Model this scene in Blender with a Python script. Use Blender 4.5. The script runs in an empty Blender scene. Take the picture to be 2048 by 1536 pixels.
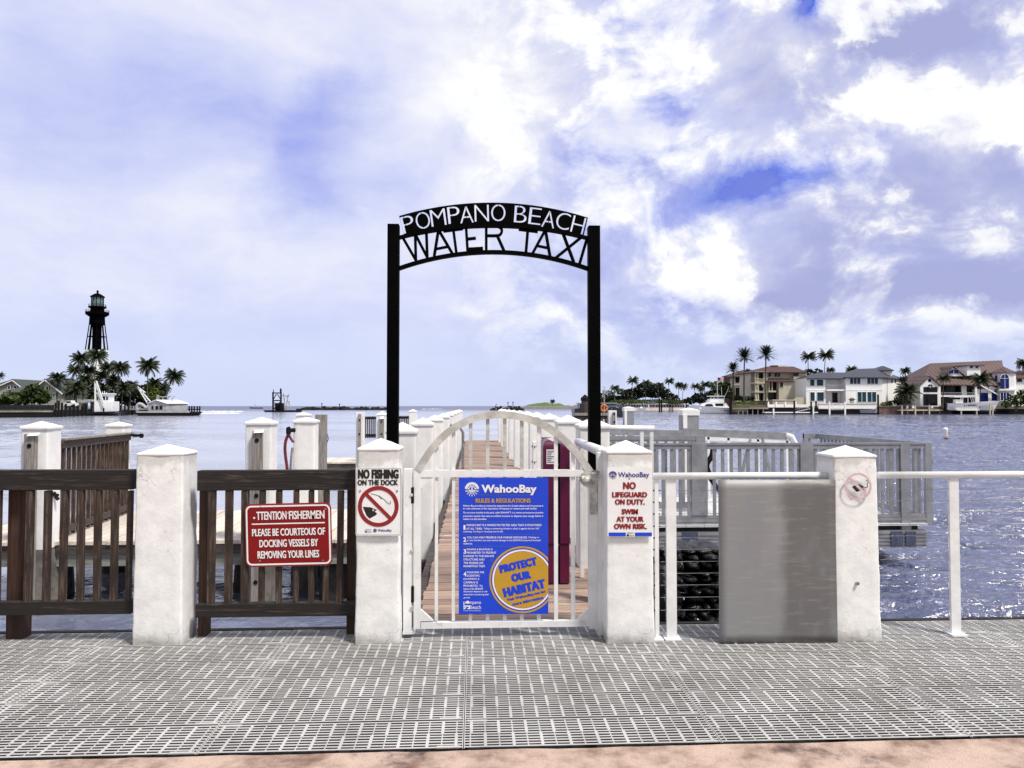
import bpy, bmesh, math, random
from mathutils import Vector, Matrix, noise
R = math.radians
rnd = random.Random(7)
sc = bpy.context.scene
COL = sc.collection
# ------------------------------------------------------------------ camera
FPX, EYE = 1500.0, 1.55
YAW, PIT = math.atan(74 / FPX), math.atan(44 / FPX)
cam = bpy.data.objects.new('camera', bpy.data.cameras.new('camera'))
COL.objects.link(cam)
cam.location = (0, 0, EYE)
cam.rotation_euler = (R(90) + PIT, 0, -YAW)
cam.data.sensor_width = 36
cam.data.lens = FPX / 2048 * 36
cam.data.clip_start = 0.05
cam.data.clip_end = 60000
sc.camera = cam
FW = Vector((math.sin(YAW) * math.cos(PIT), math.cos(YAW) * math.cos(PIT), math.sin(PIT)))
RT = Vector((math.cos(YAW), -math.sin(YAW), 0))
UP = RT.cross(FW)


def ray(px, py):
    return FW + RT * ((px - 1024) / FPX) + UP * ((768 - py) / FPX)


def P(px, py, Y):
    """point at depth Y (world) seen at photo pixel px, py"""
    d = ray(px, py)
    t = Y / d.y
    return Vector((d.x * t, Y, EYE + d.z * t))


def G(px, py, z=0.0):
    """point at height z seen at photo pixel px, py"""
    d = ray(px, py)
    t = (z - EYE) / d.z
    return Vector((d.x * t, d.y * t, z))


# ------------------------------------------------------------------ light
sc.cycles.max_bounces = 5
sc.cycles.diffuse_bounces = 3
sc.cycles.glossy_bounces = 3
sc.view_settings.view_transform = 'Standard'
sc.view_settings.look = 'None'
sc.view_settings.exposure = 0.15
sc.view_settings.gamma = 1.0
SUN_AZ, SUN_EL = R(132), R(58)
sl = bpy.data.lights.new('sun', 'SUN')
sl.energy = 3.9
sl.angle = R(9)
sl.color = (1.0, 0.94, 0.84)
so = bpy.data.objects.new('sun', sl)
COL.objects.link(so)
sdir = Vector((math.sin(SUN_AZ) * math.cos(SUN_EL), math.cos(SUN_AZ) * math.cos(SUN_EL), math.sin(SUN_EL)))
so.rotation_euler = sdir.to_track_quat('Z', 'Y').to_euler()
so.location = sdir * 50


class NT:
    """small node helper"""
    def __init__(self, tree):
        self.t = tree

    def n(self, typ, **kw):
        nd = self.t.nodes.new(typ)
        for k, v in kw.items():
            setattr(nd, k, v)
        return nd

    def l(self, a, b):
        self.t.links.new(a, b)

    def put(self, sock, v):
        if hasattr(v, 'is_output'):
            self.l(v, sock)
        else:
            sock.default_value = v

    def m(self, op, a, b=0.0, c=0.0, clamp=False):
        nd = self.n('ShaderNodeMath', operation=op, use_clamp=clamp)
        self.put(nd.inputs[0], a)
        self.put(nd.inputs[1], b)
        self.put(nd.inputs[2], c)
        return nd.outputs[0]

    def vm(self, op, a, b=(0, 0, 0), c=(0, 0, 0)):
        nd = self.n('ShaderNodeVectorMath', operation=op)
        self.put(nd.inputs[0], a)
        self.put(nd.inputs[1], b)
        if op == 'MULTIPLY_ADD':
            self.put(nd.inputs[2], c)
        return nd.outputs['Value'] if op in ('DOT_PRODUCT', 'LENGTH') else nd.outputs[0]

    def noise(self, vec, scale, detail=5, rough=0.55, dist=0.0, col=False):
        nd = self.n('ShaderNodeTexNoise')
        if vec is not None:
            self.l(vec, nd.inputs['Vector'])
        nd.inputs['Scale'].default_value = scale
        nd.inputs['Detail'].default_value = detail
        nd.inputs['Roughness'].default_value = rough
        nd.inputs['Distortion'].default_value = dist
        return nd.outputs['Color'] if col else nd.outputs[0]

    def ramp(self, fac, stops, interp='LINEAR'):
        nd = self.n('ShaderNodeValToRGB')
        cr = nd.color_ramp
        cr.interpolation = interp
        while len(cr.elements) < len(stops):
            cr.elements.new(0.5)
        for e, (p, c) in zip(cr.elements, stops):
            e.position = p
            e.color = (c, c, c, 1) if not hasattr(c, '__len__') else (*c, 1)
        self.put(nd.inputs[0], fac)
        return nd.outputs[0]

    def mix(self, fac, a, b, blend='MIX'):
        nd = self.n('ShaderNodeMix', data_type='RGBA', blend_type=blend)
        self.put(nd.inputs[0], fac)
        for s, v in ((nd.inputs[6], a), (nd.inputs[7], b)):
            if hasattr(v, 'is_output'):
                self.l(v, s)
            else:
                s.default_value = (*v, 1)
        return nd.outputs[2]

    def sstep(self, v, a, b, lo=0.0, hi=1.0):
        nd = self.n('ShaderNodeMapRange', interpolation_type='SMOOTHSTEP')
        self.put(nd.inputs[0], v)
        for i, x in zip((1, 2, 3, 4), (a, b, lo, hi)):
            nd.inputs[i].default_value = x
        return nd.outputs[0]


def build_world():
    w = bpy.data.worlds.new('World')
    sc.world = w
    w.use_nodes = True
    w.node_tree.nodes.clear()
    k = NT(w.node_tree)
    tc = k.n('ShaderNodeTexCoord')
    d = tc.outputs['Generated']
    sep = k.n('ShaderNodeSeparateXYZ')
    k.l(d, sep.inputs[0])
    x, y, z = sep.outputs
    az = k.m('ARCTAN2', x, y)
    hyp = k.m('SQRT', k.m('ADD', k.m('MULTIPLY', x, x), k.m('MULTIPLY', y, y)))
    el = k.m('ARCTAN2', z, hyp)
    cx = k.n('ShaderNodeCombineXYZ')
    k.l(az, cx.inputs[0])
    k.l(el, cx.inputs[1])
    uv0 = cx.outputs[0]
    half = (0.5, 0.5, 0.5)
    w1 = k.vm('MULTIPLY', k.vm('SUBTRACT', k.noise(uv0, 3.2, 2, 0.5, col=True), half), (0.17, 0.12, 0))
    w2 = k.vm('MULTIPLY', k.vm('SUBTRACT', k.noise(uv0, 11, 6, 0.62, col=True), half), (0.11, 0.085, 0))
    uvs = k.vm('ADD', uv0, w1)                 # soft warp
    uvc = k.vm('ADD', uvs, w2)                 # billowy warp

    def ang(px, py):
        v = ray(px, py)
        return math.atan2(v.x, v.y), math.atan2(v.z, math.hypot(v.x, v.y))

    def blobs(uv, lst):
        acc = None
        for (px, py, rx, ry, amp) in lst:
            a, e = ang(px, py)
            ia, ie = FPX / rx, FPX / ry
            v = k.vm('MULTIPLY_ADD', uv, (ia, ie, 0), (-a * ia, -e * ie, 0))
            g = k.m('EXPONENT', k.m('MULTIPLY', k.vm('DOT_PRODUCT', v, v), -1.0))
            acc = k.m('MULTIPLY', g, amp) if acc is None else k.m('MULTIPLY_ADD', g, amp, acc)
        return acc
    soft = blobs(uvs, [
        (60, 130, 190, 110, -.15), (330, 190, 140, 60, -.16), (180, 310, 240, 70, -.13), (450, 60, 200, 60, .06),
        (380, 420, 260, 40, .07), (620, 560, 300, 60, .04), (900, 120, 240, 120, .10), (1120, 120, 160, 140, .14),
        (960, 330, 150, 110, .14), (1010, 220, 150, 150, .12), (820, 250, 60, 60, .08), (860, 340, 70, 60, -.13), (240, 640, 320, 70, -.04),
        (430, 250, 120, 60, -.12), (760, 60, 90, 50, -.07), (1130, 720, 200, 70, .03), (700, 640, 320, 60, -.03),
        (1290, 560, 120, 60, .03), (880, 190, 160, 50, .05)])
    crisp = blobs(uvc, [
        (720, 170, 95, 60, -.26), (610, 285, 112, 95, -.28), (630, 400, 92, 60, -.26), (655, 225, 60, 60, -.12),
        (905, 290, 40, 30, -.12), (790, 370, 50, 40, -.16), (560, 330, 36, 50, -.08),
        (1330, 210, 75, 24, -.36), (1200, 300, 80, 50, -.26), (1582, 26, 40, 44, -1.15), (1560, 372, 110, 30, -.60),
        (1420, 395, 90, 30, -.34), (1360, 440, 120, 26, -.26), (1290, 250, 60, 20, -.2),
        (1460, 70, 100, 50, .22), (1500, 20, 50, 22, .35), (1640, 95, 90, 50, .30), (1400, 150, 60, 70, .14),
        (1540, 140, 60, 40, .2), (1880, 235, 150, 50, .30), (1720, 215, 70, 36, .36), (1990, 180, 80, 50, .30),
        (1960, 290, 80, 30, .30), (1450, 210, 70, 26, .24), (1540, 320, 80, 28, .26), (1650, 330, 22, 60, .26),
        (1430, 500, 105, 26, .24), (1300, 520, 60, 22, .2), (1520, 530, 70, 30, .24), (1640, 430, 60, 30, .15),
        (1720, 480, 60, 20, .26), (1250, 445, 44, 14, .26),
        (930, 612, 62, 20, .22), (985, 655, 30, 16, .20), (1090, 640, 46, 26, .18), (1640, 660, 110, 26, .14),
        (1860, 640, 100, 12, .22), (1560, 640, 60, 18, .12), (1690, 690, 90, 18, .12), (1480, 560, 90, 20, .1)])
    grey = blobs(uvc, [
        (1870, 45, 190, 70, .95), (1750, 80, 90, 40, .5), (1880, 430, 190, 90, .52), (1900, 585, 210, 36, 1.1),
        (1560, 592, 120, 26, .8), (1620, 500, 70, 40, .55), (1780, 330, 110, 40, .30), (1470, 150, 40, 60, .35),
        (1610, 240, 60, 40, .42), (1740, 400, 100, 40, .4), (1800, 170, 90, 26, .34), (1960, 500, 120, 50, .4),
        (1650, 550, 70, 28, .4), (1490, 230, 40, 46, .3), (1350, 545, 60, 20, .2), (2020, 330, 60, 50, .3),
        (1500, 540, 80, 16, .2), (690, 260, 60, 60, .1), (1560, 195, 60, 30, .35)])
    # wisps: soft streaks on the left, billowing cumulus lit from above on the right
    st = k.vm('MULTIPLY', uvs, (1.0, 2.4, 1.0))
    wisp = k.m('SUBTRACT', k.noise(st, 5.5, 10, 0.62), 0.5)
    fine = k.m('SUBTRACT', k.noise(uvc, 24, 10, 0.66), 0.5)

    vq = k.vm('ADD', uvs, k.vm('MULTIPLY', w2, (.30, .30, 0)))
    vq = k.vm('MULTIPLY', vq, (1.0, 1.3, 1.0))
    f1 = k.noise(vq, 7.0, 12, .60)
    f2 = k.noise(k.vm('ADD', vq, (.012, .030, 0)), 7.0, 12, .60)
    puff = k.sstep(f1, .44, .60)                       # cumulus heads with a firm edge
    lit = k.m('SUBTRACT', f1, f2)                      # bright towards the sun, grey below
    right = k.sstep(az, -0.10, 0.20)
    high = k.sstep(el, 0.015, 0.13)
    rh = k.m('MULTIPLY', right, high)
    base = k.m('ADD', 0.665, k.m('MULTIPLY', k.sstep(el, 0.0, 0.3), 0.06))
    C = k.m('ADD', base, soft)
    C = k.m('ADD', C, k.m('MULTIPLY', crisp, .92))
    C = k.m('MULTIPLY_ADD', k.m('MULTIPLY', wisp, high), 0.52, C)
    C = k.m('MULTIPLY_ADD', fine, k.m('MULTIPLY_ADD', rh, .12, .08), C)
    C = k.m('MULTIPLY_ADD', k.m('MULTIPLY', k.m('SUBTRACT', puff, .50), rh), 0.32, C)
    C = k.m('MULTIPLY_ADD', k.m('MULTIPLY', lit, k.m('MULTIPLY_ADD', rh, .85, .10)), 1.0, C)
    # behind the photographer and overhead: plain bright overcast
    back = k.sstep(y, 0.55, -0.1)
    C = k.m('ADD', C, k.m('MULTIPLY', back, 0.12))
    cloud = k.ramp(C, [(0.0, (.085, .15, .72)), (0.14, (.20, .28, .79)), (0.33, (.36, .41, .83)), (0.50, (.52, .56, .865)),
                       (0.66, (.65, .68, .90)), (0.82, (.80, .81, .915)), (0.96, (.95, .95, .955))], 'LINEAR')
    # towards the horizon the lower air is a clear pale blue
    cloud = k.mix(k.m('MULTIPLY', k.sstep(el, 0.17, 0.0), 0.62), cloud, (.56, .65, .89))
    gm = k.m('SUBTRACT', grey, k.m('MULTIPLY', k.m('MULTIPLY_ADD', lit, 1.8, k.m('SUBTRACT', puff, .45)), k.m('MULTIPLY', right, .42)), clamp=True)
    gm = k.m('MULTIPLY', gm, k.sstep(C, 1.10, 0.80))
    cloud = k.mix(gm, cloud, (.375, .395, .66))
    cloud = k.mix(k.m('MULTIPLY', back, 0.85), cloud, (.50, .49, .50))
    sky = k.n('ShaderNodeTexSky', sky_type='NISHITA', sun_disc=False)
    sky.sun_elevation = SUN_EL
    sky.sun_rotation = SUN_AZ
    skyc = k.vm('MULTIPLY', sky.outputs[0], (0.10, 0.10, 0.10))
    fin = k.mix(0.06, cloud, skyc)
    fin = k.mix(k.sstep(z, 0.0, -0.03), fin, (.12, .15, .22))
    bg = k.n('ShaderNodeBackground')
    k.l(fin, bg.inputs[0])
    bg.inputs[1].default_value = 1.0
    out = k.n('ShaderNodeOutputWorld')
    k.l(bg.outputs[0], out.inputs[0])


build_world()

# ------------------------------------------------------------------ materials
MATS = {}


def pm(name, c1, c2=None, scale=4.0, detail=6, rough=0.6, metallic=0.0, bump=0.0, bscale=None, stretch=(1, 1, 1),
       lo=0.35, hi=0.65, island=0.0, c3=None, s3=1.2, lo3=.5, hi3=.7, spec=0.5, bdist=0.01):
    """procedural paint / wood / stone: two colours mixed by stretched noise, optional third in patches"""
    m = bpy.data.materials.new(name)
    m.use_nodes = True
    MATS[name] = m
    k = NT(m.node_tree)
    b = m.node_tree.nodes['Principled BSDF']
    b.inputs['Roughness'].default_value = rough
    b.inputs['Metallic'].default_value = metallic
    b.inputs['Specular IOR Level'].default_value = spec
    tc = k.n('ShaderNodeTexCoord')
    v = k.vm('MULTIPLY', tc.outputs['Object'], stretch)
    if c2 is None:
        c2 = tuple(x * 0.82 for x in c1)
    geo = k.n('ShaderNodeNewGeometry')
    if island:
        ri = geo.outputs['Random Per Island']
        cc = k.n('ShaderNodeCombineXYZ')
        k.l(k.m('MULTIPLY', ri, 37.0), cc.inputs[0])
        k.l(k.m('MULTIPLY', ri, 91.0), cc.inputs[2])
        v = k.vm('ADD', v, cc.outputs[0])
    nz = k.noise(v, scale, detail, 0.62)
    col = k.mix(k.sstep(nz, lo, hi), c1, c2)
    if c3 is not None:
        n3 = k.noise(tc.outputs['Object'], s3, 7, 0.65)
        col = k.mix(k.sstep(n3, lo3, hi3), col, c3)
    if island:
        g = k.m('MULTIPLY_ADD', geo.outputs['Random Per Island'], island * 2, 1 - island)
        cb = k.n('ShaderNodeCombineXYZ')
        for i in range(3):
            k.l(g, cb.inputs[i])
        col = k.mix(1.0, col, cb.outputs[0], 'MULTIPLY')
    k.l(col, b.inputs['Base Color'])
    if bump:
        bn = k.n('ShaderNodeBump')
        bn.inputs['Strength'].default_value = bump
        bn.inputs['Distance'].default_value = bdist
        k.l(nz if bscale is None else k.noise(v, bscale, 8, 0.65), bn.inputs['Height'])
        k.l(bn.outputs[0], b.inputs['Normal'])
    return m


def stripes(name, c1, c2, freq, axis=0, rough=0.5, metallic=0.0, width=0.25):
    """seamed sheet: narrow dark seam every 1/freq metre, slight tone change sheet to sheet"""
    m = pm(name, c1, tuple(x * .8 for x in c1), scale=1.5, rough=rough, metallic=metallic)
    k = NT(m.node_tree)
    b = m.node_tree.nodes['Principled BSDF']
    old = b.inputs['Base Color'].links[0].from_socket
    tc = k.n('ShaderNodeTexCoord')
    sp = k.n('ShaderNodeSeparateXYZ')
    k.l(tc.outputs['Object'], sp.inputs[0])
    fr = k.m('FRACT', k.m('MULTIPLY', sp.outputs[axis], freq))
    k.l(k.mix(k.m('LESS_THAN', fr, width), old, c2), b.inputs['Base Color'])
    bn = k.n('ShaderNodeBump')
    bn.inputs['Strength'].default_value = 0.6
    bn.inputs['Distance'].default_value = 0.03
    k.l(k.m('LESS_THAN', fr, width), bn.inputs['Height'])
    k.l(bn.outputs[0], b.inputs['Normal'])
    return m


def grime_and_shade(name, z_eave):
    """dirt and painted contact shade round the foot, a mildewed band under the cap, hairline cracks"""
    m = MATS[name]
    k = NT(m.node_tree)
    b = m.node_tree.nodes['Principled BSDF']
    col = b.inputs['Base Color'].links[0].from_socket
    tc = k.n('ShaderNodeTexCoord')
    o = tc.outputs['Object']
    sp = k.n('ShaderNodeSeparateXYZ')
    k.l(o, sp.inputs[0])
    n1 = k.noise(o, 9, 8, .7)
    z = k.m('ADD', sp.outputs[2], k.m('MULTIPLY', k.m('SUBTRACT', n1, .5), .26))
    foot = k.sstep(z, .12, -.02)  # darker foot: dirt with contact shade painted in
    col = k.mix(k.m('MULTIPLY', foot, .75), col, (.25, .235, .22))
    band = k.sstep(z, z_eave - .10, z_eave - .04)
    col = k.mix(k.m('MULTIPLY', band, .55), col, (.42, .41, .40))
    vo = k.n('ShaderNodeTexVoronoi', feature='DISTANCE_TO_EDGE')
    wv = k.vm('ADD', o, k.vm('MULTIPLY', k.noise(o, 6, 4, .6, col=True), (.22, .22, .22)))
    k.l(wv, vo.inputs['Vector'])
    vo.inputs['Scale'].default_value = 2.6
    cr = k.m('MULTIPLY', k.sstep(vo.outputs['Distance'], .010, .002), k.sstep(k.noise(o, 2.1, 3), .53, .60))
    col = k.mix(k.m('MULTIPLY', cr, .38), col, (.12, .11, .11))
    sc_ = k.sstep(k.noise(o, 34, 3, .5), .70, .74)
    col = k.mix(k.m('MULTIPLY', sc_, .5), col, (.22, .21, .21))
    k.l(col, b.inputs['Base Color'])


def glass(name, c, rough=0.06):
    m = pm(name, c, tuple(x * .6 for x in c), scale=.6, rough=rough, spec=0.25)
    return m


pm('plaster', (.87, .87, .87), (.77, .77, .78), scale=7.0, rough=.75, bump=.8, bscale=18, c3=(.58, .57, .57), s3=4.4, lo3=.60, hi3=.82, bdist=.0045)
grime_and_shade('plaster', 1.24)
pm('plaster_white', (.86, .86, .86), (.76, .76, .77), scale=4, rough=.7, bump=.5, bscale=18, c3=(.5, .5, .5), s3=6, lo3=.64, hi3=.82, bdist=.006)
pm('piling_stain', (.22, .20, .19), (.10, .09, .08), scale=5, rough=.8, bump=.5)
pm('white_metal', (.82, .83, .84), (.70, .71, .73), scale=5, rough=.42, bump=.15, bscale=30, c3=(.46, .45, .42), s3=6.0, lo3=.60, hi3=.78)
pm('worn_metal', (.62, .62, .60), (.36, .34, .32), scale=14, rough=.6, metallic=.2, bump=.8, bscale=30, c3=(.16, .13, .11), s3=18, lo3=.56, hi3=.66)
pm('grimy_shaded_metal', (.60, .60, .585), (.40, .39, .375), scale=7, rough=.55, bump=.3, bscale=30, c3=(.20, .175, .155), s3=9, lo3=.60, hi3=.74)  # grey of grime and rust with the gate arch's shade painted in
pm('steel', (.45, .45, .46), (.25, .24, .24), scale=20, rough=.35, metallic=.85)
pm('black_metal', (.0012, .0012, .0014), (.002, .002, .0022), scale=8, rough=.7, spec=.03)
pm('dark_wood', (.013, .009, .008), (.115, .092, .082), scale=3.2, detail=10, rough=.8, stretch=(1.3, 9, 22), bump=1.0, lo=.52, hi=.80, bdist=.006, c3=(.008, .006, .006), s3=5, lo3=.5, hi3=.75)
pm('dark_wood_upright', (.044, .021, .013), (.18, .145, .122), scale=3.2, detail=10, rough=.8, stretch=(20, 14, 1.2), bump=1.0, lo=.45, hi=.74, bdist=.006, c3=(.018, .012, .010), s3=5, lo3=.45, hi3=.7, island=.45)
pm('brown_wood', (.070, .030, .018), (.028, .014, .010), scale=3, detail=9, rough=.8, stretch=(20, 14, 1.2), bump=.8, bdist=.006)
pm('grey_wood', (.33, .30, .28), (.17, .15, .14), scale=3, detail=9, rough=.8, stretch=(14, 14, 1.2), bump=.6, bdist=.006)
pm('plank', (.34, .245, .195), (.16, .10, .075), scale=2.4, detail=9, rough=.75, stretch=(1.2, 16, 16), bump=.6, island=.30, lo=.38, hi=.72, bdist=.004, c3=(.56, .48, .42), s3=2.2, lo3=.56, hi3=.76)
pm('pale_plank', (.66, .59, .52), (.42, .35, .30), scale=2.4, detail=9, rough=.8, stretch=(16, 1.4, 16), bump=.5, island=.18, lo=.42, hi=.75, bdist=.004)
pm('beam_wood', (.085, .065, .058), (.035, .026, .024), scale=2.6, detail=8, rough=.85, stretch=(1, 10, 14), bump=.6, bdist=.006)
pm('beam_green', (.26, .275, .24), (.16, .165, .15), scale=3, rough=.85, stretch=(1, 8, 8), bump=.5)
pm('wet_piling', (.012, .010, .010), (.035, .028, .026), scale=9, rough=.6, bump=1.0, bdist=.02)
pm('shaded_water_black', (.003, .003, .004), (.012, .012, .012), scale=12, rough=.12, bump=1.0, bscale=12, bdist=.03)  # near black colour standing in for shaded water
pm('grate', (.54, .54, .545), (.41, .405, .405), scale=2.2, rough=.65, bump=.2, bscale=40, c3=(.34, .325, .32), s3=1.3, lo3=.50, hi3=.75)
pm('grate_shade', (.006, .006, .007), (.010, .010, .010), scale=3, rough=.9)
pm('pink_concrete', (.56, .42, .35), (.17, .095, .068), scale=5, detail=14, rough=.85, bump=1.0, bscale=90, lo=.36, hi=.74, c3=(.075, .045, .045), s3=2.6, lo3=.56, hi3=.72, bdist=.008)
pm('galv', (.33, .335, .36), (.24, .245, .265), scale=4, rough=.48, metallic=.35, bump=.15, bscale=30)
pm('galv_deck', (.66, .67, .69), (.52, .53, .56), scale=2, rough=.6, stretch=(1, 8, 1))
pm('blue_steel', (.10, .12, .19), (.06, .07, .11), scale=5, rough=.4, metallic=.3, stretch=(8, 8, 1))
pm('brushed_light', (.37, .37, .385), (.29, .285, .295), scale=1.3, rough=.55, metallic=.25, stretch=(2.2, 2, 1.0), c3=(.44, .45, .49), s3=1.1, lo=.25, hi=.8)
pm('brushed_dark', (.255, .247, .25), (.19, .183, .185), scale=1.3, rough=.55, metallic=.25, stretch=(2.2, 2, 1.0), c3=(.32, .31, .315), s3=1.1, lo=.25, hi=.8)


def smear_grey():
    """blurred grey smear on an added panel: paler bluish left half, browner right half, soft blotches"""
    m = pm('smear_sheet', (.30, .30, .315), (.24, .236, .244), scale=1.1, rough=.55, metallic=.25, stretch=(2.0, 2, .9), lo=.25, hi=.8)
    k = NT(m.node_tree)
    b = m.node_tree.nodes['Principled BSDF']
    old = b.inputs['Base Color'].links[0].from_socket
    tc = k.n('ShaderNodeTexCoord')
    o = tc.outputs['Object']
    sp = k.n('ShaderNodeSeparateXYZ')
    k.l(o, sp.inputs[0])
    nz = k.noise(k.vm('MULTIPLY', o, (1.5, 1, .8)), 2.4, 6, .6)
    n2 = k.noise(k.vm('MULTIPLY', o, (1.2, 1, 9)), 5, 6, .6)
    t = k.sstep(k.m('ADD', sp.outputs[0], k.m('MULTIPLY', k.m('SUBTRACT', nz, .5), .25)), -.06, .05)
    col = k.mix(k.m('MULTIPLY', t, .9), old, (.150, .143, .144))
    col = k.mix(k.sstep(nz, .5, .75), col, (.25, .258, .29))
    col = k.mix(k.m('MULTIPLY', k.sstep(n2, .5, .75), .3), col, (.42, .42, .43))
    k.l(col, b.inputs['Base Color'])


smear_grey()
pm('sign_white', (.86, .86, .88), (.80, .80, .82), scale=6, rough=.35)
pm('sign_red', (.235, .004, .006), (.20, .004, .006), scale=4, rough=.4, spec=.3)
pm('sign_maroon', (.28, .010, .012), (.24, .008, .01), scale=5, rough=.4)
pm('dark_red', (.10, .004, .008), (.17, .01, .012), scale=12, rough=.5)
pm('sign_blue', (.004, .055, .66), (.004, .048, .60), scale=3, rough=.35)
pm('sign_navy', (.010, .018, .20), (.012, .02, .24), scale=3, rough=.4)
pm('sign_gold', (.55, .31, .025), (.50, .28, .02), scale=4, rough=.4)
pm('sign_black', (.008, .008, .008), (.012, .012, .012), scale=4, rough=.4)
pm('faded_pink', (.56, .37, .42), (.66, .52, .56), scale=20, rough=.6)
pm('magenta', (.115, .003, .042), (.08, .0025, .032), scale=2, rough=.32, bump=.05, bscale=8)
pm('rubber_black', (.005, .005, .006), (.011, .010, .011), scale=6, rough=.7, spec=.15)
pm('hose_red', (.22, .02, .02), (.10, .01, .012), scale=8, rough=.5)
pm('orange', (.60, .18, .04), (.5, .14, .03), scale=4, rough=.5)
pm('palm_leaf', (.012, .022, .010), (.040, .052, .020), scale=1.2, rough=.55, island=.35, spec=.25)
pm('palm_leaf_dark', (.010, .020, .013), (.026, .038, .022), scale=1.2, rough=.55, island=.35, spec=.2)
pm('palm_trunk', (.115, .10, .088), (.06, .05, .042), scale=1.2, rough=.9, stretch=(1, 1, 7))
pm('foliage', (.022, .040, .014), (.060, .090, .022), scale=.8, rough=.6, island=.45, spec=.2)
pm('foliage_bright', (.060, .105, .018), (.11, .15, .025), scale=.7, rough=.6, island=.45, spec=.2)
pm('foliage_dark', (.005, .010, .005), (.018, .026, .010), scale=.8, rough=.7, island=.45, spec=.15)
pm('grass', (.10, .12, .035), (.16, .15, .06), scale=.6, rough=.9)
pm('sand', (.68, .60, .55), (.58, .51, .46), scale=.3, rough=.95)
pm('earth', (.16, .13, .10), (.09, .075, .06), scale=.4, rough=.95)
pm('seawall', (.30, .27, .25), (.16, .14, .13), scale=.7, rough=.9, stretch=(1, 1, 2))
pm('seawall_brown', (.20, .125, .105), (.11, .07, .06), scale=.7, rough=.9, stretch=(1, 1, 2))
pm('rock', (.045, .043, .043), (.015, .014, .014), scale=.7, rough=.95, bump=.8, island=.3)
pm('house_white', (.90, .90, .91), (.85, .85, .86), scale=.4, rough=.8)
pm('house_beige', (.56, .52, .42), (.46, .425, .34), scale=.4, rough=.8)
pm('house_brick', (.14, .045, .03), (.09, .03, .022), scale=1.5, rough=.85)
stripes('house_siding', (.44, .45, .395), (.31, .32, .28), 2.2, 0, rough=.8, width=.15)
stripes('roof_green', (.060, .080, .072), (.045, .06, .055), 2.5, 0, rough=.7)
stripes('roof_slate', (.036, .038, .052), (.014, .015, .022), 1.25, 0, rough=.4, width=.3)
pm('roof_rust_plain', (.105, .054, .048), (.075, .040, .036), scale=1.2, rough=.5)
stripes('roof_rust', (.118, .062, .054), (.045, .024, .022), 0.80, 0, rough=.5, width=.36)
pm('roof_tile', (.095, .043, .036), (.045, .024, .021), scale=1.2, rough=.8, stretch=(3, 1, 1))
glass('glass_dark', (.010, .011, .016))
glass('glass_teal', (.012, .055, .085))
glass('glass_blue', (.008, .022, .17))
glass('glass_lens', (.16, .24, .25), .1)
pm('boat_white', (.86, .87, .89), (.80, .81, .84), scale=.6, rough=.3)
pm('boat_navy', (.006, .007, .016), (.010, .011, .022), scale=.6, rough=.3)
pm('boat_grey', (.42, .42, .46), (.32, .32, .36), scale=.6, rough=.6)
pm('flag_red', (.45, .10, .11), (.40, .08, .09), scale=1, rough=.8)
pm('flag_white', (.7, .66, .68), (.62, .58, .6), scale=1, rough=.8)
pm('flag_blue', (.03, .035, .12), (.04, .04, .14), scale=1, rough=.8)


def banded():
    """lighthouse iron: black above, white below, a painted band"""
    m = pm('lighthouse_paint', (.0015, .0013, .002), (.003, .0025, .003), scale=.5, rough=.8, spec=.02)
    k = NT(m.node_tree)
    b = m.node_tree.nodes['Principled BSDF']
    old = b.inputs['Base Color'].links[0].from_socket
    tc = k.n('ShaderNodeTexCoord')
    sp = k.n('ShaderNodeSeparateXYZ')
    k.l(tc.outputs['Object'], sp.inputs[0])
    k.l(k.mix(k.m('LESS_THAN', sp.outputs[2], 21.5), old, (.80, .80, .76)), b.inputs['Base Color'])


banded()


def water_material():
    m = bpy.data.materials.new('sea_water')
    m.use_nodes = True
    MATS['sea_water'] = m
    k = NT(m.node_tree)
    b = m.node_tree.nodes['Principled BSDF']
    b.inputs['IOR'].default_value = 2.0
    o = k.n('ShaderNodeNewGeometry').outputs['Position']
    sp = k.n('ShaderNodeSeparateXYZ')
    k.l(o, sp.inputs[0])
    big = k.noise(k.vm('MULTIPLY', o, (.35, 1, 1)), .06, 4, .55)           # wind patches
    a = k.noise(k.vm('MULTIPLY', o, (.55, 1.25, 1)), .55, 3, .5, .4)
    c = k.noise(k.vm('MULTIPLY', o, (.62, 1.2, 1)), 2.2, 4, .58, .7)
    e = k.noise(k.vm('MULTIPLY', o, (.70, 1.15, 1)), 6.5, 4, .6, .5)
    h = k.m('ADD', k.m('MULTIPLY', a, 1.3), k.m('ADD', k.m('MULTIPLY', c, .75), k.m('MULTIPLY', e, .30)))
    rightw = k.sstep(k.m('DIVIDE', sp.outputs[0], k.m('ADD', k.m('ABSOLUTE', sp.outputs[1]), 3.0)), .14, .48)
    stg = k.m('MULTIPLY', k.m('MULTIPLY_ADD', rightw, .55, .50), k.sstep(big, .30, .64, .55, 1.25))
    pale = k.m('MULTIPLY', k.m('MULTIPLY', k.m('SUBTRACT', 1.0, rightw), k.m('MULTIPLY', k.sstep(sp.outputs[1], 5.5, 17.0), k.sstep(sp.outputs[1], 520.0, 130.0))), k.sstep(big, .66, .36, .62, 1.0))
    k.l(k.mix(pale, (.062, .078, .165), (.42, .45, .53)), b.inputs['Base Color'])  # paler left water: bright sky reflection put into the base colour
    bn = k.n('ShaderNodeBump')
    bn.inputs['Strength'].default_value = 1.0
    k.l(k.m('MULTIPLY_ADD', k.sstep(sp.outputs[1], 80.0, 700.0), .36, .05), b.inputs['Roughness'])       # open sea is rougher
    bn.inputs['Distance'].default_value = .22
    k.l(k.m('MULTIPLY', h, stg), bn.inputs['Height'])
    k.l(bn.outputs[0], b.inputs['Normal'])


water_material()


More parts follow.
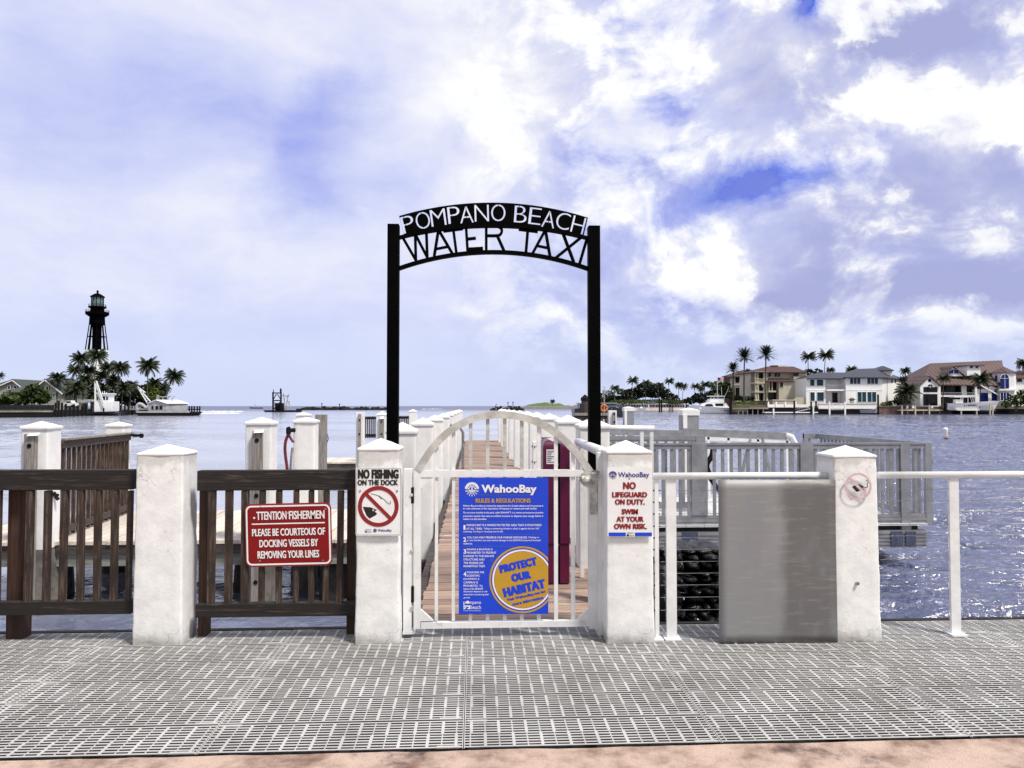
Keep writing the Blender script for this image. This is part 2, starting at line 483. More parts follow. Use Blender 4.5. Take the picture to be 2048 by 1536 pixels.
# ------------------------------------------------------------------ mesh helpers
class MB:
    def __init__(self):
        self.v = []
        self.f = []

    def add(self, vs, fs):
        n = len(self.v)
        self.v += [Vector(p) for p in vs]
        self.f += [tuple(i + n for i in f) for f in fs]
        return self

    def box(self, a, b):
        x0, x1 = sorted((a[0], b[0]))
        y0, y1 = sorted((a[1], b[1]))
        z0, z1 = sorted((a[2], b[2]))
        return self.add([(x0, y0, z0), (x1, y0, z0), (x1, y1, z0), (x0, y1, z0), (x0, y0, z1), (x1, y0, z1), (x1, y1, z1), (x0, y1, z1)],
                        [(0, 3, 2, 1), (4, 5, 6, 7), (0, 1, 5, 4), (1, 2, 6, 5), (2, 3, 7, 6), (3, 0, 4, 7)])

    def pbox(self, px0, py0, px1, py1, Y, dep):
        """box whose front face fills the photo rectangle at depth Y"""
        a, b = P(px0, py1, Y), P(px1, py0, Y)
        return self.box((a.x, Y, a.z), (b.x, Y + dep, b.z))

    def bar(self, p, q, w, h=None, up=(0, 0, 1)):
        """square bar from p to q; w across, h along 'up'"""
        p, q = Vector(p), Vector(q)
        h = w if h is None else h
        d = (q - p).normalized()
        u = Vector(up)
        if abs(d.dot(u)) > .98:
            u = Vector((0, 1, 0))
        s = d.cross(u).normalized() * (w / 2)
        t = s.cross(d).normalized() * (h / 2)
        vs = [p - s - t, p + s - t, p + s + t, p - s + t, q - s - t, q + s - t, q + s + t, q - s + t]
        return self.add(vs, [(0, 1, 2, 3), (7, 6, 5, 4), (0, 4, 5, 1), (1, 5, 6, 2), (2, 6, 7, 3), (3, 7, 4, 0)])

    def tube(self, pts, r, n=10, r2=None):
        pts = [Vector(p) for p in pts]
        rings = []
        u = None
        for i, p in enumerate(pts):
            d = (pts[min(i + 1, len(pts) - 1)] - pts[max(i - 1, 0)]).normalized()
            if u is None:
                u = d.orthogonal().normalized()
            u = (u - d * u.dot(d)).normalized()
            w = d.cross(u)
            rr = r if r2 is None else r + (r2 - r) * i / max(1, len(pts) - 1)
            rings.append([p + (u * math.cos(2 * math.pi * j / n) + w * math.sin(2 * math.pi * j / n)) * rr for j in range(n)])
        vs = [q for g in rings for q in g]
        fs = []
        for i in range(len(rings) - 1):
            for j in range(n):
                fs.append((i * n + j, i * n + (j + 1) % n, (i + 1) * n + (j + 1) % n, (i + 1) * n + j))
        fs.append(tuple(reversed(range(n))))
        fs.append(tuple(range((len(rings) - 1) * n, len(rings) * n)))
        return self.add(vs, fs)

    def lathe(self, c, prof, n=16, a0=0.0):
        """prof: (radius, z) bottom to top, round a vertical axis at c"""
        vs = []
        for (r, z) in prof:
            for j in range(n):
                t = a0 + 2 * math.pi * j / n
                vs.append((c[0] + r * math.cos(t), c[1] + r * math.sin(t), c[2] + z))
        fs = []
        for i in range(len(prof) - 1):
            for j in range(n):
                fs.append((i * n + j, i * n + (j + 1) % n, (i + 1) * n + (j + 1) % n, (i + 1) * n + j))
        fs.append(tuple(reversed(range(n))))
        fs.append(tuple(range((len(prof) - 1) * n, len(prof) * n)))
        return self.add(vs, fs)

    def prism(self, poly, off):
        """poly: ring of points; off: extrusion vector"""
        off = Vector(off)
        a = [Vector(p) for p in poly]
        n = len(a)
        fs = [tuple(range(n)), tuple(reversed(range(n, 2 * n)))]
        for i in range(n):
            j = (i + 1) % n
            fs.append((i, n + i, n + j, j))
        return self.add(a + [p + off for p in a], fs)

    def pprism(self, pts, Y, dep):
        return self.prism([P(x, y, Y) for x, y in pts], (0, dep, 0))

    def strip(self, path, w, Y, dep):
        """flat bar following pixel path, w pixels wide, dep deep (a bent bar in plane Y)"""
        n = len(path)
        L, Rr = [], []
        for i, (x, y) in enumerate(path):
            x0, y0 = path[max(i - 1, 0)]
            x1, y1 = path[min(i + 1, n - 1)]
            dx, dy = x1 - x0, y1 - y0
            q = math.hypot(dx, dy) or 1
            ox, oy = -dy / q * w / 2, dx / q * w / 2
            L.append(P(x + ox, y + oy, Y))
            Rr.append(P(x - ox, y - oy, Y))
        vs = L + Rr + [p + Vector((0, dep, 0)) for p in L] + [p + Vector((0, dep, 0)) for p in Rr]
        fs = []
        for i in range(n - 1):
            a, b, c, d = i, i + 1, n + i + 1, n + i
            fs += [(a, b, c, d), (2 * n + d, 2 * n + c, 2 * n + b, 2 * n + a), (a, 2 * n + a, 2 * n + b, b), (d, c, 2 * n + c, 2 * n + d)]
        fs += [(0, n, 3 * n, 2 * n), (n - 1, 3 * n - 1, 4 * n - 1, 2 * n - 1)]
        return self.add(vs, fs)

    def build(self, name, mat, parent=None, smooth=False, bevel=0.0, normals=True):
        me = bpy.data.meshes.new(name)
        org = Vector((0, 0, 0))
        if parent is not None:
            org = Vector(parent['_o'])
        elif self.v:
            xs, ys, zs = [p.x for p in self.v], [p.y for p in self.v], [p.z for p in self.v]
            org = Vector(((min(xs) + max(xs)) / 2, (min(ys) + max(ys)) / 2, min(zs)))
        me.from_pydata([p - org for p in self.v], [], self.f)
        if normals or bevel:
            bm = bmesh.new()
            bm.from_mesh(me)
            if normals:
                bmesh.ops.recalc_face_normals(bm, faces=bm.faces)
            if bevel:
                es = [e for e in bm.edges if len(e.link_faces) == 2 and e.calc_face_angle(0) > .6]
                bmesh.ops.bevel(bm, geom=es, offset=bevel, segments=2, affect='EDGES', profile=.6)
            bm.to_mesh(me)
            bm.free()
        me.materials.append(MATS[mat])
        if smooth:
            for p in me.polygons:
                p.use_smooth = True
        o = bpy.data.objects.new(name, me)
        COL.objects.link(o)
        if parent is None:
            o.location = org
        else:
            o.parent = parent
        o['_o'] = tuple(org)
        return o


def thing(name, label, cat, loc, group=None):
    o = bpy.data.objects.new(name, None)
    o.empty_display_size = .2
    COL.objects.link(o)
    o.location = loc
    o['_o'] = tuple(loc)
    return tag(o, label, cat, group)


def tag(o, label, cat, group=None):
    o['label'] = label
    o['category'] = cat
    if group:
        o['group'] = group
    return o


def struct(o, kind='structure'):
    o['kind'] = kind
    return o


def copy_tree(o, parent=None):
    c = o.copy()
    COL.objects.link(c)
    if parent is not None:
        c.parent = parent
    for ch in list(o.children):
        copy_tree(ch, c)
    return c


def catmull(pts, n=6):
    out = []
    for i in range(len(pts) - 1):
        p0, p1, p2, p3 = pts[max(i - 1, 0)], pts[i], pts[i + 1], pts[min(i + 2, len(pts) - 1)]
        for j in range(n):
            t = j / n
            out.append(tuple(.5 * ((2 * b) + (-a + c) * t + (2 * a - 5 * b + 4 * c - d) * t * t + (-a + 3 * b - 3 * c + d) * t ** 3)
                             for a, b, c, d in zip(p0, p1, p2, p3)))
    out.append(tuple(pts[-1]))
    return out


_font_cache = {}


def glyphs(s, bold=0.0, shear=0.0, res=3):
    """outline text as (verts2d, faces) normalised to its own bounding box"""
    key = (s, bold, shear, res)
    if key in _font_cache:
        return _font_cache[key]
    cu = bpy.data.curves.new('lettering', 'FONT')
    cu.body = s
    cu.resolution_u = res
    cu.offset = bold
    cu.shear = shear
    cu.space_character = 1.0 + max(0, bold - .015) * 2.6
    o = bpy.data.objects.new('lettering', cu)
    COL.objects.link(o)
    dg = bpy.context.evaluated_depsgraph_get()
    me = bpy.data.meshes.new_from_object(o.evaluated_get(dg))
    vs = [(v.co.x, v.co.y) for v in me.vertices]
    fs = [tuple(p.vertices) for p in me.polygons]
    bpy.data.objects.remove(o)
    bpy.data.curves.remove(cu)
    bpy.data.meshes.remove(me)
    x0, x1 = min(v[0] for v in vs), max(v[0] for v in vs)
    y0, y1 = min(v[1] for v in vs), max(v[1] for v in vs)
    vs = [((x - x0) / (x1 - x0), (y - y0) / (y1 - y0)) for x, y in vs]
    _font_cache[key] = (vs, fs)
    return vs, fs


def ptext(mb, s, px0, py0, px1, py1, Y, bold=0.0, shear=0.0, rot=0.0, ctr=None, fat=0.0):
    """text filling the photo rectangle on plane Y; rot in degrees about ctr (pixels, counter-clockwise)"""
    vs, fs = glyphs(s, bold, shear)
    c, sn = math.cos(R(rot)), math.sin(R(rot))
    ctr = ctr or ((px0 + px1) / 2, (py0 + py1) / 2)
    steps = [0.0] if not fat else [-fat, -fat / 2, 0.0, fat / 2, fat]      # heavy condensed letters: widened stems
    for i, sx in enumerate(steps):
        out = []
        for u, v in vs:
            x, y = px0 + fat + u * (px1 - px0 - 2 * fat) + sx, py1 - v * (py1 - py0)
            dx, dy = x - ctr[0], y - ctr[1]
            out.append(P(ctr[0] + dx * c + dy * sn, ctr[1] - dx * sn + dy * c, Y - .0003 * i))
        mb.add(out, fs)


def rrect(x0, y0, x1, y1, r, n=5):
    pts = []
    for cx, cy, a in ((x1 - r, y0 + r, -90), (x1 - r, y1 - r, 0), (x0 + r, y1 - r, 90), (x0 + r, y0 + r, 180)):
        for i in range(n + 1):
            t = R(a + 90 * i / n)
            pts.append((cx + r * math.cos(t), cy + r * math.sin(t)))
    return pts


def rotpts(pts, deg, c):
    co, si = math.cos(R(deg)), math.sin(R(deg))
    return [(c[0] + (x - c[0]) * co + (y - c[1]) * si, c[1] - (x - c[0]) * si + (y - c[1]) * co) for x, y in pts]


def ringface(mb, outer, inner, Y):
    n = len(outer)
    mb.add([P(x, y, Y) for x, y in outer] + [P(x, y, Y) for x, y in inner], [(i, (i + 1) % n, n + (i + 1) % n, n + i) for i in range(n)])


def circ(cx, cy, r, n=40, a0=0, a1=360):
    return [(cx + r * math.cos(R(a0 + (a1 - a0) * i / n)), cy + r * math.sin(R(a0 + (a1 - a0) * i / n))) for i in range(n)]


def flat(mb, pts, Y):
    mb.add([P(x, y, Y) for x, y in pts], [tuple(range(len(pts)))])
# ------------------------------------------------------------------ setting: water, deck, promenade
WZ = -0.95
import numpy as np


def build_water():
    """wind rippled water: a graded sheet of real waves near the docks, opening into a flat sheet out at sea"""
    rg = np.random.default_rng(3)
    nr, nc = 900, 620
    Y = 4.6 * np.exp(np.linspace(0, math.log(420 / 4.6), nr))
    T = np.linspace(-1, 1, nc)
    YY = np.repeat(Y[:, None], nc, 1)
    XX = T[None, :] * (YY * .95 + 3.0)
    dx = (YY * .95 + 3.0) * 2 / nc
    dyv = YY * (math.log(420 / 4.6) / nr)
    q = XX / (np.abs(YY) + 3.0)
    t = np.clip((q - .12) / .36, 0, 1)
    rw = t * t * (3 - 2 * t)
    patch = np.zeros_like(XX)
    for k in range(7):
        a = rg.uniform(-.5, .5)
        lam = rg.uniform(6, 34)
        patch += np.sin((XX * math.sin(a) * .5 + YY * math.cos(a)) * 6.283 / lam + rg.uniform(0, 6.28)) / 7
    gain = (.78 + .60 * rw) * (1 + 1.1 * patch)
    H = np.zeros_like(XX)
    for k in range(64):
        lam = .13 * (2.6 / .13) ** (k / 63.0)
        a = rg.normal(.35, .50)                      # crests lie roughly across the view, breeze from the right
        kx, ky = math.sin(a) * 6.283 / lam, math.cos(a) * 6.283 / lam
        sl = .040 * (1.15 if lam < .8 else .8)
        fade = np.clip(lam / (2.6 * np.maximum(dx * abs(math.sin(a)) + dyv * abs(math.cos(a)), 1e-4)) - .45, 0, 1)
        ph = kx * XX + ky * YY + rg.uniform(0, 6.28) + .8 * np.sin(XX * rg.uniform(.3, .9) + rg.uniform(0, 6)) + .8 * np.sin(YY * rg.uniform(.3, .9))
        H += np.sin(ph) * (sl * lam / 6.283) * fade
    Z = WZ + H * gain
    V = np.stack([XX, YY, Z], -1).reshape(-1, 3)
    idx = np.arange(nr * nc).reshape(nr, nc)
    F_ = np.stack([idx[:-1, :-1], idx[:-1, 1:], idx[1:, 1:], idx[1:, :-1]], -1).reshape(-1, 4)
    n0 = len(V)
    z = WZ - .06
    ring = np.array([(-12000, -60, z), (12000, -60, z), (12000, 40000, z), (-12000, 40000, z)], float)
    V = np.concatenate([V, ring])
    F_ = np.concatenate([F_, [[n0, n0 + 1, n0 + 2, n0 + 3]]])
    me = bpy.data.meshes.new('water')
    me.vertices.add(len(V))
    me.vertices.foreach_set('co', V.astype(np.float32).ravel())
    me.loops.add(F_.size)
    me.loops.foreach_set('vertex_index', F_.astype(np.int32).ravel())
    me.polygons.add(len(F_))
    me.polygons.foreach_set('loop_start', np.arange(0, F_.size, 4, dtype=np.int32))
    me.polygons.foreach_set('use_smooth', np.ones(len(F_), dtype=bool))
    me.update(calc_edges=True)
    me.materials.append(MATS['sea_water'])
    o = bpy.data.objects.new('water', me)
    COL.objects.link(o)
    return struct(o)


WZ = -0.95
build_water()

DY0 = G(935, 1496).y
ROW, WPAN = 0.31, 1.19
NROW = 6
DY1 = DY0 + NROW * ROW
mb = MB()
x_seam = G(927, 1490).x
for kx in range(-7, 7):
    xa = x_seam + kx * WPAN + .002
    xb = xa + WPAN - .004
    for r in range(NROW):
        ya, yb = DY0 + r * ROW + .0008, DY0 + (r + 1) * ROW - .0008
        pitch = (yb - ya) / 11.0
        bw = .0108
        for i in range(11):
            y = ya + (i + .5) * pitch
            mb.box((xa, y - bw / 2, -.0022), (xb, y + bw / 2, -(.0005 if i % 2 else .0)))
        colw = (xb - xa) / 9
        for hlf in range(2):
            y_a = ya + (0.5 + 5 * hlf) * pitch
            y_b = ya + (5.5 + 5 * hlf) * pitch
            for c in range(9):
                x = xa + (c + (.25 if hlf else .75)) * colw
                mb.box((x - .0070, y_a, -.0018), (x + .0070, y_b, .0008))
                x2 = x + colw / 2
                mb.box((x2 - .003, y_a, -.004), (x2 + .003, y_b, -.0025))
        mb.box((xa, ya, -.003), (xa + .004, yb, .0012))
        mb.box((xb - .004, ya, -.003), (xb, yb, .0012))
        # moulded solid pads by the screw heads
        mb.box((xb - .12, ya + pitch * .25, -.003), (xb - .012, ya + pitch * .85, .0016))
        mb.box((xa + .012, yb - pitch * .85, -.003), (xa + .11, yb - pitch * .25, .0016))
dk = mb.build('deck_grating', 'grate', normals=False)
struct(dk)
mb = MB()
mb.box((-9, DY0 - .02, -.30), (9, DY1 - .01, -.11))  # black sheet added for the shade seen through the slots
for i in range(-14, 15):
    mb.box((i * .6 - .03, DY0, -.112), (i * .6 + .03, DY1 - .02, -.036))
struct(mb.build('joists_and_shade', 'grate_shade'))
mb = MB()
mb.box((-9, DY1, -.25), (9, DY1 + .05, .004))
struct(mb.build('deck_edge', 'dark_wood'))
# promenade concrete, slightly rough sheet running back past the camera, with a ragged lip
mb = MB()
n = 240
vs, fs = [], []
for i in range(n + 1):
    x = -9 + 18 * i / n
    e = DY0 - .016 + noise.noise((x * 3, 0, 0)) * .008 + noise.noise((x * 15, 3, 0)) * .004
    vs += [(x, e, -.1), (x, e, -.004), (x, e - .02, .006 + noise.noise((x * 7, 0, 5)) * .003), (x, e - .5, .008), (x, -14, .008)]
for i in range(n):
    for j in range(4):
        a = i * 5 + j
        fs.append((a, a + 5, a + 6, a + 1))
mb.add(vs, fs)
struct(mb.build('promenade', 'pink_concrete'))


# ------------------------------------------------------------------ plastered concrete posts
def rough_ring(x0, x1, y0, y1, z, seed, amp, cr=.014, ns=6):
    pts = []
    for (ax, ay, bx, by) in ((x0, y0, x1, y0), (x1, y0, x1, y1), (x1, y1, x0, y1), (x0, y1, x0, y0)):
        L = math.hypot(bx - ax, by - ay)
        ts = [cr * .3 / L] + [cr / L + (1 - 2 * cr / L) * i / ns for i in range(ns + 1)] + [1 - cr * .3 / L]
        for t in ts:
            pts.append(Vector((ax + (bx - ax) * t, ay + (by - ay) * t, z)))
    c = Vector(((x0 + x1) / 2, (y0 + y1) / 2, z))
    # pull the two corner points of each side inwards for a worn arris
    m = len(pts) // 4
    for s in range(4):
        for q in (s * m, s * m + m - 1):
            pts[q] = c + (pts[q] - c) * (1 - cr * .30 / max(x1 - x0, .1))
    out = []
    for p in pts:
        d = (p - c)
        d.z = 0
        q = p + Vector((seed * 3.1, seed * 1.7, 0))
        k = noise.noise(q * 5) * amp + noise.noise(q * 17) * amp * .55 + noise.noise(q * 45) * amp * .3
        out.append(p + d.normalized() * k)
    return out


def post_meshes(root, x0, x1, y0, y1, zb, ze, za, seed, amp=.005, over=.000, taper=.010, shaft_mat='plaster', rings=34, stain=None):
    mb = MB()
    rows = []
    for i in range(rings + 1):
        t = i / rings
        z = zb + (ze - zb) * t
        s = taper * (1 - t) - taper * .5
        chip = amp * (1.0 + 1.6 * max(0, 1 - t * 7))
        rows.append(rough_ring(x0 - s, x1 + s, y0 - s, y1 + s, z, seed, chip))
    m = len(rows[0])
    mb.add([p for r in rows for p in r], [(i * m + j, i * m + (j + 1) % m, (i + 1) * m + (j + 1) % m, (i + 1) * m + j) for i in range(rings) for j in range(m)])
    mb.build('shaft', shaft_mat, root, smooth=True)
    mb = MB()
    s = over - taper * .5
    prof = [(0.0, s), (.003, s + .003), (.010 if over < .004 else .022, s + .004), (.018 if over < .004 else .034, s)]
    rows = [rough_ring(x0 - o, x1 + o, y0 - o, y1 + o, ze + .001 + dz, seed + 5, amp * .6) for dz, o in prof]
    c = Vector(((x0 + x1) / 2, (y0 + y1) / 2, 0))
    top = ze + prof[3][0]
    for i in range(1, 6):
        t = i / 6
        rr = []
        for p in rows[3]:
            q = c + (p - c) * (1 - t)
            q.z = top + (za - top) * t + noise.noise(q * 14 + Vector((seed, 0, 0))) * amp * .5
            rr.append(q)
        rows.append(rr)
    vs = [p for r in rows for p in r] + [Vector((c.x, c.y, za))]
    fs = [(i * m + j, i * m + (j + 1) % m, (i + 1) * m + (j + 1) % m, (i + 1) * m + j) for i in range(len(rows) - 1) for j in range(m)]
    k = (len(rows) - 1) * m
    fs += [(k + j, k + (j + 1) % m, len(vs) - 1) for j in range(m)]
    fs.append(tuple(reversed(range(m))))
    mb.add(vs, fs)
    mb.build('cap', 'plaster_white', root, smooth=False)


NEAR = {}


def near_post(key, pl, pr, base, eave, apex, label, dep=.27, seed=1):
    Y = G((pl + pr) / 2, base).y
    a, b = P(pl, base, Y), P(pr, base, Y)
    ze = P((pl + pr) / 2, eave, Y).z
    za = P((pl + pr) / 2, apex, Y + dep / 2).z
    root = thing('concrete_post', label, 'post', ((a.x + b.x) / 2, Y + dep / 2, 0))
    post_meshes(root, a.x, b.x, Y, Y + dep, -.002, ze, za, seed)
    NEAR[key] = Y
    return root


near_post(1, 265, 362, 1290, 912, 888, 'white plastered post standing in the middle of the dark wooden fence, no sign on it', seed=1)
near_post(2, 711, 798, 1287, 902, 876, 'white plastered post that carries the no fishing sign, left of the gate', seed=2)
near_post(3, 1214, 1308, 1287, 908, 880, 'white plastered post that carries the no lifeguard sign, right of the gate', dep=.25, seed=3)
near_post(4, 1671, 1761, 1282, 916, 890, 'white plastered post with a faded pink fish emblem, in the cable railing', seed=4)
# small chipped holes low on the emblem post
Y4 = NEAR[4]

# ------------------------------------------------------------------ dark timber fence, left
FY = 5.10


def fence(x0, x1, balusters, posts, label):
    a, b = P(x0, 940, FY), P(x1, 940, FY)
    root = thing('timber_fence', label, 'fence', ((a.x + b.x) / 2, FY + .05, 0))
    zt, zb = P((x0 + x1) / 2, 941, FY).z, P((x0 + x1) / 2, 981, FY).z
    mb = MB().box((a.x, FY, zb), (b.x, FY + .085, zt))
    mb.build('top_rail', 'dark_wood', root, bevel=.005)
    mb = MB().box((a.x, FY, P(x0, 1236, FY).z), (b.x, FY + .06, P(x0, 1209, FY).z))
    mb.build('bottom_rail', 'dark_wood', root, bevel=.004)
    for (c0, c1) in balusters:
        c = (c0 + c1) / 2
        p, q = P(c, 981, FY + .025), P(c + rnd.uniform(-1.5, 1.5), 1209, FY + .025)
        w = (P(c1, 1000, FY) - P(c0, 1000, FY)).x
        q.x = p.x + rnd.uniform(-.006, .006)
        MB().bar(q, p, w, .04, up=(0, 1, 0)).build('baluster', 'dark_wood_upright', root, bevel=.003)
    for (c0, c1, bot) in posts:
        p, q = P(c0, 990, FY + .062), P(c1, 990, FY + .062)
        MB().box((p.x, FY + .062 + .024, bot), (q.x, FY + .19, zb + .02)).build('post', 'brown_wood', root, bevel=.004)
    return root


bl = [(-25, -12), (-2, 2)]
fence(-330, 266, [(-300, -287), (-266, -253), (-232, -219), (-198, -185), (-164, -151), (-130, -117), (-96, -83), (-62, -49), (-28, -15), (-1, 3),
                  (55, 68), (91, 103), (124, 136), (157, 169), (191, 203), (225, 237), (257, 266)], [(12, 46, -1.6)],
      'dark weathered timber fence left of the plain white post, with the widest brown upright')
fence(394, 713, [(418, 432), (452, 466), (484, 498), (520, 531), (553, 564), (588, 598), (618, 628), (648, 659), (676, 688)], [(396, 412, -.3), (693, 709, -.3)],
      'dark weathered timber fence with the red sign, between two white posts')

# ------------------------------------------------------------------ red sign on the fence
SY = FY - .010
C0 = (577, 1069.5)
RS = 1.3
root = thing('fence_sign', 'red rectangular sign to fishermen screwed onto the dark timber fence', 'sign', P(577, 1134, SY))
mb = MB().prism([P(x, y, SY) for x, y in rotpts(rrect(490.5, 1006.5, 663.5, 1132.5, 12), RS, C0)], (0, .006, 0))
mb.build('board', 'sign_maroon', root)
mb = MB()
flat(mb, rotpts(rrect(494.5, 1011.5, 659, 1128.5, 10), RS, C0), SY - .0012)
mb.build('face', 'sign_red', root)
mb = MB()
ringface(mb, rotpts(rrect(492.5, 1010, 661, 1129.5, 10.5), RS, C0), rotpts(rrect(495.6, 1013.2, 657.8, 1126.2, 8), RS, C0), SY - .0026)
flat(mb, rotpts([(504, 1045.6), (650, 1045.6), (650, 1048), (504, 1048)], RS, C0), SY - .0026)
mb.build('border', 'sign_white', root)
mb = MB()
for s, b in (('TTENTION', (513.5, 1022, 574, 1038.8)), ('FISHERMEN', (578.5, 1022, 650, 1038.8)), ('PLEASE BE COURTEOUS OF', (504, 1056.5, 650.5, 1071.2)),
             ('DOCKING VESSELS BY', (518, 1078.6, 636, 1093.6)), ('REMOVING YOUR LINES', (514, 1101, 637.5, 1116))):
    mb = MB()
    ptext(mb, s, *b, SY - .003, bold=.012, rot=RS, ctr=C0, fat=.4)
    mb.build('lettering', 'sign_white', root)
mb = MB()
flat(mb, rotpts([(507.3, 1032.6), (511, 1032.6), (511, 1036.2), (507.3, 1036.2)], RS, C0), SY - .003)
flat(mb, rotpts(circ(577, 1026, 1.2, 8), RS, C0), SY - .003)
mb.build('print_remains', 'sign_white', root)
for (x, y) in ((521, 1014), (651, 1018), (520, 1122), (646, 1121)):
    c = P(x, y, SY - .004)
    MB().tube([c, c + Vector((0, .006, 0))], .006, 8).build('screw', 'steel', root)

# ------------------------------------------------------------------ no fishing sign
Y2 = NEAR[2]
SY = Y2 - .022
root = thing('dock_sign', 'white sign with a barred red circle over fish and hook, left of the gate', 'sign', P(757, 1071, SY))
MB().prism([P(x, y, SY) for x, y in rrect(711.5, 935.5, 803, 1071.5, 3)], (0, .005, 0)).build('board', 'sign_white', root)
mb = MB()
ringface(mb, rrect(713, 937, 801.5, 1070, 3), rrect(713.5, 937.5, 801, 1069.5, 3), SY - .001)
mb.build('border', 'sign_black', root)
mb = MB()
ptext(mb, 'NO FISHING', 715.4, 938.8, 797.4, 957.6, SY - .002, bold=.03, fat=.9)
mb.build('lettering', 'sign_black', root)
mb = MB()
ptext(mb, 'ON THE DOCK', 714.8, 959.8, 796.4, 970.6, SY - .002, bold=.025, fat=.5)
mb.build('lettering', 'sign_black', root)
cx, cy, ro, ri = 756.6, 1012.8, 40.8, 33.0
mb = MB()
flat(mb, [(725.5, 1013.5), (741, 1014.5), (754, 1020), (749, 1023), (754, 1026.5), (752.5, 1030), (739, 1037), (733, 1031)], SY - .001)
mb.strip(catmull([(741.5, 987.5), (752, 989.8), (760, 993.5), (768, 999), (774, 1005), (778.5, 1008), (781, 1006), (780, 1002)], 4), 1.0, SY - .0015, .0005)
mb.strip([(758.5, 991.5), (763, 998)], 1.4, SY - .0017, .0005)
mb.build('fish_and_hook', 'sign_black', root)
mb = MB()
flat(mb, circ(746.5, 1020.5, 1.6, 10), SY - .002)
mb.build('fish_eye', 'sign_white', root)
mb = MB()
ringface(mb, circ(cx, cy, ro), circ(cx, cy, ri), SY - .0024)
flat(mb, [(cx - 26.5, cy - 21.5), (cx - 21.5, cy - 26.5), (cx + 26.5, cy + 21.5), (cx + 21.5, cy + 26.5)], SY - .0028)
mb.build('barred_circle', 'sign_maroon', root)
mb = MB()
ptext(mb, 'WahooBay', 755.3, 1058, 783.6, 1064.8, SY - .002, bold=.02)
ringface(mb, circ(750, 1061, 3.6, 16), circ(750, 1061, 2.4, 16), SY - .002)
for i in range(6):
    t = i * 60 + 30
    mb.strip([(750, 1061), (750 + 2.6 * math.cos(R(t)), 1061 + 2.6 * math.sin(R(t)))], .8, SY - .0022, .0004)
ptext(mb, 'pompano', 730, 1058.5, 743, 1061.6, SY - .002)
ptext(mb, 'beach', 735, 1062, 743, 1065, SY - .002)
flat(mb, [(730, 1062), (734, 1062), (734, 1065), (730, 1065)], SY - .002)
mb.build('logo', 'sign_navy', root)
for (x, y) in ((720, 982), (794, 982)):
    c = P(x, y, SY - .004)
    MB().tube([c, c + Vector((0, .006, 0))], .007, 8).build('screw', 'steel', root)


def tree_logo(mb, cx, cy, r, Y):
    """round tree emblem: leaf petals above, roots below"""
    for i in range(13):
        t = R(-168 + 156 * i / 12)
        for rr, s in ((.80, .20), (.46, .15)):
            if rr < .6 and i % 2:
                continue
            x, y = cx + r * rr * math.cos(t), cy + r * rr * math.sin(t)
            pts = []
            for j in range(8):
                q = 2 * math.pi * j / 8
                u, v = r * s * math.cos(q), r * s * .48 * math.sin(q)
                pts.append((x + u * math.cos(t) - v * math.sin(t), y + u * math.sin(t) + v * math.cos(t)))
            flat(mb, pts, Y)
    mb.strip([(cx, cy - r * .4), (cx, cy + r * .25)], r * .15, Y, .0004)
    for i in range(7):
        t = R(18 + 144 * i / 6)
        mb.strip([(cx, cy + r * .08), (cx + r * .45 * math.cos(t), cy + r * (.1 + .42 * math.sin(t))), (cx + r * .92 * math.cos(t), cy + r * (.04 + .92 * math.sin(t)))], r * .075, Y - .0002, .0004)
    mb.strip([(cx - r * .9, cy + r * .12), (cx - r * .4, cy + r * .08), (cx, cy + r * .14), (cx + r * .4, cy + r * .08), (cx + r * .9, cy + r * .12)], r * .06, Y - .0003, .0004)


# ------------------------------------------------------------------ no lifeguard sign
Y3 = NEAR[3]
SY = Y3 - .022
root = thing('lifeguard_sign', 'white sign with red no lifeguard warning and a blue bottom band', 'sign', P(1259, 1073, SY))
MB().prism([P(x, y, SY) for x, y in rrect(1215, 935, 1304.5, 1073.5, 2)], (0, .005, 0)).build('board', 'sign_white', root)
mb = MB()
for s, b in (('NO', (1246, 964.2, 1272, 978.6)), ('LIFEGUARD', (1224, 984, 1294.6, 994.8)), ('ON DUTY.', (1229.6, 998.4, 1289.8, 1009.4)), ('SWIM', (1243, 1018, 1276.2, 1028.8)),
             ('AT YOUR', (1232.4, 1033, 1287.8, 1043.6)), ('OWN RISK.', (1227.6, 1047.4, 1294.2, 1058.2))):
    mb = MB()
    ptext(mb, s, *b, SY - .002, bold=.03, fat=.6)
    mb.build('lettering', 'sign_maroon', root)
mb = MB()
ptext(mb, 'WahooBay', 1236.2, 944.2, 1298.6, 957.6, SY - .002, bold=.018)
tree_logo(mb, 1225.6, 950.6, 8.6, SY - .002)
flat(mb, circ(1258.5, 957.5, 1.5, 8), SY - .002)
mb.build('logo', 'sign_navy', root)
mb = MB()
flat(mb, [(1217.5, 1065), (1251.6, 1065), (1251.6, 1072.4), (1217.5, 1072.4)], SY - .002)
mb.build('band', 'sign_blue', root)
mb = MB()
flat(mb, [(1270, 1065), (1303.8, 1065), (1303.8, 1072.4), (1270, 1072.4)], SY - .002)
mb.build('band', 'sign_blue', root)
mb = MB()
ptext(mb, 'pompano', 1254, 1064.6, 1267.6, 1068.4, SY - .002)
ptext(mb, 'beach', 1259, 1068.8, 1267.6, 1072.2, SY - .002)
flat(mb, [(1253.6, 1068.6), (1258, 1068.6), (1258, 1072.4), (1253.6, 1072.4)], SY - .002)
mb.build('badge', 'sign_black', root)

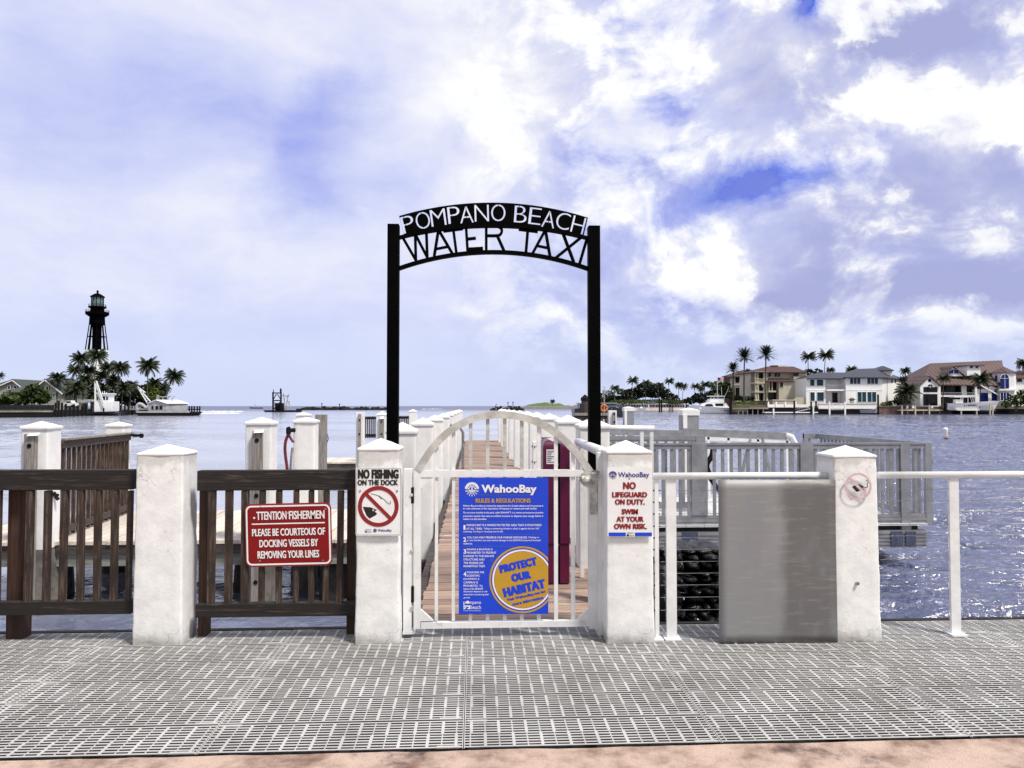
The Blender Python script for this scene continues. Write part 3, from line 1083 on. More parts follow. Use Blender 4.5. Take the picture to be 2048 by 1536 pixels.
# ------------------------------------------------------------------ faded emblem on the far right post
SY = Y4 - .017
root = thing('no_fishing_decal', 'faded pink barred circle with a black fish on the white post', 'sign', P(1716, 1002, SY))
mb = MB()
cx, cy = 1716, 973
mb = MB()
flat(mb, [(1704, 974), (1711, 969), (1719, 968.5), (1726, 972.5), (1729, 974), (1724, 976.5), (1729, 979), (1719, 982), (1713, 984)], SY - .0015)
mb.strip(catmull([(1729, 974), (1732, 975.6), (1735, 973), (1734.4, 968), (1736.5, 964), (1735, 960.5), (1732.6, 962)], 4), 1.6, SY - .0016, .0006)
mb.strip([(1735, 956.5), (1735, 961)], 1.5, SY - .0018, .0006)
mb.build('fish_and_hook', 'sign_black', root)
mb = MB()
ringface(mb, circ(cx, cy, 27.2), circ(cx, cy, 23.0), SY - .0022)
flat(mb, [(cx - 19, cy - 15), (cx - 15, cy - 19), (cx + 19, cy + 15), (cx + 15, cy + 19)], SY - .0026)
mb.build('barred_circle', 'faded_pink', root)
for (x, y, nm) in ((1713, 1166, 'anchor'),):
    c = P(x, y, Y4)
    b = MB().tube([c + Vector((0, -.02, 0)), c + Vector((0, .02, 0))], .011, 10)
    b.build('bolt', 'steel')
    tag(bpy.data.objects['bolt'], 'small rusty bolt sticking out low on the emblem post', 'bolt')

# ------------------------------------------------------------------ gate
GY = 5.08
GD = .045
gb = P(1010, 1257, GY)
gate = thing('gate', 'white metal gate with an arched top and upright bars', 'gate', (gb.x, GY + .02, 0))
mb = MB()
mb.pbox(827, 939, 842, 1258, GY, GD)
mb.pbox(1178, 958, 1195, 1258, GY, GD)
mb.pbox(842, 1241, 1178, 1258, GY + .001, GD - .002)
mb.pbox(842, 939.5, 1184, 954.5, GY + .001, GD - .002)
for pts in ([(841, 1219), (841, 1242), (867, 1242)], [(1179, 1216), (1179, 1242), (1152, 1242)], [(841, 977), (841, 953), (868, 953)], [(1179, 980), (1179, 953), (1150, 953)]):
    mb.pprism(pts, GY + .006, GD - .012)
mb.build('frame', 'white_metal', gate)
arch = [(835, 941), (843, 929), (860, 903), (879, 880), (907, 857), (940, 839.5), (971, 831.5), (1001.5, 829.4), (1035, 832.5), (1066, 841), (1096, 855), (1127, 878), (1154, 907), (1171, 930), (1184, 949)]
MB().strip(catmull(arch, 5), 14.5, GY - .004, GD + .008).build('arch', 'grimy_shaded_metal', gate)


def arch_y(x):
    for (xa, ya), (xb, yb) in zip(arch, arch[1:]):
        if xa <= x <= xb:
            return ya + (yb - ya) * (x - xa) / (xb - xa)
    return 900


for i in range(10):
    x = 690 + (540 + 100.9 * (i - 1)) / 2.953
    w = 3.6
    if 848 < x < 1172:
        MB().pbox(x - w, arch_y(x) + 4, x + w, 940, GY + .012, .022).build('baluster', 'grimy_shaded_metal' if i in (3, 4, 5, 6) else 'white_metal', gate)
    if 860 < x < 1160:
        MB().pbox(x - w, 954, x + w, 1241.5, GY + .012, .022).build('baluster', 'white_metal', gate)
mb = MB()
mb.pbox(1180, 968, 1195, 1029, GY - .012, .012)
mb.build('latch_plate', 'worn_metal', gate, bevel=.002)
mb = MB()
a, b = P(1163, 957, GY - .02), P(1198, 955, GY - .02)
mb.tube([a, b], .018, 10)
mb.lathe(P(1172, 966, GY - .02), [(.02, 0), (.03, .012), (.03, .03), (.02, .045)], 12)
mb.lathe(P(1188, 962, GY - .028), [(.016, 0), (.022, .01), (.022, .05), (.012, .06)], 12)
mb.pprism([(1158, 960), (1164, 946), (1176, 941), (1199, 941), (1199, 958), (1184, 972), (1168, 972)], GY - .006, .02)
mb.build('latch', 'worn_metal', gate, bevel=.002)
for y in (990, 1188):
    mb = MB().pbox(822, y - 15, 828, y + 17, GY - .006, .03)
    mb.build('hinge', 'rubber_black', gate)

for (x0, x1, t, b_, nm, lab) in ((806, 824, 938, 1271, 'hinge_post', 'white square metal upright on the hinge side of the gate'),
                                 (1196.5, 1211.5, 905, 1273, 'latch_post', 'white square metal upright on the latch side of the gate')):
    a = P((x0 + x1) / 2, b_, GY + .05)
    root = thing('gate_upright', lab, 'gate post', (a.x, GY + .08, 0))
    MB().pbox(x0, t, x1, b_ - 8, GY - .005, .07).build('tube', 'white_metal', root, bevel=.003)
    bx = x1 - 1 if nm == 'hinge_post' else x1 + 1
    ys_ = (990, 1102, 1217)
    for y in ys_:
        mb = MB()
        c = P(bx, y, GY - .012)
        mb.tube([c, c + Vector((0, .03, 0))], .011, 8)
        mb.pbox(bx - 4, y - 6, bx + 5, y + 6, GY - .003, .02)
        mb.build('bolt', 'worn_metal', root)
    MB().pbox(x0 - 1, b_ - 8, x1 + 1, b_ - 2, GY - .008, .08).build('foot', 'white_metal', root)

# ------------------------------------------------------------------ blue rules sign on the gate
SY = GY - .010
root = thing('rules_sign', 'blue rules sign with a gold disc, fixed to the bars of the gate', 'sign', P(1007, 1228, SY))
SX0, SX1, SYT, SYB = 917.5, 1096.5, 955.5, 1228
MB().prism([P(*p, SY) for p in ((SX0, SYT), (SX1, SYT), (SX1, SYB), (SX0, SYB))], (0, .006, 0)).build('board', 'sign_blue', root)
zc = lambda x, y: (910 + x / 5.297, 950 + y / 5.297)


def ztext(mb, s, x0, y0, x1, y1, bold=.0, shear=0.0, rot=0.0, fat=0.0):
    a, b = zc(x0, y0), zc(x1, y1)
    ptext(mb, s, a[0], a[1], b[0], b[1], SY - .002, bold=bold, shear=shear, rot=rot, fat=fat)


def wave(mb, x0, x1, y, w=.45):
    a, b = zc(x0, y), zc(x1, y)
    n_ = int((x1 - x0) / 7)
    mb.strip([(a[0] + (b[0] - a[0]) * i / n_, a[1] + math.sin(i * .95) * .85) for i in range(n_ + 1)], w, SY - .0016, .0004)


mb = MB()
ztext(mb, 'WahooBay', 278, 103, 865, 214, bold=.022, fat=.5)
for s, b, bo, sh in (
        ('Wahoo Bay provides an immersive experience for all park visitors and its purpose is', (85, 316, 935, 341), .012, .2),
        ('to raise awareness of the importance of keeping our oceans and reefs healthy.', (85, 345, 868, 370), .012, .2),
        ('The structure installed at this park, called SEAHIVE\u2122, is a marine and estuarine shoreline', (85, 388, 935, 413), .012, .2),
        ('protection system that uses an artificial structure to disperse wave energy before it', (85, 424, 935, 450), .012, .2),
        ('makes it to the shoreline.', (85, 456, 335, 476), .012, .2),
        ('1', (90, 530, 110, 580), .03, 0), ('WAHOO BAY IS A MARINE PROTECTED AREA THAT IS MONITORED', (120, 519, 917, 542), .012, 0),
        ('AT ALL TIMES:', (120, 558, 290, 580), .012, 0), ('Taking or possessing animals or plants is against the law. NO', (305, 557, 890, 582), .008, .2),
        ('collecting, touching or harassing marine life.', (85, 590, 510, 612), .01, .2),
        ('2', (88, 658, 118, 708), .03, 0), ('YOU CAN HELP PRESERVE OUR MARINE RESOURCES.', (125, 651, 765, 672), .012, 0), ('Climbing on', (775, 651, 890, 675), .008, .2),
        ('or over the fence can cause serious damage to the SEAHIVE Structures if touched/', (125, 682, 910, 706), .01, .2), ('walked on.', (88, 716, 185, 736), .01, .2),
        ('3', (90, 785, 118, 835), .03, 0), ('FISHING & BOATING IS', (125, 778, 398, 798), .012, 0), ('PROHIBITED TO PREVENT', (125, 812, 437, 834), .012, 0),
        ('DAMAGE TO THE SEAHIVE', (90, 848, 412, 870), .012, 0), ('STRUCTURES AND', (90, 884, 312, 906), .012, 0), ('THE MARINE LIFE', (90, 920, 300, 942), .012, 0),
        ('INHABITING THEM', (90, 954, 316, 977), .012, 0),
        ('4', (90, 1025, 120, 1075), .03, 0), ('TOUCHING THE', (125, 1020, 308, 1042), .012, 0), ('SCIENTIFIC', (125, 1056, 265, 1078), .012, 0),
        ('EQUIPMENT &', (90, 1092, 258, 1114), .012, 0), ('CAMERAS IS', (90, 1127, 243, 1149), .012, 0), ('PROHIBITED:', (90, 1162, 245, 1184), .012, 0), ('The', (258, 1163, 292, 1184), .01, .2),
        ('future of the SEAHIVE', (90, 1195, 298, 1216), .01, .2), ('Structures depends on the', (90, 1225, 343, 1248), .01, .2), ('researchers monitoring their', (90, 1256, 362, 1280), .01, .2),
        ('growth.', (90, 1290, 160, 1312), .01, .2)):
    ztext(mb, s, *b, bold=bo, shear=sh)
mb.build('lettering', 'sign_white', root)
mb = MB()
a = zc(180, 152)
tree_logo(mb, a[0], a[1], 15.0, SY - .002)
mb.build('emblem', 'sign_white', root)
mb = MB()
ztext(mb, 'p', 90, 1342, 118, 1378, .0)
ztext(mb, 'mpano', 150, 1342, 275, 1378, .0)
flat(mb, circ(*zc(134, 1348), 3.1, 16), SY - .002)
ztext(mb, 'beach', 168, 1380, 275, 1420, .0)
flat(mb, [zc(90, 1382), zc(162, 1382), zc(162, 1421), zc(128, 1421), zc(150, 1398), zc(120, 1392), zc(90, 1404)], SY - .002)
flat(mb, [zc(90, 1410), zc(112, 1402), zc(124, 1404), zc(104, 1421), zc(90, 1421)], SY - .002)
ztext(mb, "Florida's Warmest Welcome", 90, 1430, 275, 1442, .0)
mb.build('logo', 'sign_white', root)
mb = MB()
for x0, x1, y in ((250, 810, 212), (90, 925, 495), (85, 935, 632), (90, 620, 757), (90, 265, 1000)):
    wave(mb, x0, x1, y)
for x, y, r in ((386, 900, 3.0), (492, 805, 1.2), (940, 792, 1.5)):
    q = zc(x, y)
    ringface(mb, circ(*q, r, 14), circ(*q, r * .8, 14), SY - .0016)
mb.build('wave_lines', 'glass_lens', root)
mb = MB()
ztext(mb, 'RULES & REGULATIONS', 217, 248, 800, 294, bold=.02, fat=.35)
mb.build('heading', 'sign_gold', root)


def clipdisc(pts):
    return [(min(x, SX1 - .2), min(y, SYB - .2)) for x, y in pts]


dc = zc(716, 1110)
mb = MB()
flat(mb, clipdisc(circ(*dc, 56.5, 90)), SY - .0014)
ringface(mb, clipdisc(circ(*dc, 66.8, 90)), clipdisc(circ(*dc, 63.2, 90)), SY - .0014)
mb.build('disc', 'sign_gold', root)
mb = MB()
ringface(mb, clipdisc(circ(*dc, 60.6, 90)), clipdisc(circ(*dc, 57.2, 90)), SY - .0020)
mb.build('disc_ring', 'sign_white', root)
mb = MB()
ztext(mb, 'PROTECT', 463, 912, 873, 998, bold=.05, rot=13, fat=1.1)
ztext(mb, 'OUR', 592, 1030, 808, 1116, bold=.05, rot=12, fat=1.1)
ztext(mb, 'HABITAT', 503, 1150, 962, 1246, bold=.05, rot=13, fat=1.1)
ztext(mb, 'Visit WahooBay.net for', 545, 1262, 968, 1300, bold=.02, rot=13, fat=.3)
ztext(mb, 'more information', 603, 1316, 938, 1350, bold=.02, rot=13, fat=.3)
mb.build('slogan', 'sign_blue', root)

# ------------------------------------------------------------------ arch sign over the gate
AY = 5.95
ax = P(988, 700, AY)
arch_root = thing('entrance_arch', 'tall black metal archway lettered water taxi, standing behind the gate', 'arch', (ax.x, AY + .05, 0))
AD = .095
for x0, x1, t, b_ in ((774, 797, 447, 912), (1178, 1201, 450.5, 912)):
    zt = P(x0, t, AY).z
    MB().box((P(x0, 600, AY).x, AY, -.30), (P(x1, 600, AY).x, AY + AD, zt)).build('upright', 'black_metal', arch_root, bevel=.003)
z3 = lambda x, y: (760 + x / 4.452, 380 + y / 4.452)


def arc3(pts, n_=26):
    """circle through three pixel points, sampled left to right"""
    (ax_, ay_), (bx_, by_), (cx_, cy_) = pts
    d_ = 2 * (ax_ * (by_ - cy_) + bx_ * (cy_ - ay_) + cx_ * (ay_ - by_))
    ux = ((ax_ ** 2 + ay_ ** 2) * (by_ - cy_) + (bx_ ** 2 + by_ ** 2) * (cy_ - ay_) + (cx_ ** 2 + cy_ ** 2) * (ay_ - by_)) / d_
    uy = ((ax_ ** 2 + ay_ ** 2) * (cx_ - bx_) + (bx_ ** 2 + by_ ** 2) * (ax_ - cx_) + (cx_ ** 2 + cy_ ** 2) * (bx_ - ax_)) / d_
    r_ = math.hypot(ax_ - ux, ay_ - uy)
    t0, t1 = math.atan2(ay_ - uy, ax_ - ux), math.atan2(cy_ - uy, cx_ - ux)
    return [(ux + r_ * math.cos(t0 + (t1 - t0) * i / n_), uy + r_ * math.sin(t0 + (t1 - t0) * i / n_)) for i in range(n_ + 1)]


MB().strip(arc3([(796, 536.5), z3(985, 549), (1179, 537.5)]), 7.2, AY + .02, .05).build('lower_bar', 'black_metal', arch_root)
MB().strip(arc3([(796, 474.5), z3(985, 314), (1179, 476)]), 6.0, AY + .02, .05).build('middle_bar', 'black_metal', arch_root)
mb, mb_ = MB(), MB()
SW = 5.6
for a, b, w in (((200, 418), (318, 622), SW), ((312, 385), (318, 622), SW * .95), ((312, 388), (420, 598), SW), ((412, 368), (420, 598), SW),
                ((520, 350), (482, 585), SW), ((520, 350), (642, 560), SW), ((500, 522), (612, 500), 4.5),
                ((562, 360), (738, 337), 7.0), ((652, 345), (680, 560), SW),
                ((765, 310), (780, 545), SW), ((768, 322), (912, 314), 6), ((775, 434), (854, 426), 5.2), ((782, 528), (918, 520), 7.5),
                ((946, 312), (946, 545), SW), ((1040, 395), (1108, 545), SW),
                ((1236, 343), (1407, 364), 7.0), ((1318, 340), (1300, 560), SW),
                ((1474, 352), (1355, 570), SW), ((1474, 352), (1516, 592), SW), ((1405, 495), (1500, 514), 4.5),
                ((1630, 380), (1727, 640), SW), ((1792, 420), (1568, 600), SW), ((1842, 440), (1775, 668), SW)):
    (mb if a[0] < 1150 else mb_).strip([z3(*a), z3(*b)], w, AY + .03 + rnd.uniform(0, .004), .03)
mb.strip([z3(*p) for p in catmull([(945, 322), (1030, 320), (1070, 330), (1086, 362), (1068, 396), (1030, 404), (945, 404)], 4)], 5.2, AY + .0305, .03)
mb.build('welded_word', 'black_metal', arch_root)
mb_.build('welded_word', 'black_metal', arch_root)


def arch_panel():
    """steel plate with the first line cut through it"""
    top = arc3([z3(165, 220), z3(985, 100), z3(1858, 235)], 40)
    bot = arc3([z3(212, 392), z3(985, 318), z3(1818, 405)], 40)
    loops = [top + bot[::-1]]
    brid = []
    for ch, x, y, w, rot in (('P', 243, 292, 112, 14), ('O', 378, 258, 128, 10), ('M', 515, 232, 136, 8), ('P', 655, 210, 108, 6), ('A', 770, 206, 122, 4),
                             ('N', 906, 193, 128, 1.5), ('O', 1055, 190, 128, -1), ('B', 1255, 203, 112, -4), ('E', 1385, 220, 110, -7), ('A', 1508, 248, 118, -9), ('C', 1637, 265, 124, -11), ('H', 1772, 298, 116, -14)):
        vs, fs = glyphs(ch, bold=-.010, res=5)
        cnt = {}
        for f in fs:
            for i in range(len(f)):
                e = (f[i], f[(i + 1) % len(f)])
                cnt[e] = 1
        nxt = {a: b for a, b in cnt if (b, a) not in cnt}
        while nxt:
            s0 = next(iter(nxt))
            lp, q = [], s0
            while q in nxt:
                lp.append(q)
                q = nxt.pop(q)
            pts = []
            for i in lp:
                u, v = vs[i]
                dx, dy = (u - .5) * w, -(v - .5) * 152
                c_, s_ = math.cos(R(rot)), math.sin(R(rot))
                pts.append(z3(x + dx * c_ + dy * s_, y - dx * s_ + dy * c_))
            loops.append(pts)
        if ch in 'POAB':
            ox = -w * .02 if ch in 'OA' else -w * .16
            c_, s_ = math.cos(R(rot)), math.sin(R(rot))
            q0, q1 = ((ox, -78), (ox, 78)) if ch != 'A' else ((ox, -78), (ox, 46))
            brid.append([z3(x + a * c_ + b * s_, y - a * s_ + b * c_) for a, b in (q0, q1)])
    cu = bpy.data.curves.new('name_plate', 'CURVE')
    cu.dimensions = '2D'
    cu.fill_mode = 'BOTH'
    cu.extrude = .006
    for lp in loops:
        sp = cu.splines.new('POLY')
        pp = [P(x, y, AY) for x, y in lp]
        sp.points.add(len(pp) - 1)
        for s, p in zip(sp.points, pp):
            s.co = (p.x, p.z, 0, 1)
        sp.use_cyclic_u = True
    o = bpy.data.objects.new('tmp', cu)
    COL.objects.link(o)
    dg = bpy.context.evaluated_depsgraph_get()
    me = bpy.data.meshes.new_from_object(o.evaluated_get(dg))
    mb = MB()
    mb.add([(v.co.x, AY + .045 - v.co.z, v.co.y) for v in me.vertices], [tuple(p.vertices) for p in me.polygons])
    bpy.data.objects.remove(o)
    mb.build('name_plate', 'black_metal', arch_root, normals=False)
    mb = MB()
    for b in brid:
        mb.strip(b, 1.2, AY + .041, .008)
    mb.build('stencil_bridges', 'black_metal', arch_root)


arch_panel()

# ------------------------------------------------------------------ cable railing, right
RY = 4.98


def cable_rail(x0, x1, posts, label, skip=None):
    zt = P(1500, 951.5, RY).z
    a, b = P(x0, 951, RY), P(x1, 951, RY)
    root = thing('cable_railing', label, 'railing', ((a.x + b.x) / 2, RY, 0))
    MB().tube([(a.x, RY, zt), (b.x, RY, zt)], .0235, 16).build('handrail', 'white_metal', root, smooth=True)
    px = []
    for (c0, c1, bot) in posts:
        p, q = P(c0, 1000, RY), P(c1, 1000, RY)
        px.append((p.x + q.x) / 2)
        mb = MB().box((p.x, RY - .006, 0.0), (q.x, RY + .016, zt - .015))
        mb.box((p.x - .02, RY - .05, 0.0005), (q.x + .02, RY + .06, .012))
        mb.build('stanchion', 'white_metal', root, bevel=.002)
    yy = [978, 1001, 1024, 1048, 1071, 1094, 1118, 1141, 1164, 1188, 1213]
    for y in yy:
        z = P(1905, y, RY).z
        MB().tube([(a.x + .01, RY + .005, z), (b.x - .01, RY + .005, z)], .0022, 6).build('cable', 'steel', root, smooth=True)
    mb = MB()
    for x in px:
        for y in yy:
            z = P(1905, y, RY).z
            mb.tube([(x - .022, RY + .005, z), (x + .022, RY + .005, z)], .006, 6)
    if px:
        mb.build('cable_fittings', 'rubber_black', root)
    return root


cable_rail(1306, 1672, [(1309, 1317, 0), (1332, 1352, 0)], 'white cable railing between the no lifeguard post and the faded emblem post')
cable_rail(1756, 2500, [(1898, 1917, 0), (2300, 2319, 0)], 'white cable railing right of the faded emblem post, open water behind it')

# grey panel added in place of a blurred smear beside the emblem post
BY = RY - .060
a = P(1560, 1285, BY)
root = thing('smear_panel', 'tall plain grey panel added in place of a blurred smear on the deck left of the emblem post', 'screen', (a.x, BY, 0))
def sheet(x0, x1, top, Y0, Y1, mat, name):
    p0, p1 = P(x0, top, Y0), P(x1, top, Y1)
    vs, fs, n1, n2 = [], [], 14, 18
    for i in range(n1 + 1):
        for j in range(n2 + 1):
            t, u = i / n1, j / n2
            x = p0.x + (p1.x - p0.x) * t
            z = .003 + (p0.z - .003) * u
            y = Y0 + (Y1 - Y0) * t + noise.noise((x * 2.0, z * 1.6, 3)) * .012
            vs.append((x, y, z))
    m_ = n2 + 1
    for i in range(n1):
        for j in range(n2):
            fs.append((i * m_ + j, (i + 1) * m_ + j, (i + 1) * m_ + j + 1, i * m_ + j + 1))
    k_ = len(vs)
    vs += [(x, y + .02, z) for x, y, z in vs]
    fs += [tuple(reversed([i + k_ for i in f])) for f in fs]
    for i in range(n1):
        fs.append((i * m_, k_ + i * m_, k_ + (i + 1) * m_, (i + 1) * m_))
        fs.append((i * m_ + n2, (i + 1) * m_ + n2, k_ + (i + 1) * m_ + n2, k_ + i * m_ + n2))
    for j in range(n2):
        fs.append((j, j + 1, k_ + j + 1, k_ + j))
        fs.append((n1 * m_ + j, k_ + n1 * m_ + j, k_ + n1 * m_ + j + 1, n1 * m_ + j + 1))
    mb = MB().add(vs, fs)
    mb.build(name, mat, root, smooth=True)


sheet(1438, 1671, 960, RY - .115, RY - .130, 'smear_sheet', 'panel')

# black block added to stand in for shaded dark water behind the railing
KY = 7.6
root = thing('dark_water_block', 'black layered block added in place of shaded dark water between the railing and the grey panel', 'block', P(1400, 1250, KY))
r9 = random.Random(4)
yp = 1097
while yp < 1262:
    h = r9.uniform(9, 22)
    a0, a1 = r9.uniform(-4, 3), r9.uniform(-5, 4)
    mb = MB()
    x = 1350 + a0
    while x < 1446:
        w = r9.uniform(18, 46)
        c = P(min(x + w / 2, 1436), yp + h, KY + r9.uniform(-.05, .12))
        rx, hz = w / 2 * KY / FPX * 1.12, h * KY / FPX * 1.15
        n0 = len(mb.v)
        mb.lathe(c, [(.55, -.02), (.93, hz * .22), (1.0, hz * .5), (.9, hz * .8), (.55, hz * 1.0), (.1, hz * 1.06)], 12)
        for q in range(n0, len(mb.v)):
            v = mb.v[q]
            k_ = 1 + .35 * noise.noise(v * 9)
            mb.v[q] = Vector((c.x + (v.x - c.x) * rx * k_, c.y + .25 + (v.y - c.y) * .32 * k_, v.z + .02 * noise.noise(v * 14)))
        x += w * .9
    mb.build('layer', 'shaded_water_black', root, smooth=True)
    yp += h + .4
# ------------------------------------------------------------------ boardwalk pier behind the gate
EDGE_L, EDGE_R = -.40, 1.06
PY0, PY1 = DY1 + .06, 34.0
root = thing('boardwalk', 'long brown plank boardwalk running out from the gate over the water', 'boardwalk', (.3, PY0, -.4))
mb = MB()
y = PY0
while y < PY1:
    w = .138
    x0, x1 = EDGE_L - rnd.uniform(.0, .03), EDGE_R + rnd.uniform(0, .03)
    dz = rnd.uniform(-.004, .003)
    mb.box((x0, y, -.045 + dz), (x1, y + w, -.006 + dz))
    y += .147
mb.build('decking', 'plank', root)
for x in (EDGE_L - .05, .3, EDGE_R + .05):
    MB().box((x - .05, PY0 + .02, -.33), (x + .05, PY1 - .05, -.052)).build('beam', 'beam_wood', root)
MB().box((EDGE_L - .68, AY - .04, -.52), (EDGE_R + .55, AY + .14, -.335)).build('cross_beam', 'beam_wood', root)
yy = 6.3
while yy < PY1:
    MB().box((EDGE_L - .55, yy, -.55), (EDGE_R + .55, yy + .12, -.335)).build('cross_beam', 'beam_wood', root)
    yy += 2.9

proto = {}


def pier_post(x, y, w, ze, za, zb, label, group=None, stain=True, mat='plaster_white', nm='pier_post'):
    """white sleeved pile with a pyramid cap, its foot stained by the tide"""
    key = (round(w, 2), round(ze, 2), round(za, 2), round(zb, 2), mat)
    if key in proto:
        o = copy_tree(proto[key])
        o.location = (x, y, WZ)
        o['label'] = label
    else:
        o = thing(nm, label, 'post', (x, y, WZ))
        post_meshes(o, x - w / 2, x + w / 2, y - w / 2, y + w / 2, zb, ze, za, seed=rnd.uniform(0, 50), amp=.004, over=.010, taper=.004, shaft_mat=mat, rings=14)
        if stain:
            MB().lathe((x, y, 0), [(w * .64, -2.2), (w * .68, WZ - .02), (w * .66, WZ + .2), (w * .62, zb + .004)], 4, a0=R(45)).build('stained_foot', 'piling_stain', o)
        proto[key] = o
    if group:
        o['group'] = group
    return o


ORD = ['nearest', 'second', 'third', 'fourth', 'fifth', 'sixth', 'seventh', 'eighth', 'ninth', 'tenth', 'eleventh']
GL, GR = 'white posts along the left of the boardwalk', 'white posts along the right of the boardwalk'
for i, y in enumerate((7.15, 9.95, 12.9, 16.2, 19.4, 22.8, 26.4, 30.0, 33.4)):
    pier_post(-.685, y, .27, 1.29, 1.40, -.55, '%s capped post from the gate on the left side of the boardwalk' % ORD[i], GL)
for i, y in enumerate((7.35, 9.3, 11.6, 14.0, 16.6, 19.4, 22.4, 25.6, 29.0, 32.6)):
    pier_post(1.155, y, .30, 1.33, 1.44, -.55, '%s capped post from the gate on the right side of the boardwalk' % ORD[i], GR)
# white lining boards on the right hand posts
for i, y in enumerate((9.0, 10.4, 12.7)):
    root = thing('lining_board', 'white bolted board lining the right of the boardwalk, %s from the gate' % ORD[i], 'board', (1.0, y, 0))
    MB().box((.985, y - .02, -.03), (1.035, y + .24, .98 - i * .02)).build('board', 'plaster_white', root)
    mb = MB()
    for z in (.25, .6, .86):
        mb.tube([(1.05, y + .1, z), (.965, y + .1, z)], .013, 8)
        mb.tube([(1.01, y - .032, z), (1.01, y + .1, z)], .013, 8)
    mb.build('bolts', 'rubber_black', root)
# grab hoop on the boardwalk
c = P(924, 935, 18.5)
b = MB().tube([(c.x + .02, 18.5, 0.0), (c.x + .02, 18.5, .9), (c.x - .05, 18.5, 1.02), (c.x - .16, 18.5, 1.08), (c.x - .3, 18.5, 1.08)], .035, 8).build('ladder_rail', 'steel')
tag(b, 'grey bent pipe handhold standing on the left of the boardwalk', 'handrail')

# ------------------------------------------------------------------ magenta cabinet on the boardwalk
MY = 6.55
root = thing('locker', 'tall narrow magenta plastic locker with a black seam on the boardwalk', 'locker', P(1110, 1160, MY))


def shell(x0, x1, y0, y1, z0, z1, r, name, mat):
    mb = MB()
    prof = []
    for i in range(7):
        t = R(90 * i / 6)
        prof.append((r * (1 - math.cos(t)), z1 - r + r * math.sin(t)))
    sec = [(0, z0)] + [(a, z) for a, z in prof]
    vs = []
    for a, z in sec:
        vs += [(x0 + a * .8, y0 + a, z), (x1 - a * .8, y0 + a, z), (x1 - a * .8, y1, z), (x0 + a * .8, y1, z)]
    n = len(sec)
    fs = [(i * 4 + j, i * 4 + (j + 1) % 4, (i + 1) * 4 + (j + 1) % 4, (i + 1) * 4 + j) for i in range(n - 1) for j in range(4)]
    fs += [(3, 2, 1, 0), tuple((n - 1) * 4 + i for i in range(4))]
    mb.add(vs, fs)
    return mb.build(name, mat, root, bevel=.006)


ztop, zmid = P(1110, 880, MY).z, P(1110, 1089, MY).z
xa, xb, xc, xd = P(1086, 1000, MY).x, P(1111, 1000, MY).x, P(1120, 1000, MY).x, P(1140, 1000, MY).x
shell(xa, xb, MY, MY + .42, zmid + .004, ztop, .07, 'door', 'magenta')
shell(xc, xd, MY, MY + .42, zmid + .004, ztop, .07, 'body', 'magenta')
MB().box((xa + .004, MY + .012, 0.0), (xb, MY + .42, zmid)).build('lower_door', 'magenta', root, bevel=.004)
MB().box((xc, MY + .012, 0.0), (xd - .004, MY + .42, zmid)).build('lower_body', 'magenta', root, bevel=.004)
MB().box((xb + .0005, MY + .03, .01), (xc - .0005, MY + .40, ztop - .03)).build('seam', 'rubber_black', root)
la, lb = P(1093, 928, MY - .003), P(1109, 899, MY - .003)
MB().box((la.x, MY - .003, la.z), (lb.x, MY - .0005, lb.z)).build('notice', 'sign_white', root)
mb = MB()
for i in range(7):
    z = lb.z - .014 - i * .016
    mb.box((la.x + .006, MY - .0045, z - .003), (lb.x - .006 - .012 * (i % 3), MY - .0032, z + .003))
mb.build('notice_print', 'sign_black', root)
for x, y in ((1116, 929), (1116, 1090), (1114, 1157)):
    q = P(x, y, MY + .01)
    MB().tube([q, q + Vector((0, .03, 0))], .010, 8).build('screw', 'steel', root)

# white pipe handrails by the gate
a, b = P(1156, 884, 6.9), P(1203, 903, 5.16)
root = thing('pipe_handrail', 'short white pipe handrail sloping down to the latch side of the gate', 'handrail', ((a.x + b.x) / 2, 6, 0))
MB().tube([a, b], .036, 14).build('pipe', 'white_metal', root, smooth=True)
mb = MB()
mb.bar((a.x + .02, a.y - .1, a.z - .02), (a.x + .02, a.y - .1, 0), .035)
mb.build('support', 'white_metal', root)
a, b = P(1150, 855, 9.2), P(1308, 857, 9.2)
root = thing('pipe_handrail', 'level white pipe handrail ending over the grey platform, right of the archway', 'handrail', ((a.x + b.x) / 2, 9.2, -.3))
MB().tube([a, b], .036, 14).build('pipe', 'white_metal', root, smooth=True)
for px in (1283.5, 1303):
    q = P(px, 860, 9.2)
    MB().box((q.x - .02, 9.18, -.3), (q.x + .02, 9.22, q.z)).build('support', 'white_metal', root)

# ------------------------------------------------------------------ wooden finger docks on the left
def finger(x0, x1, y0, y1, z, label, back=True):
    root = thing('finger_dock', label, 'dock', ((x0 + x1) / 2, y0, WZ))
    mb = MB()
    x = x0
    while x < x1 - .01:
        mb.box((x, y0 + rnd.uniform(-.012, .012), z - .045), (min(x + .14, x1), y1, z + rnd.uniform(-.003, .003)))
        x += .147
    mb.build('decking', 'pale_plank', root)
    MB().box((x0, y0 + .02, z - .165), (x1, y0 + .075, z - .047)).build('rim_board', 'beam_wood', root)
    MB().box((x0, y0 + .05, z - .315), (x1, y0 + .16, z - .168)).build('beam', 'beam_green', root)
    MB().box((x0, y1 - .14, z - .26), (x1, y1 - .04, z - .05)).build('beam', 'beam_wood', root)
    mb = MB()
    for i in range(int((x1 - x0) / 1.3)):
        xx = x0 + .5 + i * 1.3
        mb.box((xx, y0 + .17, z - .25), (xx + .06, y1 - .15, z - .048))
    mb.build('joists', 'beam_wood', root)
    return root


FZ = -.12
finger(-6.6, -.85, 9.55, 12.3, FZ, 'near plank dock behind the dark timber fence, joining the boardwalk from the left')
finger(-5.0, -.85, 22.6, 24.6, FZ, 'far plank dock joining the boardwalk from the left, behind the uncapped timber pile')
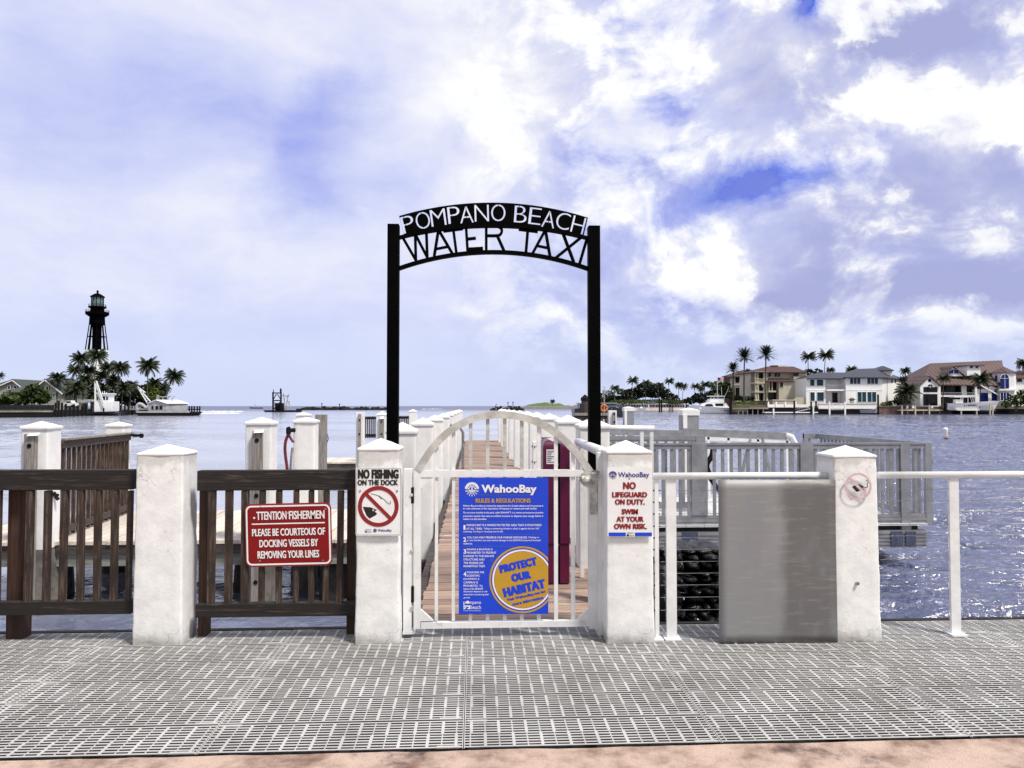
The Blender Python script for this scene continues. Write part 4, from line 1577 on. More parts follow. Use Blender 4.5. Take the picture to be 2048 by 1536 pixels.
# dark piles below
for i, (px, y0) in enumerate(((112, 10.2), (228, 11.6), (500, 10.6), (612, 11.2), (672, 10.0))):
    q = P(px, 1150, y0)
    b = MB().lathe((q.x, y0, 0), [(.19, -2.3), (.22, WZ + .05), (.20, FZ - .45), (.17, FZ - .33)], 14).build('dock_pile', 'wet_piling')
    tag(b, ['black wet pile under the near plank dock, behind the widest brown fence upright', 'black wet pile under the near plank dock, just left of the plain white post',
            'black wet pile under the near plank dock, behind the left half of the red sign', 'black wet pile under the near plank dock, behind the right half of the red sign',
            'black wet pile under the near plank dock, right of the red sign'][i], 'pile', 'piles under the near plank dock')


def timber_face(root, x0, x1, z0, z1, y, bolts):
    MB().box((x0, y - .07, z0), (x1, y - .004, z1)).build('fender_timber', 'grey_wood', root, bevel=.004)
    for z in bolts:
        MB().tube([((x0 + x1) / 2, y - .078, z), ((x0 + x1) / 2, y - .06, z)], .026, 10).build('bolt', 'rubber_black', root)


def dock_post(pl, pr, eave, apex, Y, label, timber=None, tag_=False, foot=-.12, bolts=()):
    a, b = P(pl, eave, Y), P(pr, eave, Y)
    w = b.x - a.x
    za = P((pl + pr) / 2, apex, Y + w / 2).z
    o = thing('dock_post', label, 'post', ((a.x + b.x) / 2, Y + w / 2, WZ))
    post_meshes(o, a.x, b.x, Y, Y + w, foot, a.z, za, seed=rnd.uniform(0, 50), amp=.004, over=.012, taper=.0, shaft_mat='plaster_white', rings=16)
    MB().lathe(((a.x + b.x) / 2, Y + w / 2, 0), [(w * .70, -2.2), (w * .74, WZ), (w * .70, WZ + .25), (w * .69, foot + .01)], 4, a0=R(45)).build('stained_foot', 'piling_stain', o)
    if timber:
        t0, t1 = P(timber[0], eave, Y), P(timber[1], eave, Y)
        zt = P(timber[0], timber[2], Y).z
        timber_face(o, t0.x, t1.x, -1.2, zt, Y, [P(timber[0], q, Y).z for q in bolts])
        if tag_:
            q0, q1 = P(timber[0], timber[2] + 4, Y - .08), P(timber[1], timber[2] - 1, Y - .08)
            mb = MB().prism([(q0.x, Y - .10, q0.z), (q1.x, Y - .10, q0.z + .006), (q1.x, Y - .05, q1.z + .006), (q0.x, Y - .05, q1.z)], (0, .012, .004))
            mb.build('berth_tag', 'sign_white', o)
    return o


dock_post(42, 95, 859, 842, 9.35, 'white capped dock post at the left edge, a brown timber fixed to its face', timber=(55, 77, 868), bolts=(891,), tag_=True, foot=-.18)
dock_post(211, 247, 854, 843, 11.95, 'white dock post with a black tap at the far end of the slatted railing')
dock_post(491, 542, 850, 834, 9.3, 'white capped dock post with a grey timber and a small white tag', timber=(508, 527, 862), bolts=(880, 990, 1162), tag_=True, foot=-.16)
dock_post(587, 629, 846, 834, 10.5, 'rough white capped dock post with a red hose hanging beside it')
dock_post(592, 617, 832, 824, 17.6, 'small white cap showing behind the rough white dock post')
dock_post(753, 774, 831, 822, 22.6, 'white dock post with a brown timber, left of the archway upright', timber=(759, 768, 834), bolts=(844, 868), tag_=True)
dock_post(818, 833, 824, 818, 30.0, 'small far white dock post seen just inside the archway, left of the boardwalk')

q0, q1 = P(630, 829, 16.0), P(651, 829, 16.0)
root = thing('timber_pile', 'uncapped pale timber pile with a small cleat, right of the rough white dock post', 'pile', ((q0.x + q1.x) / 2, 16.1, WZ))
MB().box((q0.x, 16.0, -2.2), (q1.x, 16.22, q0.z)).build('shaft', 'grey_wood', root, bevel=.012)
c = P(652, 877, 16.05)
mb = MB().tube([c + Vector((.02, 0, -.09)), c + Vector((.05, 0, 0)), c + Vector((.03, 0, .1))], .012, 6)
mb.tube([c + Vector((-.01, 0, .03)), c + Vector((.05, 0, .03))], .01, 6)
mb.build('cleat', 'steel', root)
q0, q1 = P(712, 825, 21.5), P(728, 825, 21.5)
root = thing('timber_pile', 'uncapped pale timber pile with a brown plank, left of the far dark railing', 'pile', ((q0.x + q1.x) / 2, 21.6, WZ))
MB().box((q0.x, 21.5, -2.2), (q1.x, 21.7, q0.z)).build('shaft', 'plaster_white', root, bevel=.01)
timber_face(root, P(717, 825, 21.5).x, P(722.5, 825, 21.5).x, -1, P(717, 828, 21.5).z, 21.5, [P(717, 840, 21.5).z, P(717, 868, 21.5).z])


def slat_rail(p, q, zt, zb, n, label, mat='dark_wood', up='dark_wood_upright', t=.10, w=.045):
    """timber railing from p to q (xy), top zt, foot zb"""
    p, q = Vector((p[0], p[1], 0)), Vector((q[0], q[1], 0))
    m = (p + q) / 2
    root = thing('dock_railing', label, 'railing', (m.x, m.y, zb))
    z = Vector((0, 0, 1))
    MB().bar(p + z * (zt - t / 2), q + z * (zt - t / 2), .06, t).build('top_rail', mat, root)
    MB().bar(p + z * (zb + .10), q + z * (zb + .10), .05, .09).build('bottom_rail', mat, root)
    MB().bar(p + z * (zt + .012), q + z * (zt + .012), .13, .022).build('cap_board', 'grey_wood', root)
    for i in range(n):
        s = p + (q - p) * ((i + .5) / n)
        MB().bar(s + z * (zb + .02), s + z * (zt - t), w, .035, up=(q - p).normalized()).build('baluster', up, root)
    return root


a, b = P(122, 881, 9.72), P(258, 871, 12.0)
slat_rail((a.x, 9.72), (b.x, 12.0), a.z, FZ, 15, 'dark slatted railing running back between the two left white dock posts', mat='beam_wood')
a, b = P(729, 834, 22.9), P(752, 834, 22.9)
slat_rail((a.x, 22.9), (b.x, 22.9), a.z, a.z - .66, 6, 'short far dark railing between the pale pile and the white dock post', t=.07, w=.028)
a, b = P(776, 833, 23.4), P(818, 833, 23.4)
slat_rail((a.x, 23.4), (b.x, 23.4), a.z, a.z - .66, 12, 'far dark railing seen through the left of the archway', t=.07, w=.028)

# taps and hose
root = thing('garden_hose', 'red and black hose hanging from a tap beside the rough white dock post', 'hose', P(580, 935, 10.45))
c = P(577, 861, 10.45)
MB().tube([P(*p, 10.45) for p in catmull([(577, 868), (572, 880), (570, 895), (571, 912), (574, 935), (576, 960)], 5)], .021, 8).build('hose', 'hose_red', root, smooth=True)
MB().tube([P(*p, 10.44) for p in catmull([(577, 866), (580, 874), (585, 882), (588, 884)], 5)], .017, 8).build('hose_end', 'hose_red', root, smooth=True)
MB().tube([P(*p, 10.46) for p in catmull([(585, 895), (583, 912), (581, 940)], 5)], .016, 8).build('hose_tail', 'grey_wood', root, smooth=True)
mb = MB()
mb.tube([c, P(590, 860, 10.5)], .028, 8)
mb.tube([P(577, 856, 10.45), P(577, 868, 10.45)], .034, 8)
mb.tube([P(574, 857, 10.44), P(580, 855, 10.44)], .018, 8)
mb.build('tap', 'rubber_black', root)
root = thing('dock_tap', 'small black tap sticking out of the left dock post', 'tap', P(275, 872, 11.9))
mb = MB().tube([P(258, 870, 12.1), P(286, 871.5, 12.0)], .022, 8)
mb.build('pipe', 'rubber_black', root)
mb = MB().tube([P(283, 867, 12.0), P(283, 876, 12.0)], .028, 8).tube([P(270, 869, 12.0), P(270, 874, 12.0)], .03, 8)
mb.build('valve', 'rubber_black', root)
root = thing('dock_cleat', 'small dark cleat on the left dock post, seen between the fence bars', 'cleat', P(113, 993, 9.5))
MB().tube([P(*p, 9.5) for p in catmull([(107, 985), (111, 990), (113, 995), (117, 999)], 4)], .022, 6).build('horn', 'rubber_black', root)
MB().tube([P(108, 993, 9.55), P(116, 990, 9.5)], .018, 6).build('base', 'rubber_black', root)

# ------------------------------------------------------------------ grey aluminium platform, right
QY, QB = 11.5, 15.3
c0, c1 = P(1862, 885, QY), P(1862, 1047, QY)
ztop, zbot = c0.z, c1.z
xr = c0.x
xl = P(1180, 885, QY).x
DZ = zbot + .05
root = thing('boat_platform', 'flat grey deck of the metal platform beyond the cable railing', 'platform', ((xl + xr) / 2, QY, WZ))
mb = MB()
x = xl
while x < xr - .12:
    mb.box((x, QY - .06, DZ - .07), (x + .285, QB + .05, DZ - .04))
    x += .295
mb.build('decking', 'galv_deck', root)
zf = P(1500, 1095, QY).z
mb = MB()
xe = P(1850, 1060, QY).x
nrib = 9
z0_, z1_ = zf, P(1500, 1062, QY).z
for i in range(nrib):
    a = z0_ + (z1_ - z0_) * i / nrib
    mb.box((xl, QY - .03 - .012 * (i % 2), a), (xe, QY + .04, a + (z1_ - z0_) / nrib))
mb.build('fascia', 'galv', root)
for x0, x1 in ((1365, 1396), (1783, 1806), (1812, 1832)):
    MB().pbox(x0, 1063, x1, 1095, QY - .055, .01).build('bracket', 'blue_steel', root)
MB().box((xl, QY + .06, zf + .02), (xr - .2, QB, DZ - .075)).build('float', 'wet_piling', root)

root = thing('platform_railing', 'grey metal railing with close upright bars along the front of the platform', 'railing', ((xl + xr) / 2, QY, DZ))
tw = .095
mb = MB()
for i, (dz, hh, yy) in enumerate(((0, .03, .012), (.032, .022, .0), (.056, .039, .006))):
    mb.box((xl, QY - yy, ztop - dz - hh), (xr, QY + .05, ztop - dz))
mb.build('top_rail', 'galv', root)
mb = MB()
zb1 = P(1500, 1030, QY).z
for i in range(3):
    h_ = (zb1 - zbot) / 3
    mb.box((xl, QY - (.012 if i % 2 else .004), zbot + i * h_), (xr, QY + .05, zbot + (i + 1) * h_ - .004))
mb.build('bottom_rail', 'galv', root)
MB().box((xr - .10, QY - .014, zbot + .001), (xr + .003, QY + .052, ztop - .001)).build('end_post', 'galv', root)
for x0, x1, bot in ((1383, 1413, 1030), (1600, 1626, 1030), (1800, 1819, 1086)):
    p, q = P(x0, 900, QY), P(x1, 900, QY)
    MB().box((p.x, QY - .018, P(1500, bot, QY).z), (q.x, QY + .045, ztop - .02)).build('post', 'galv', root)
x = xl + .07
step = (P(1446, 900, QY).x - P(1429, 900, QY).x)
while x < xr - .12:
    MB().box((x - .024, QY + .008, zb1 - .01), (x + .024, QY + .034, ztop - .085)).build('baluster', 'galv', root)
    x += step
# side railing going back, and the far railing
bx = P(1660, 867, QB).x
root = thing('platform_railing', 'grey metal railing along the right hand side of the platform, running away', 'railing', ((xr + bx) / 2, (QY + QB) / 2, DZ))
MB().bar((xr - .045, QY + .06, ztop - .05), (xr - .045, QB, ztop - .05), .075, .10).build('top_rail', 'galv', root)
MB().bar((xr - .045, QY + .06, zb1 - .05), (xr - .045, QB, zb1 - .05), .07, .09).build('bottom_rail', 'galv', root)
yb = QY + .25
while yb < QB - .05:
    MB().box((xr - .06, yb - .024, zb1 - .01), (xr - .03, yb + .024, ztop - .09)).build('baluster', 'galv', root)
    yb += .155
root = thing('platform_railing', 'short grey metal railing on the far edge of the platform, above the white post cap', 'railing', (xr - .5, QB, DZ))
fl = P(1608, 867, QB).x
MB().box((fl, QB, ztop - .10), (xr - .005, QB + .06, ztop + .002)).build('top_rail', 'galv', root)
MB().box((fl, QB, zb1 - .08), (xr - .005, QB + .06, zb1)).build('bottom_rail', 'galv', root)
for xx in (fl + .03, xr - .6):
    MB().box((xx - .03, QB - .005, zb1 - .08), (xx + .03, QB + .065, ztop)).build('post', 'galv', root)
xx = fl + .12
while xx < xr - .1:
    MB().box((xx - .024, QB + .01, zb1), (xx + .024, QB + .04, ztop - .095)).build('baluster', 'galv', root)
    xx += .155
# rail behind on the left of the platform
LY = 13.0
a, b = P(1180, 872, LY), P(1410, 872, LY)
root = thing('platform_railing', 'grey metal railing behind the front one, right of the archway upright', 'railing', ((a.x + b.x) / 2, LY, DZ))
mb = MB()
for i in range(3):
    mb.box((a.x, LY - .008 * (i % 2), a.z - .034 * (i + 1)), (b.x, LY + .05, a.z - .034 * i - .003))
mb.build('top_rail', 'galv', root)
MB().box((b.x - .16, LY - .012, DZ - .04), (b.x, LY + .052, a.z - .002)).build('end_post', 'galv', root)
MB().box((a.x, LY, zb1 - .1), (b.x, LY + .05, zb1)).build('bottom_rail', 'galv', root)
xx = a.x + .1
while xx < b.x - .2:
    MB().box((xx - .022, LY + .01, zb1), (xx + .022, LY + .036, a.z - .10)).build('baluster', 'galv', root)
    xx += .155
# gangway rails beyond
NY = 14.6
root = thing('gangway', 'white and grey gangway with sloping handrails behind the metal platform', 'gangway', (P(1450, 870, NY).x, NY, WZ))
for k, Yk in enumerate((NY, NY + 1.2)):
    a, b = P(1367 - k * 160, 863, Yk), P(1573, 872, Yk)
    MB().bar(a, b, .06, .13).build('handrail', 'galv', root)
    a2, b2 = P(1410 - k * 100, 876, Yk), P(1580, 884, Yk)
    MB().bar(a2, b2, .045, .05).build('mid_rail', 'white_metal', root)
    for px in (1416, 1456, 1515, 1573):
        t = P(px, 868, Yk)
        MB().bar((t.x, Yk, t.z - .02), (t.x + .02, Yk, DZ - .35), .045).build('stanchion', 'white_metal', root)
    t = P(1575, 870, Yk)
    MB().tube([t + Vector((-.04, 0, .0)), t + Vector((.08, 0, -.03)), t + Vector((.2, 0, -.25)), t + Vector((.26, 0, -.7)), t + Vector((.26, 0, -1.2))], .055, 10).build('end_bow', 'white_metal', root, smooth=True)
    for px in (1500, 1524):
        t = P(px, 872, Yk)
        MB().bar((t.x, Yk, t.z - .06), (t.x + (.35 if px > 1510 else -.35), Yk, DZ - .3), .05).build('brace', 'galv', root)
a, b = P(1330, 1010, NY), P(1600, 1010, NY)
MB().box((a.x, NY + .04, DZ - .45), (b.x, NY + 1.16, DZ - .36)).build('deck', 'galv_deck', root)
MB().box((a.x, NY - .02, DZ - .62), (b.x, NY + .03, DZ - .30)).build('side_beam', 'white_metal', root)
# dark trusses seen through the bars
root = thing('mooring_hook', 'dark curved mooring hook standing behind the platform bars', 'hook', (P(1400, 930, 12.6).x, 12.6, DZ))
for k in range(3):
    MB().tube([P(*p, 12.6 + k * .1) for p in catmull([(1425 + k * 3, 885), (1422 + k * 3, 910), (1410 + k * 3, 930), (1418 + k * 3, 955), (1440, 985)], 4)], .03, 8).build('arm', 'rubber_black', root)
MB().bar(P(1330, 955, 12.4), P(1330, 900, 12.4), .05).build('pin', 'steel', root)

# pile below, right of the no lifeguard post
q = P(1326, 1100, 8.6)
b = MB().lathe((q.x, 8.6, 0), [(.13, -2.2), (.13, -.3), (.12, DZ - .1)], 12).build('dock_pile', 'wet_piling')
tag(b, 'dark brown pile in the water just right of the no lifeguard post', 'pile')

# white and grey piles further out, right
def capped_pile(pl, pr, top, apex, bot, Y, label, faces='galv'):
    a, b = P(pl, top, Y), P(pr, top, Y)
    w = b.x - a.x
    o = thing('mooring_pile', label, 'pile', ((a.x + b.x) / 2, Y + w / 2, WZ))
    MB().box((a.x, Y, -2.2), (b.x, Y + w, a.z)).build('shaft', faces, o, bevel=.01)
    MB().box((a.x - .002, Y - .03, -1.4), (a.x + w * .24, Y - .002, a.z)).build('edge_board', 'plaster_white', o)
    za = P(pl, apex, Y).z
    MB().lathe(((a.x + b.x) / 2, Y + w / 2, 0), [(w * .76, a.z - .02), (w * .77, a.z + .10), (.01, za)], 4, a0=R(45)).build('cap', 'plaster_white', o)
    return o


capped_pile(1366, 1398, 829, 815.5, 862, 16.5, 'large grey pile with a white pyramid cap standing behind the platform railing')
capped_pile(1249, 1268, 821, 813, 860, 24.0, 'smaller grey pile with a white pyramid cap, right of the archway upright')
root = thing('timber_pile', 'white timber pile with a bolted grey plank, right of the archway upright', 'pile', (P(1225, 820, 20).x, 20.1, WZ))
q0, q1 = P(1218, 821, 20), P(1233.5, 821, 20)
MB().box((q0.x, 20, -2.2), (q1.x, 20.2, q0.z)).build('shaft', 'plaster_white', root, bevel=.01)
timber_face(root, P(1225, 823, 20).x, P(1230, 823, 20).x, -1, P(1225, 824, 20).z, 20, [P(1225, 828, 20).z, P(1225, 844, 20).z])
a, b = P(1150, 829, 20.6), P(1219, 829, 20.6)
root = thing('dock_railing', 'far timber rail with pale uprights behind the right archway upright', 'railing', ((a.x + b.x) / 2, 20.6, 0))
MB().box((a.x, 20.6, a.z - .03), (b.x, 20.9, a.z + .04)).build('top_rail', 'grey_wood', root)
MB().box((a.x, 20.62, a.z - .13), (b.x, 20.7, a.z - .032)).build('beam', 'dark_wood', root)
for i in range(7):
    x = a.x + (b.x - a.x) * (i + .4) / 7
    MB().box((x - .04, 20.62, a.z - .9), (x + .04, 20.7, a.z - .132)).build('upright', 'beam_wood', root)
q = P(1170, 800, 22.0)
root = thing('mooring_pile', 'tall dark wooden pile with a black pointed cap beside the archway upright', 'pile', (q.x, 22, WZ))
r_ = (P(1177.5, 800, 22) - P(1162, 800, 22)).x / 2
MB().lathe((q.x, 22, 0), [(r_ * .9, -2.2), (r_ * .95, q.z)], 12).build('shaft', 'beam_wood', root, smooth=False)
MB().lathe((q.x, 22, 0), [(r_ * 1.12, q.z - .02), (r_ * 1.12, q.z + .06), (.01, P(1170, 789, 22).z)], 8).build('cap', 'rubber_black', root)
# ring buoy and lamp on the far right dock
q = P(1208, 824, 20.7)
root = thing('life_ring', 'small orange life ring on the far timber rail', 'life ring', q)
MB().tube([q + Vector((.085 * math.cos(t / 3), 0, .11 + .085 * math.sin(t / 3))) for t in range(20)], .028, 8).build('ring', 'orange', root, smooth=True)
MB().bar(q, q + Vector((0, 0, .05)), .04).build('holder', 'grey_wood', root)
# ------------------------------------------------------------------ far shores: land
def Zp(py, Y):
    return P(1024, py, Y).z


def Xp(px, Y):
    return P(px, 812, Y).x


def slab(name, pts, z, zb, mat, rough=0.0):
    """ground sheet over xy outline with a skirt"""
    mb = MB().prism([(x, y, z) for x, y in pts], (0, 0, zb - z))
    return struct(mb.build(name, mat))


slab('island_ground', [(Xp(-400, 158), 158), (Xp(105, 172), 172), (Xp(180, 205), 205), (Xp(330, 240), 240), (Xp(345, 300), 300), (Xp(-400, 330), 330)], .55, -3, 'rubber_black')
slab('island_lawn', [(Xp(-400, 159.5), 159.5), (Xp(104, 173), 173), (Xp(100, 182), 182), (Xp(-400, 176), 176)], .62, .4, 'grass')
slab('shore_ground', [(Xp(1384, 250), 250), (Xp(1464, 250), 250), (Xp(1464, 224), 224), (Xp(2600, 224), 224), (Xp(2600, 420), 420), (Xp(1384, 420), 420)], 1.5, -3, 'earth')
slab('lawn', [(Xp(1466, 225), 225), (Xp(1535, 225), 225), (Xp(1535, 236), 236), (Xp(1466, 236), 236)], 1.9, 1, 'grass')


def dune(name, px0, px1, pyb, Y, top, dep, mat, seed):
    mb = MB()
    n, m = 40, 10
    vs, fs = [], []
    for i in range(n + 1):
        t = i / n
        x = Xp(px0 + (px1 - px0) * t, Y)
        for j in range(m + 1):
            u = j / m
            h = top * math.sin(math.pi * min(1, t * 1.06)) ** .6 * (math.sin(math.pi * u * .5) if u < 1 else 1) * (.75 + .5 * noise.noise((t * 6 + seed, u * 2, 1)))
            vs.append((x, Y + dep * u, -1.2 + max(h, .05) + u * .8))
    for i in range(n):
        for j in range(m):
            a = i * (m + 1) + j
            fs.append((a, a + m + 1, a + m + 2, a + 1))
    mb.add(vs, fs)
    return struct(mb.build(name, mat))


slab('beach_sand', [(Xp(1195, 392), 392), (Xp(1395, 385), 385), (Xp(1400, 440), 440), (Xp(1190, 440), 440)], .35, -3, 'sand')
slab('beach_slope', [(Xp(1190, 384), 384), (Xp(1400, 378), 378), (Xp(1400, 392), 392), (Xp(1190, 393), 393)], -.35, -3, 'sand')
slab('far_beach', [(Xp(1010, 690), 690), (Xp(1230, 620), 620), (Xp(1230, 830), 830), (Xp(1030, 830), 830)], .9, -3, 'sand')
dune('sand_dune', 1050, 1172, 812, 735, 6.6, 60, 'foliage_bright', 1)
dune('sand_dune', 1120, 1240, 812, 690, 3.8, 40, 'grass', 4)


# ------------------------------------------------------------------ vegetation builders
def frond(mb, az, el0, L, droop, ll, lw, nst, r, hang=.6, vee=0.0):
    """feathered palm leaf from the origin"""
    p = Vector((0, 0, 0))
    el = el0
    st = L / nst
    out = Vector((math.cos(az), math.sin(az), 0))
    side = Vector((-out.y, out.x, 0))
    pts = [p.copy()]
    dirs = []
    for i in range(nst):
        d = out * math.cos(el) + Vector((0, 0, math.sin(el)))
        dirs.append(d)
        p = p + d * st
        pts.append(p.copy())
        el -= droop / nst * (0.4 + 1.2 * i / nst)
    w = .012 * L
    for a, b in zip(pts, pts[1:]):
        mb.add([a - side * w, a + side * w, b + side * w, b - side * w], [(0, 1, 2, 3)])
    for i in range(1, nst + 1):
        t = i / nst
        prof = math.sin(math.pi * min(1, .12 + t * .86)) ** .7
        d = dirs[min(i, nst - 1)]
        q = pts[i]
        for s in (-1, 1):
            n = ll * prof * r.uniform(.8, 1.15)
            v = (side * s * (1 - hang * .5) + d * .75 + Vector((0, 0, -hang + vee))).normalized() * n
            ww = d * lw
            mb.add([q - ww, q + ww, q + v + d * lw * .2], [(0, 1, 2)])


def crown_mesh(kind, seed):
    r = random.Random(seed)
    mb = MB()
    if kind == 'coco':
        n = 34
        for i in range(n):
            el = R(78 - 112 * ((i + r.uniform(-.3, .3)) / n))
            frond(mb, i * 2.39996 + r.uniform(-.25, .25), el, r.uniform(.82, 1.05), R(r.uniform(62, 95)), .34, .046, 14, r, hang=.72)
    elif kind == 'date':
        n = 58
        for i in range(n):
            el = R(82 - 100 * ((i + r.uniform(-.4, .4)) / n))
            frond(mb, i * 2.39996 + r.uniform(-.2, .2), el, r.uniform(.9, 1.02), R(r.uniform(22, 44)), .22, .040, 12, r, hang=.18, vee=.1)
    elif kind == 'wind':
        n = 28
        for i in range(n):
            el = R(80 - 95 * ((i + r.uniform(-.3, .3)) / n))
            az = i * 2.39996
            az = az + .55 * math.sin(-az)          # trade wind sweeps the leaves to one side
            frond(mb, az, el, r.uniform(.85, 1.08), R(r.uniform(55, 88)), .34, .046, 14, r, hang=.7)
    o = mb.build('crown', 'palm_leaf' if kind != 'date' else 'palm_leaf_dark', normals=False)
    me = o.data
    # the builder recentres; undo so that the origin is the crown's heart
    off = Vector(o['_o'])
    for v in me.vertices:
        v.co += off
    bpy.data.objects.remove(o)
    return me


CROWN = {('coco', i): crown_mesh('coco', 10 + i) for i in range(4)}
CROWN.update({('date', i): crown_mesh('date', 30 + i) for i in range(2)})
CROWN.update({('wind', i): crown_mesh('wind', 50 + i) for i in range(3)})
_pc = [0]


def palm(px, py, bx, by, Y, r_px, label, kind='coco', group=None, dark=False, trunk=.17):
    s = r_px * Y / FPX
    top = P(px, py, Y)
    bot = P(bx, by, Y)
    root = thing('date_palm' if kind == 'date' else 'coconut_palm', label, 'palm tree', bot, group)
    d = top - bot
    bend = Vector((-d.x * .25, 0, 0))
    pts = [bot + d * t + bend * math.sin(math.pi * t) for t in [i / 8 for i in range(9)]]
    pts[0] = bot - Vector((0, 0, .5))
    MB().tube(pts, trunk * (1.6 if kind == 'date' else 1.0), 7, r2=trunk * (1.15 if kind == 'date' else .62)).build('trunk', 'palm_trunk', root)
    _pc[0] += 1
    k = [q for q in CROWN if q[0] == kind]
    me = CROWN[k[_pc[0] % len(k)]]
    o = bpy.data.objects.new('crown', me)
    COL.objects.link(o)
    o.parent = root
    o.location = top - bot
    o.rotation_euler = (0, 0, 0 if kind == 'wind' else rnd.uniform(0, 6.28))
    o.scale = (s, s, s * rnd.uniform(.92, 1.05))
    o['_o'] = tuple(bot)
    return root


def leafcloud(mb, c, rad, n, size, r):
    for _ in range(n):
        while True:
            q = Vector((r.uniform(-1, 1), r.uniform(-1, 1), r.uniform(-1, 1)))
            if .25 < q.length < 1:
                break
        q = q * (q.length ** -.35)
        q *= (.86 + .30 * noise.noise(q * 2.2 + Vector(c) * .37))
        p = Vector((c[0] + q.x * rad[0], c[1] + q.y * rad[1], c[2] + q.z * rad[2]))
        u = Vector((r.uniform(-1, 1), r.uniform(-1, 1), r.uniform(-.6, .6))).normalized()
        v = u.orthogonal().normalized()
        v = (v * math.cos(a := r.uniform(0, 6.28)) + u.cross(v) * math.sin(a))
        s = size * r.uniform(.6, 1.3)
        mb.add([p - u * s, p + v * s * .55, p + u * s, p - v * s * .55], [(0, 1, 2, 3)])


def shrub(clumps, Y, label, mat='foliage', name='shrub', cat='shrub', size=.45, dens=9, trunk=None, dep=None, kind=None, group=None):
    """clumps: photo ellipses (px, py, rx, ry)"""
    r = random.Random(int(clumps[0][0] * 7 + clumps[0][1]))
    k = Y / FPX
    mb = MB()
    zmin = 99
    for (px, py, rx, ry) in clumps:
        c = P(px, py, Y + r.uniform(-1, 1))
        n = int(max(40, dens * rx * ry * k * k / (size * size) * 1.1))
        leafcloud(mb, c, (rx * k, (dep or rx * .8) * k, ry * k), n, size, r)
        zmin = min(zmin, c.z - ry * k)
    c = P(clumps[0][0], clumps[0][1], Y)
    if kind == 'stuff':
        o = mb.build(name, mat, normals=False)
        o['kind'] = 'stuff'
        o['label'] = label
        o['category'] = cat
        return o
    root = thing(name, label, cat, (c.x, Y, zmin), group)
    mb.build('crown', mat, root, normals=False)
    t = MB()
    for i in range(3):
        t.tube([(c.x + (i - 1) * .25, Y, zmin - 1.0), (c.x + (i - 1) * .6, Y + .2, c.z - .2 * (c.z - zmin)), (c.x + (i - 1) * 1.4, Y + .1, c.z + .2)], .13, 6, r2=.05)
    t.build('trunk', 'palm_trunk', root)
    return root


# ------------------------------------------------------------------ lighthouse island (left)
LY_ = 279.0
lz = .4
cx = Xp(191.5, LY_)
lh = thing('lighthouse', 'tall black iron skeleton lighthouse with a white lower half among palms', 'lighthouse', (cx, LY_, lz))
u = LY_ / FPX


def lzp(py):
    return Zp(py, LY_) - lz


L0 = (cx, LY_, lz)
rb = 33 * u
for i in range(8):
    t = R(22.5 + 45 * i)
    p0 = Vector((cx + rb * math.cos(t), LY_ + rb * math.sin(t), lz))
    p1 = Vector((cx + 13.2 * u * math.cos(t), LY_ + 13.2 * u * math.sin(t), Zp(652, LY_)))
    MB().tube([p0, p1], .26, 8, r2=.18).build('leg', 'lighthouse_paint', lh)
for py in (677, 706, 745, 785):
    t_ = (Zp(py, LY_) - lz) / (Zp(652, LY_) - lz)
    rr = (rb + (13.2 * u - rb) * t_)
    mb = MB()
    for i in range(8):
        a, b = R(22.5 + 45 * i), R(67.5 + 45 * i)
        mb.bar((cx + rr * math.cos(a), LY_ + rr * math.sin(a), Zp(py, LY_)), (cx + rr * math.cos(b), LY_ + rr * math.sin(b), Zp(py, LY_)), .2)
        mb.bar((cx + rr * math.cos(a), LY_ + rr * math.sin(a), Zp(py, LY_)), (cx, LY_, Zp(py, LY_)), .12)
    mb.build('ring_brace', 'lighthouse_paint', lh)
MB().lathe(L0, [(8.5 * u, 0), (8.2 * u, lzp(654))], 20).build('stair_tube', 'lighthouse_paint', lh, smooth=False)
MB().lathe(L0, [(13.4 * u, lzp(654)), (14.2 * u, lzp(652)), (13.6 * u, lzp(640)), (12.2 * u, lzp(622))], 20).build('watch_room', 'lighthouse_paint', lh)
mb = MB().lathe(L0, [(15 * u, lzp(638)), (20.8 * u, lzp(634)), (21 * u, lzp(629.5)), (12.5 * u, lzp(629))], 20)
mb.build('main_gallery', 'lighthouse_paint', lh)
for rr, y0, y1, nm in ((20.8, 629.5, 625.5, 'gallery_rail'), (15.5, 618.5, 614.5, 'lantern_rail')):
    mb = MB()
    for i in range(20):
        a, b = R(18 * i), R(18 * i + 18)
        for yy in (y1, (y0 + y1) / 2):
            mb.bar((cx + rr * u * math.cos(a), LY_ + rr * u * math.sin(a), Zp(yy, LY_)), (cx + rr * u * math.cos(b), LY_ + rr * u * math.sin(b), Zp(yy, LY_)), .06)
        mb.bar((cx + rr * u * math.cos(a), LY_ + rr * u * math.sin(a), Zp(y0, LY_)), (cx + rr * u * math.cos(a), LY_ + rr * u * math.sin(a), Zp(y1, LY_)), .06)
    mb.build(nm, 'lighthouse_paint', lh)
MB().lathe(L0, [(12.4 * u, lzp(622)), (16 * u, lzp(621)), (16 * u, lzp(618.5)), (11.5 * u, lzp(618))], 20).build('lantern_gallery', 'lighthouse_paint', lh)
MB().lathe(L0, [(10.6 * u, lzp(618)), (10.6 * u, lzp(600.5))], 10).build('lantern_glass', 'glass_lens', lh)
MB().lathe(L0, [(6 * u, lzp(616.5)), (8.4 * u, lzp(609)), (6 * u, lzp(602.5))], 14).build('lens', 'glass_teal', lh)
mb = MB()
for i in range(10):
    a = R(36 * i)
    mb.bar((cx + 10.8 * u * math.cos(a), LY_ + 10.8 * u * math.sin(a), Zp(618, LY_)), (cx + 10.8 * u * math.cos(a), LY_ + 10.8 * u * math.sin(a), Zp(600.5, LY_)), .16)
mb.build('lantern_bars', 'lighthouse_paint', lh)
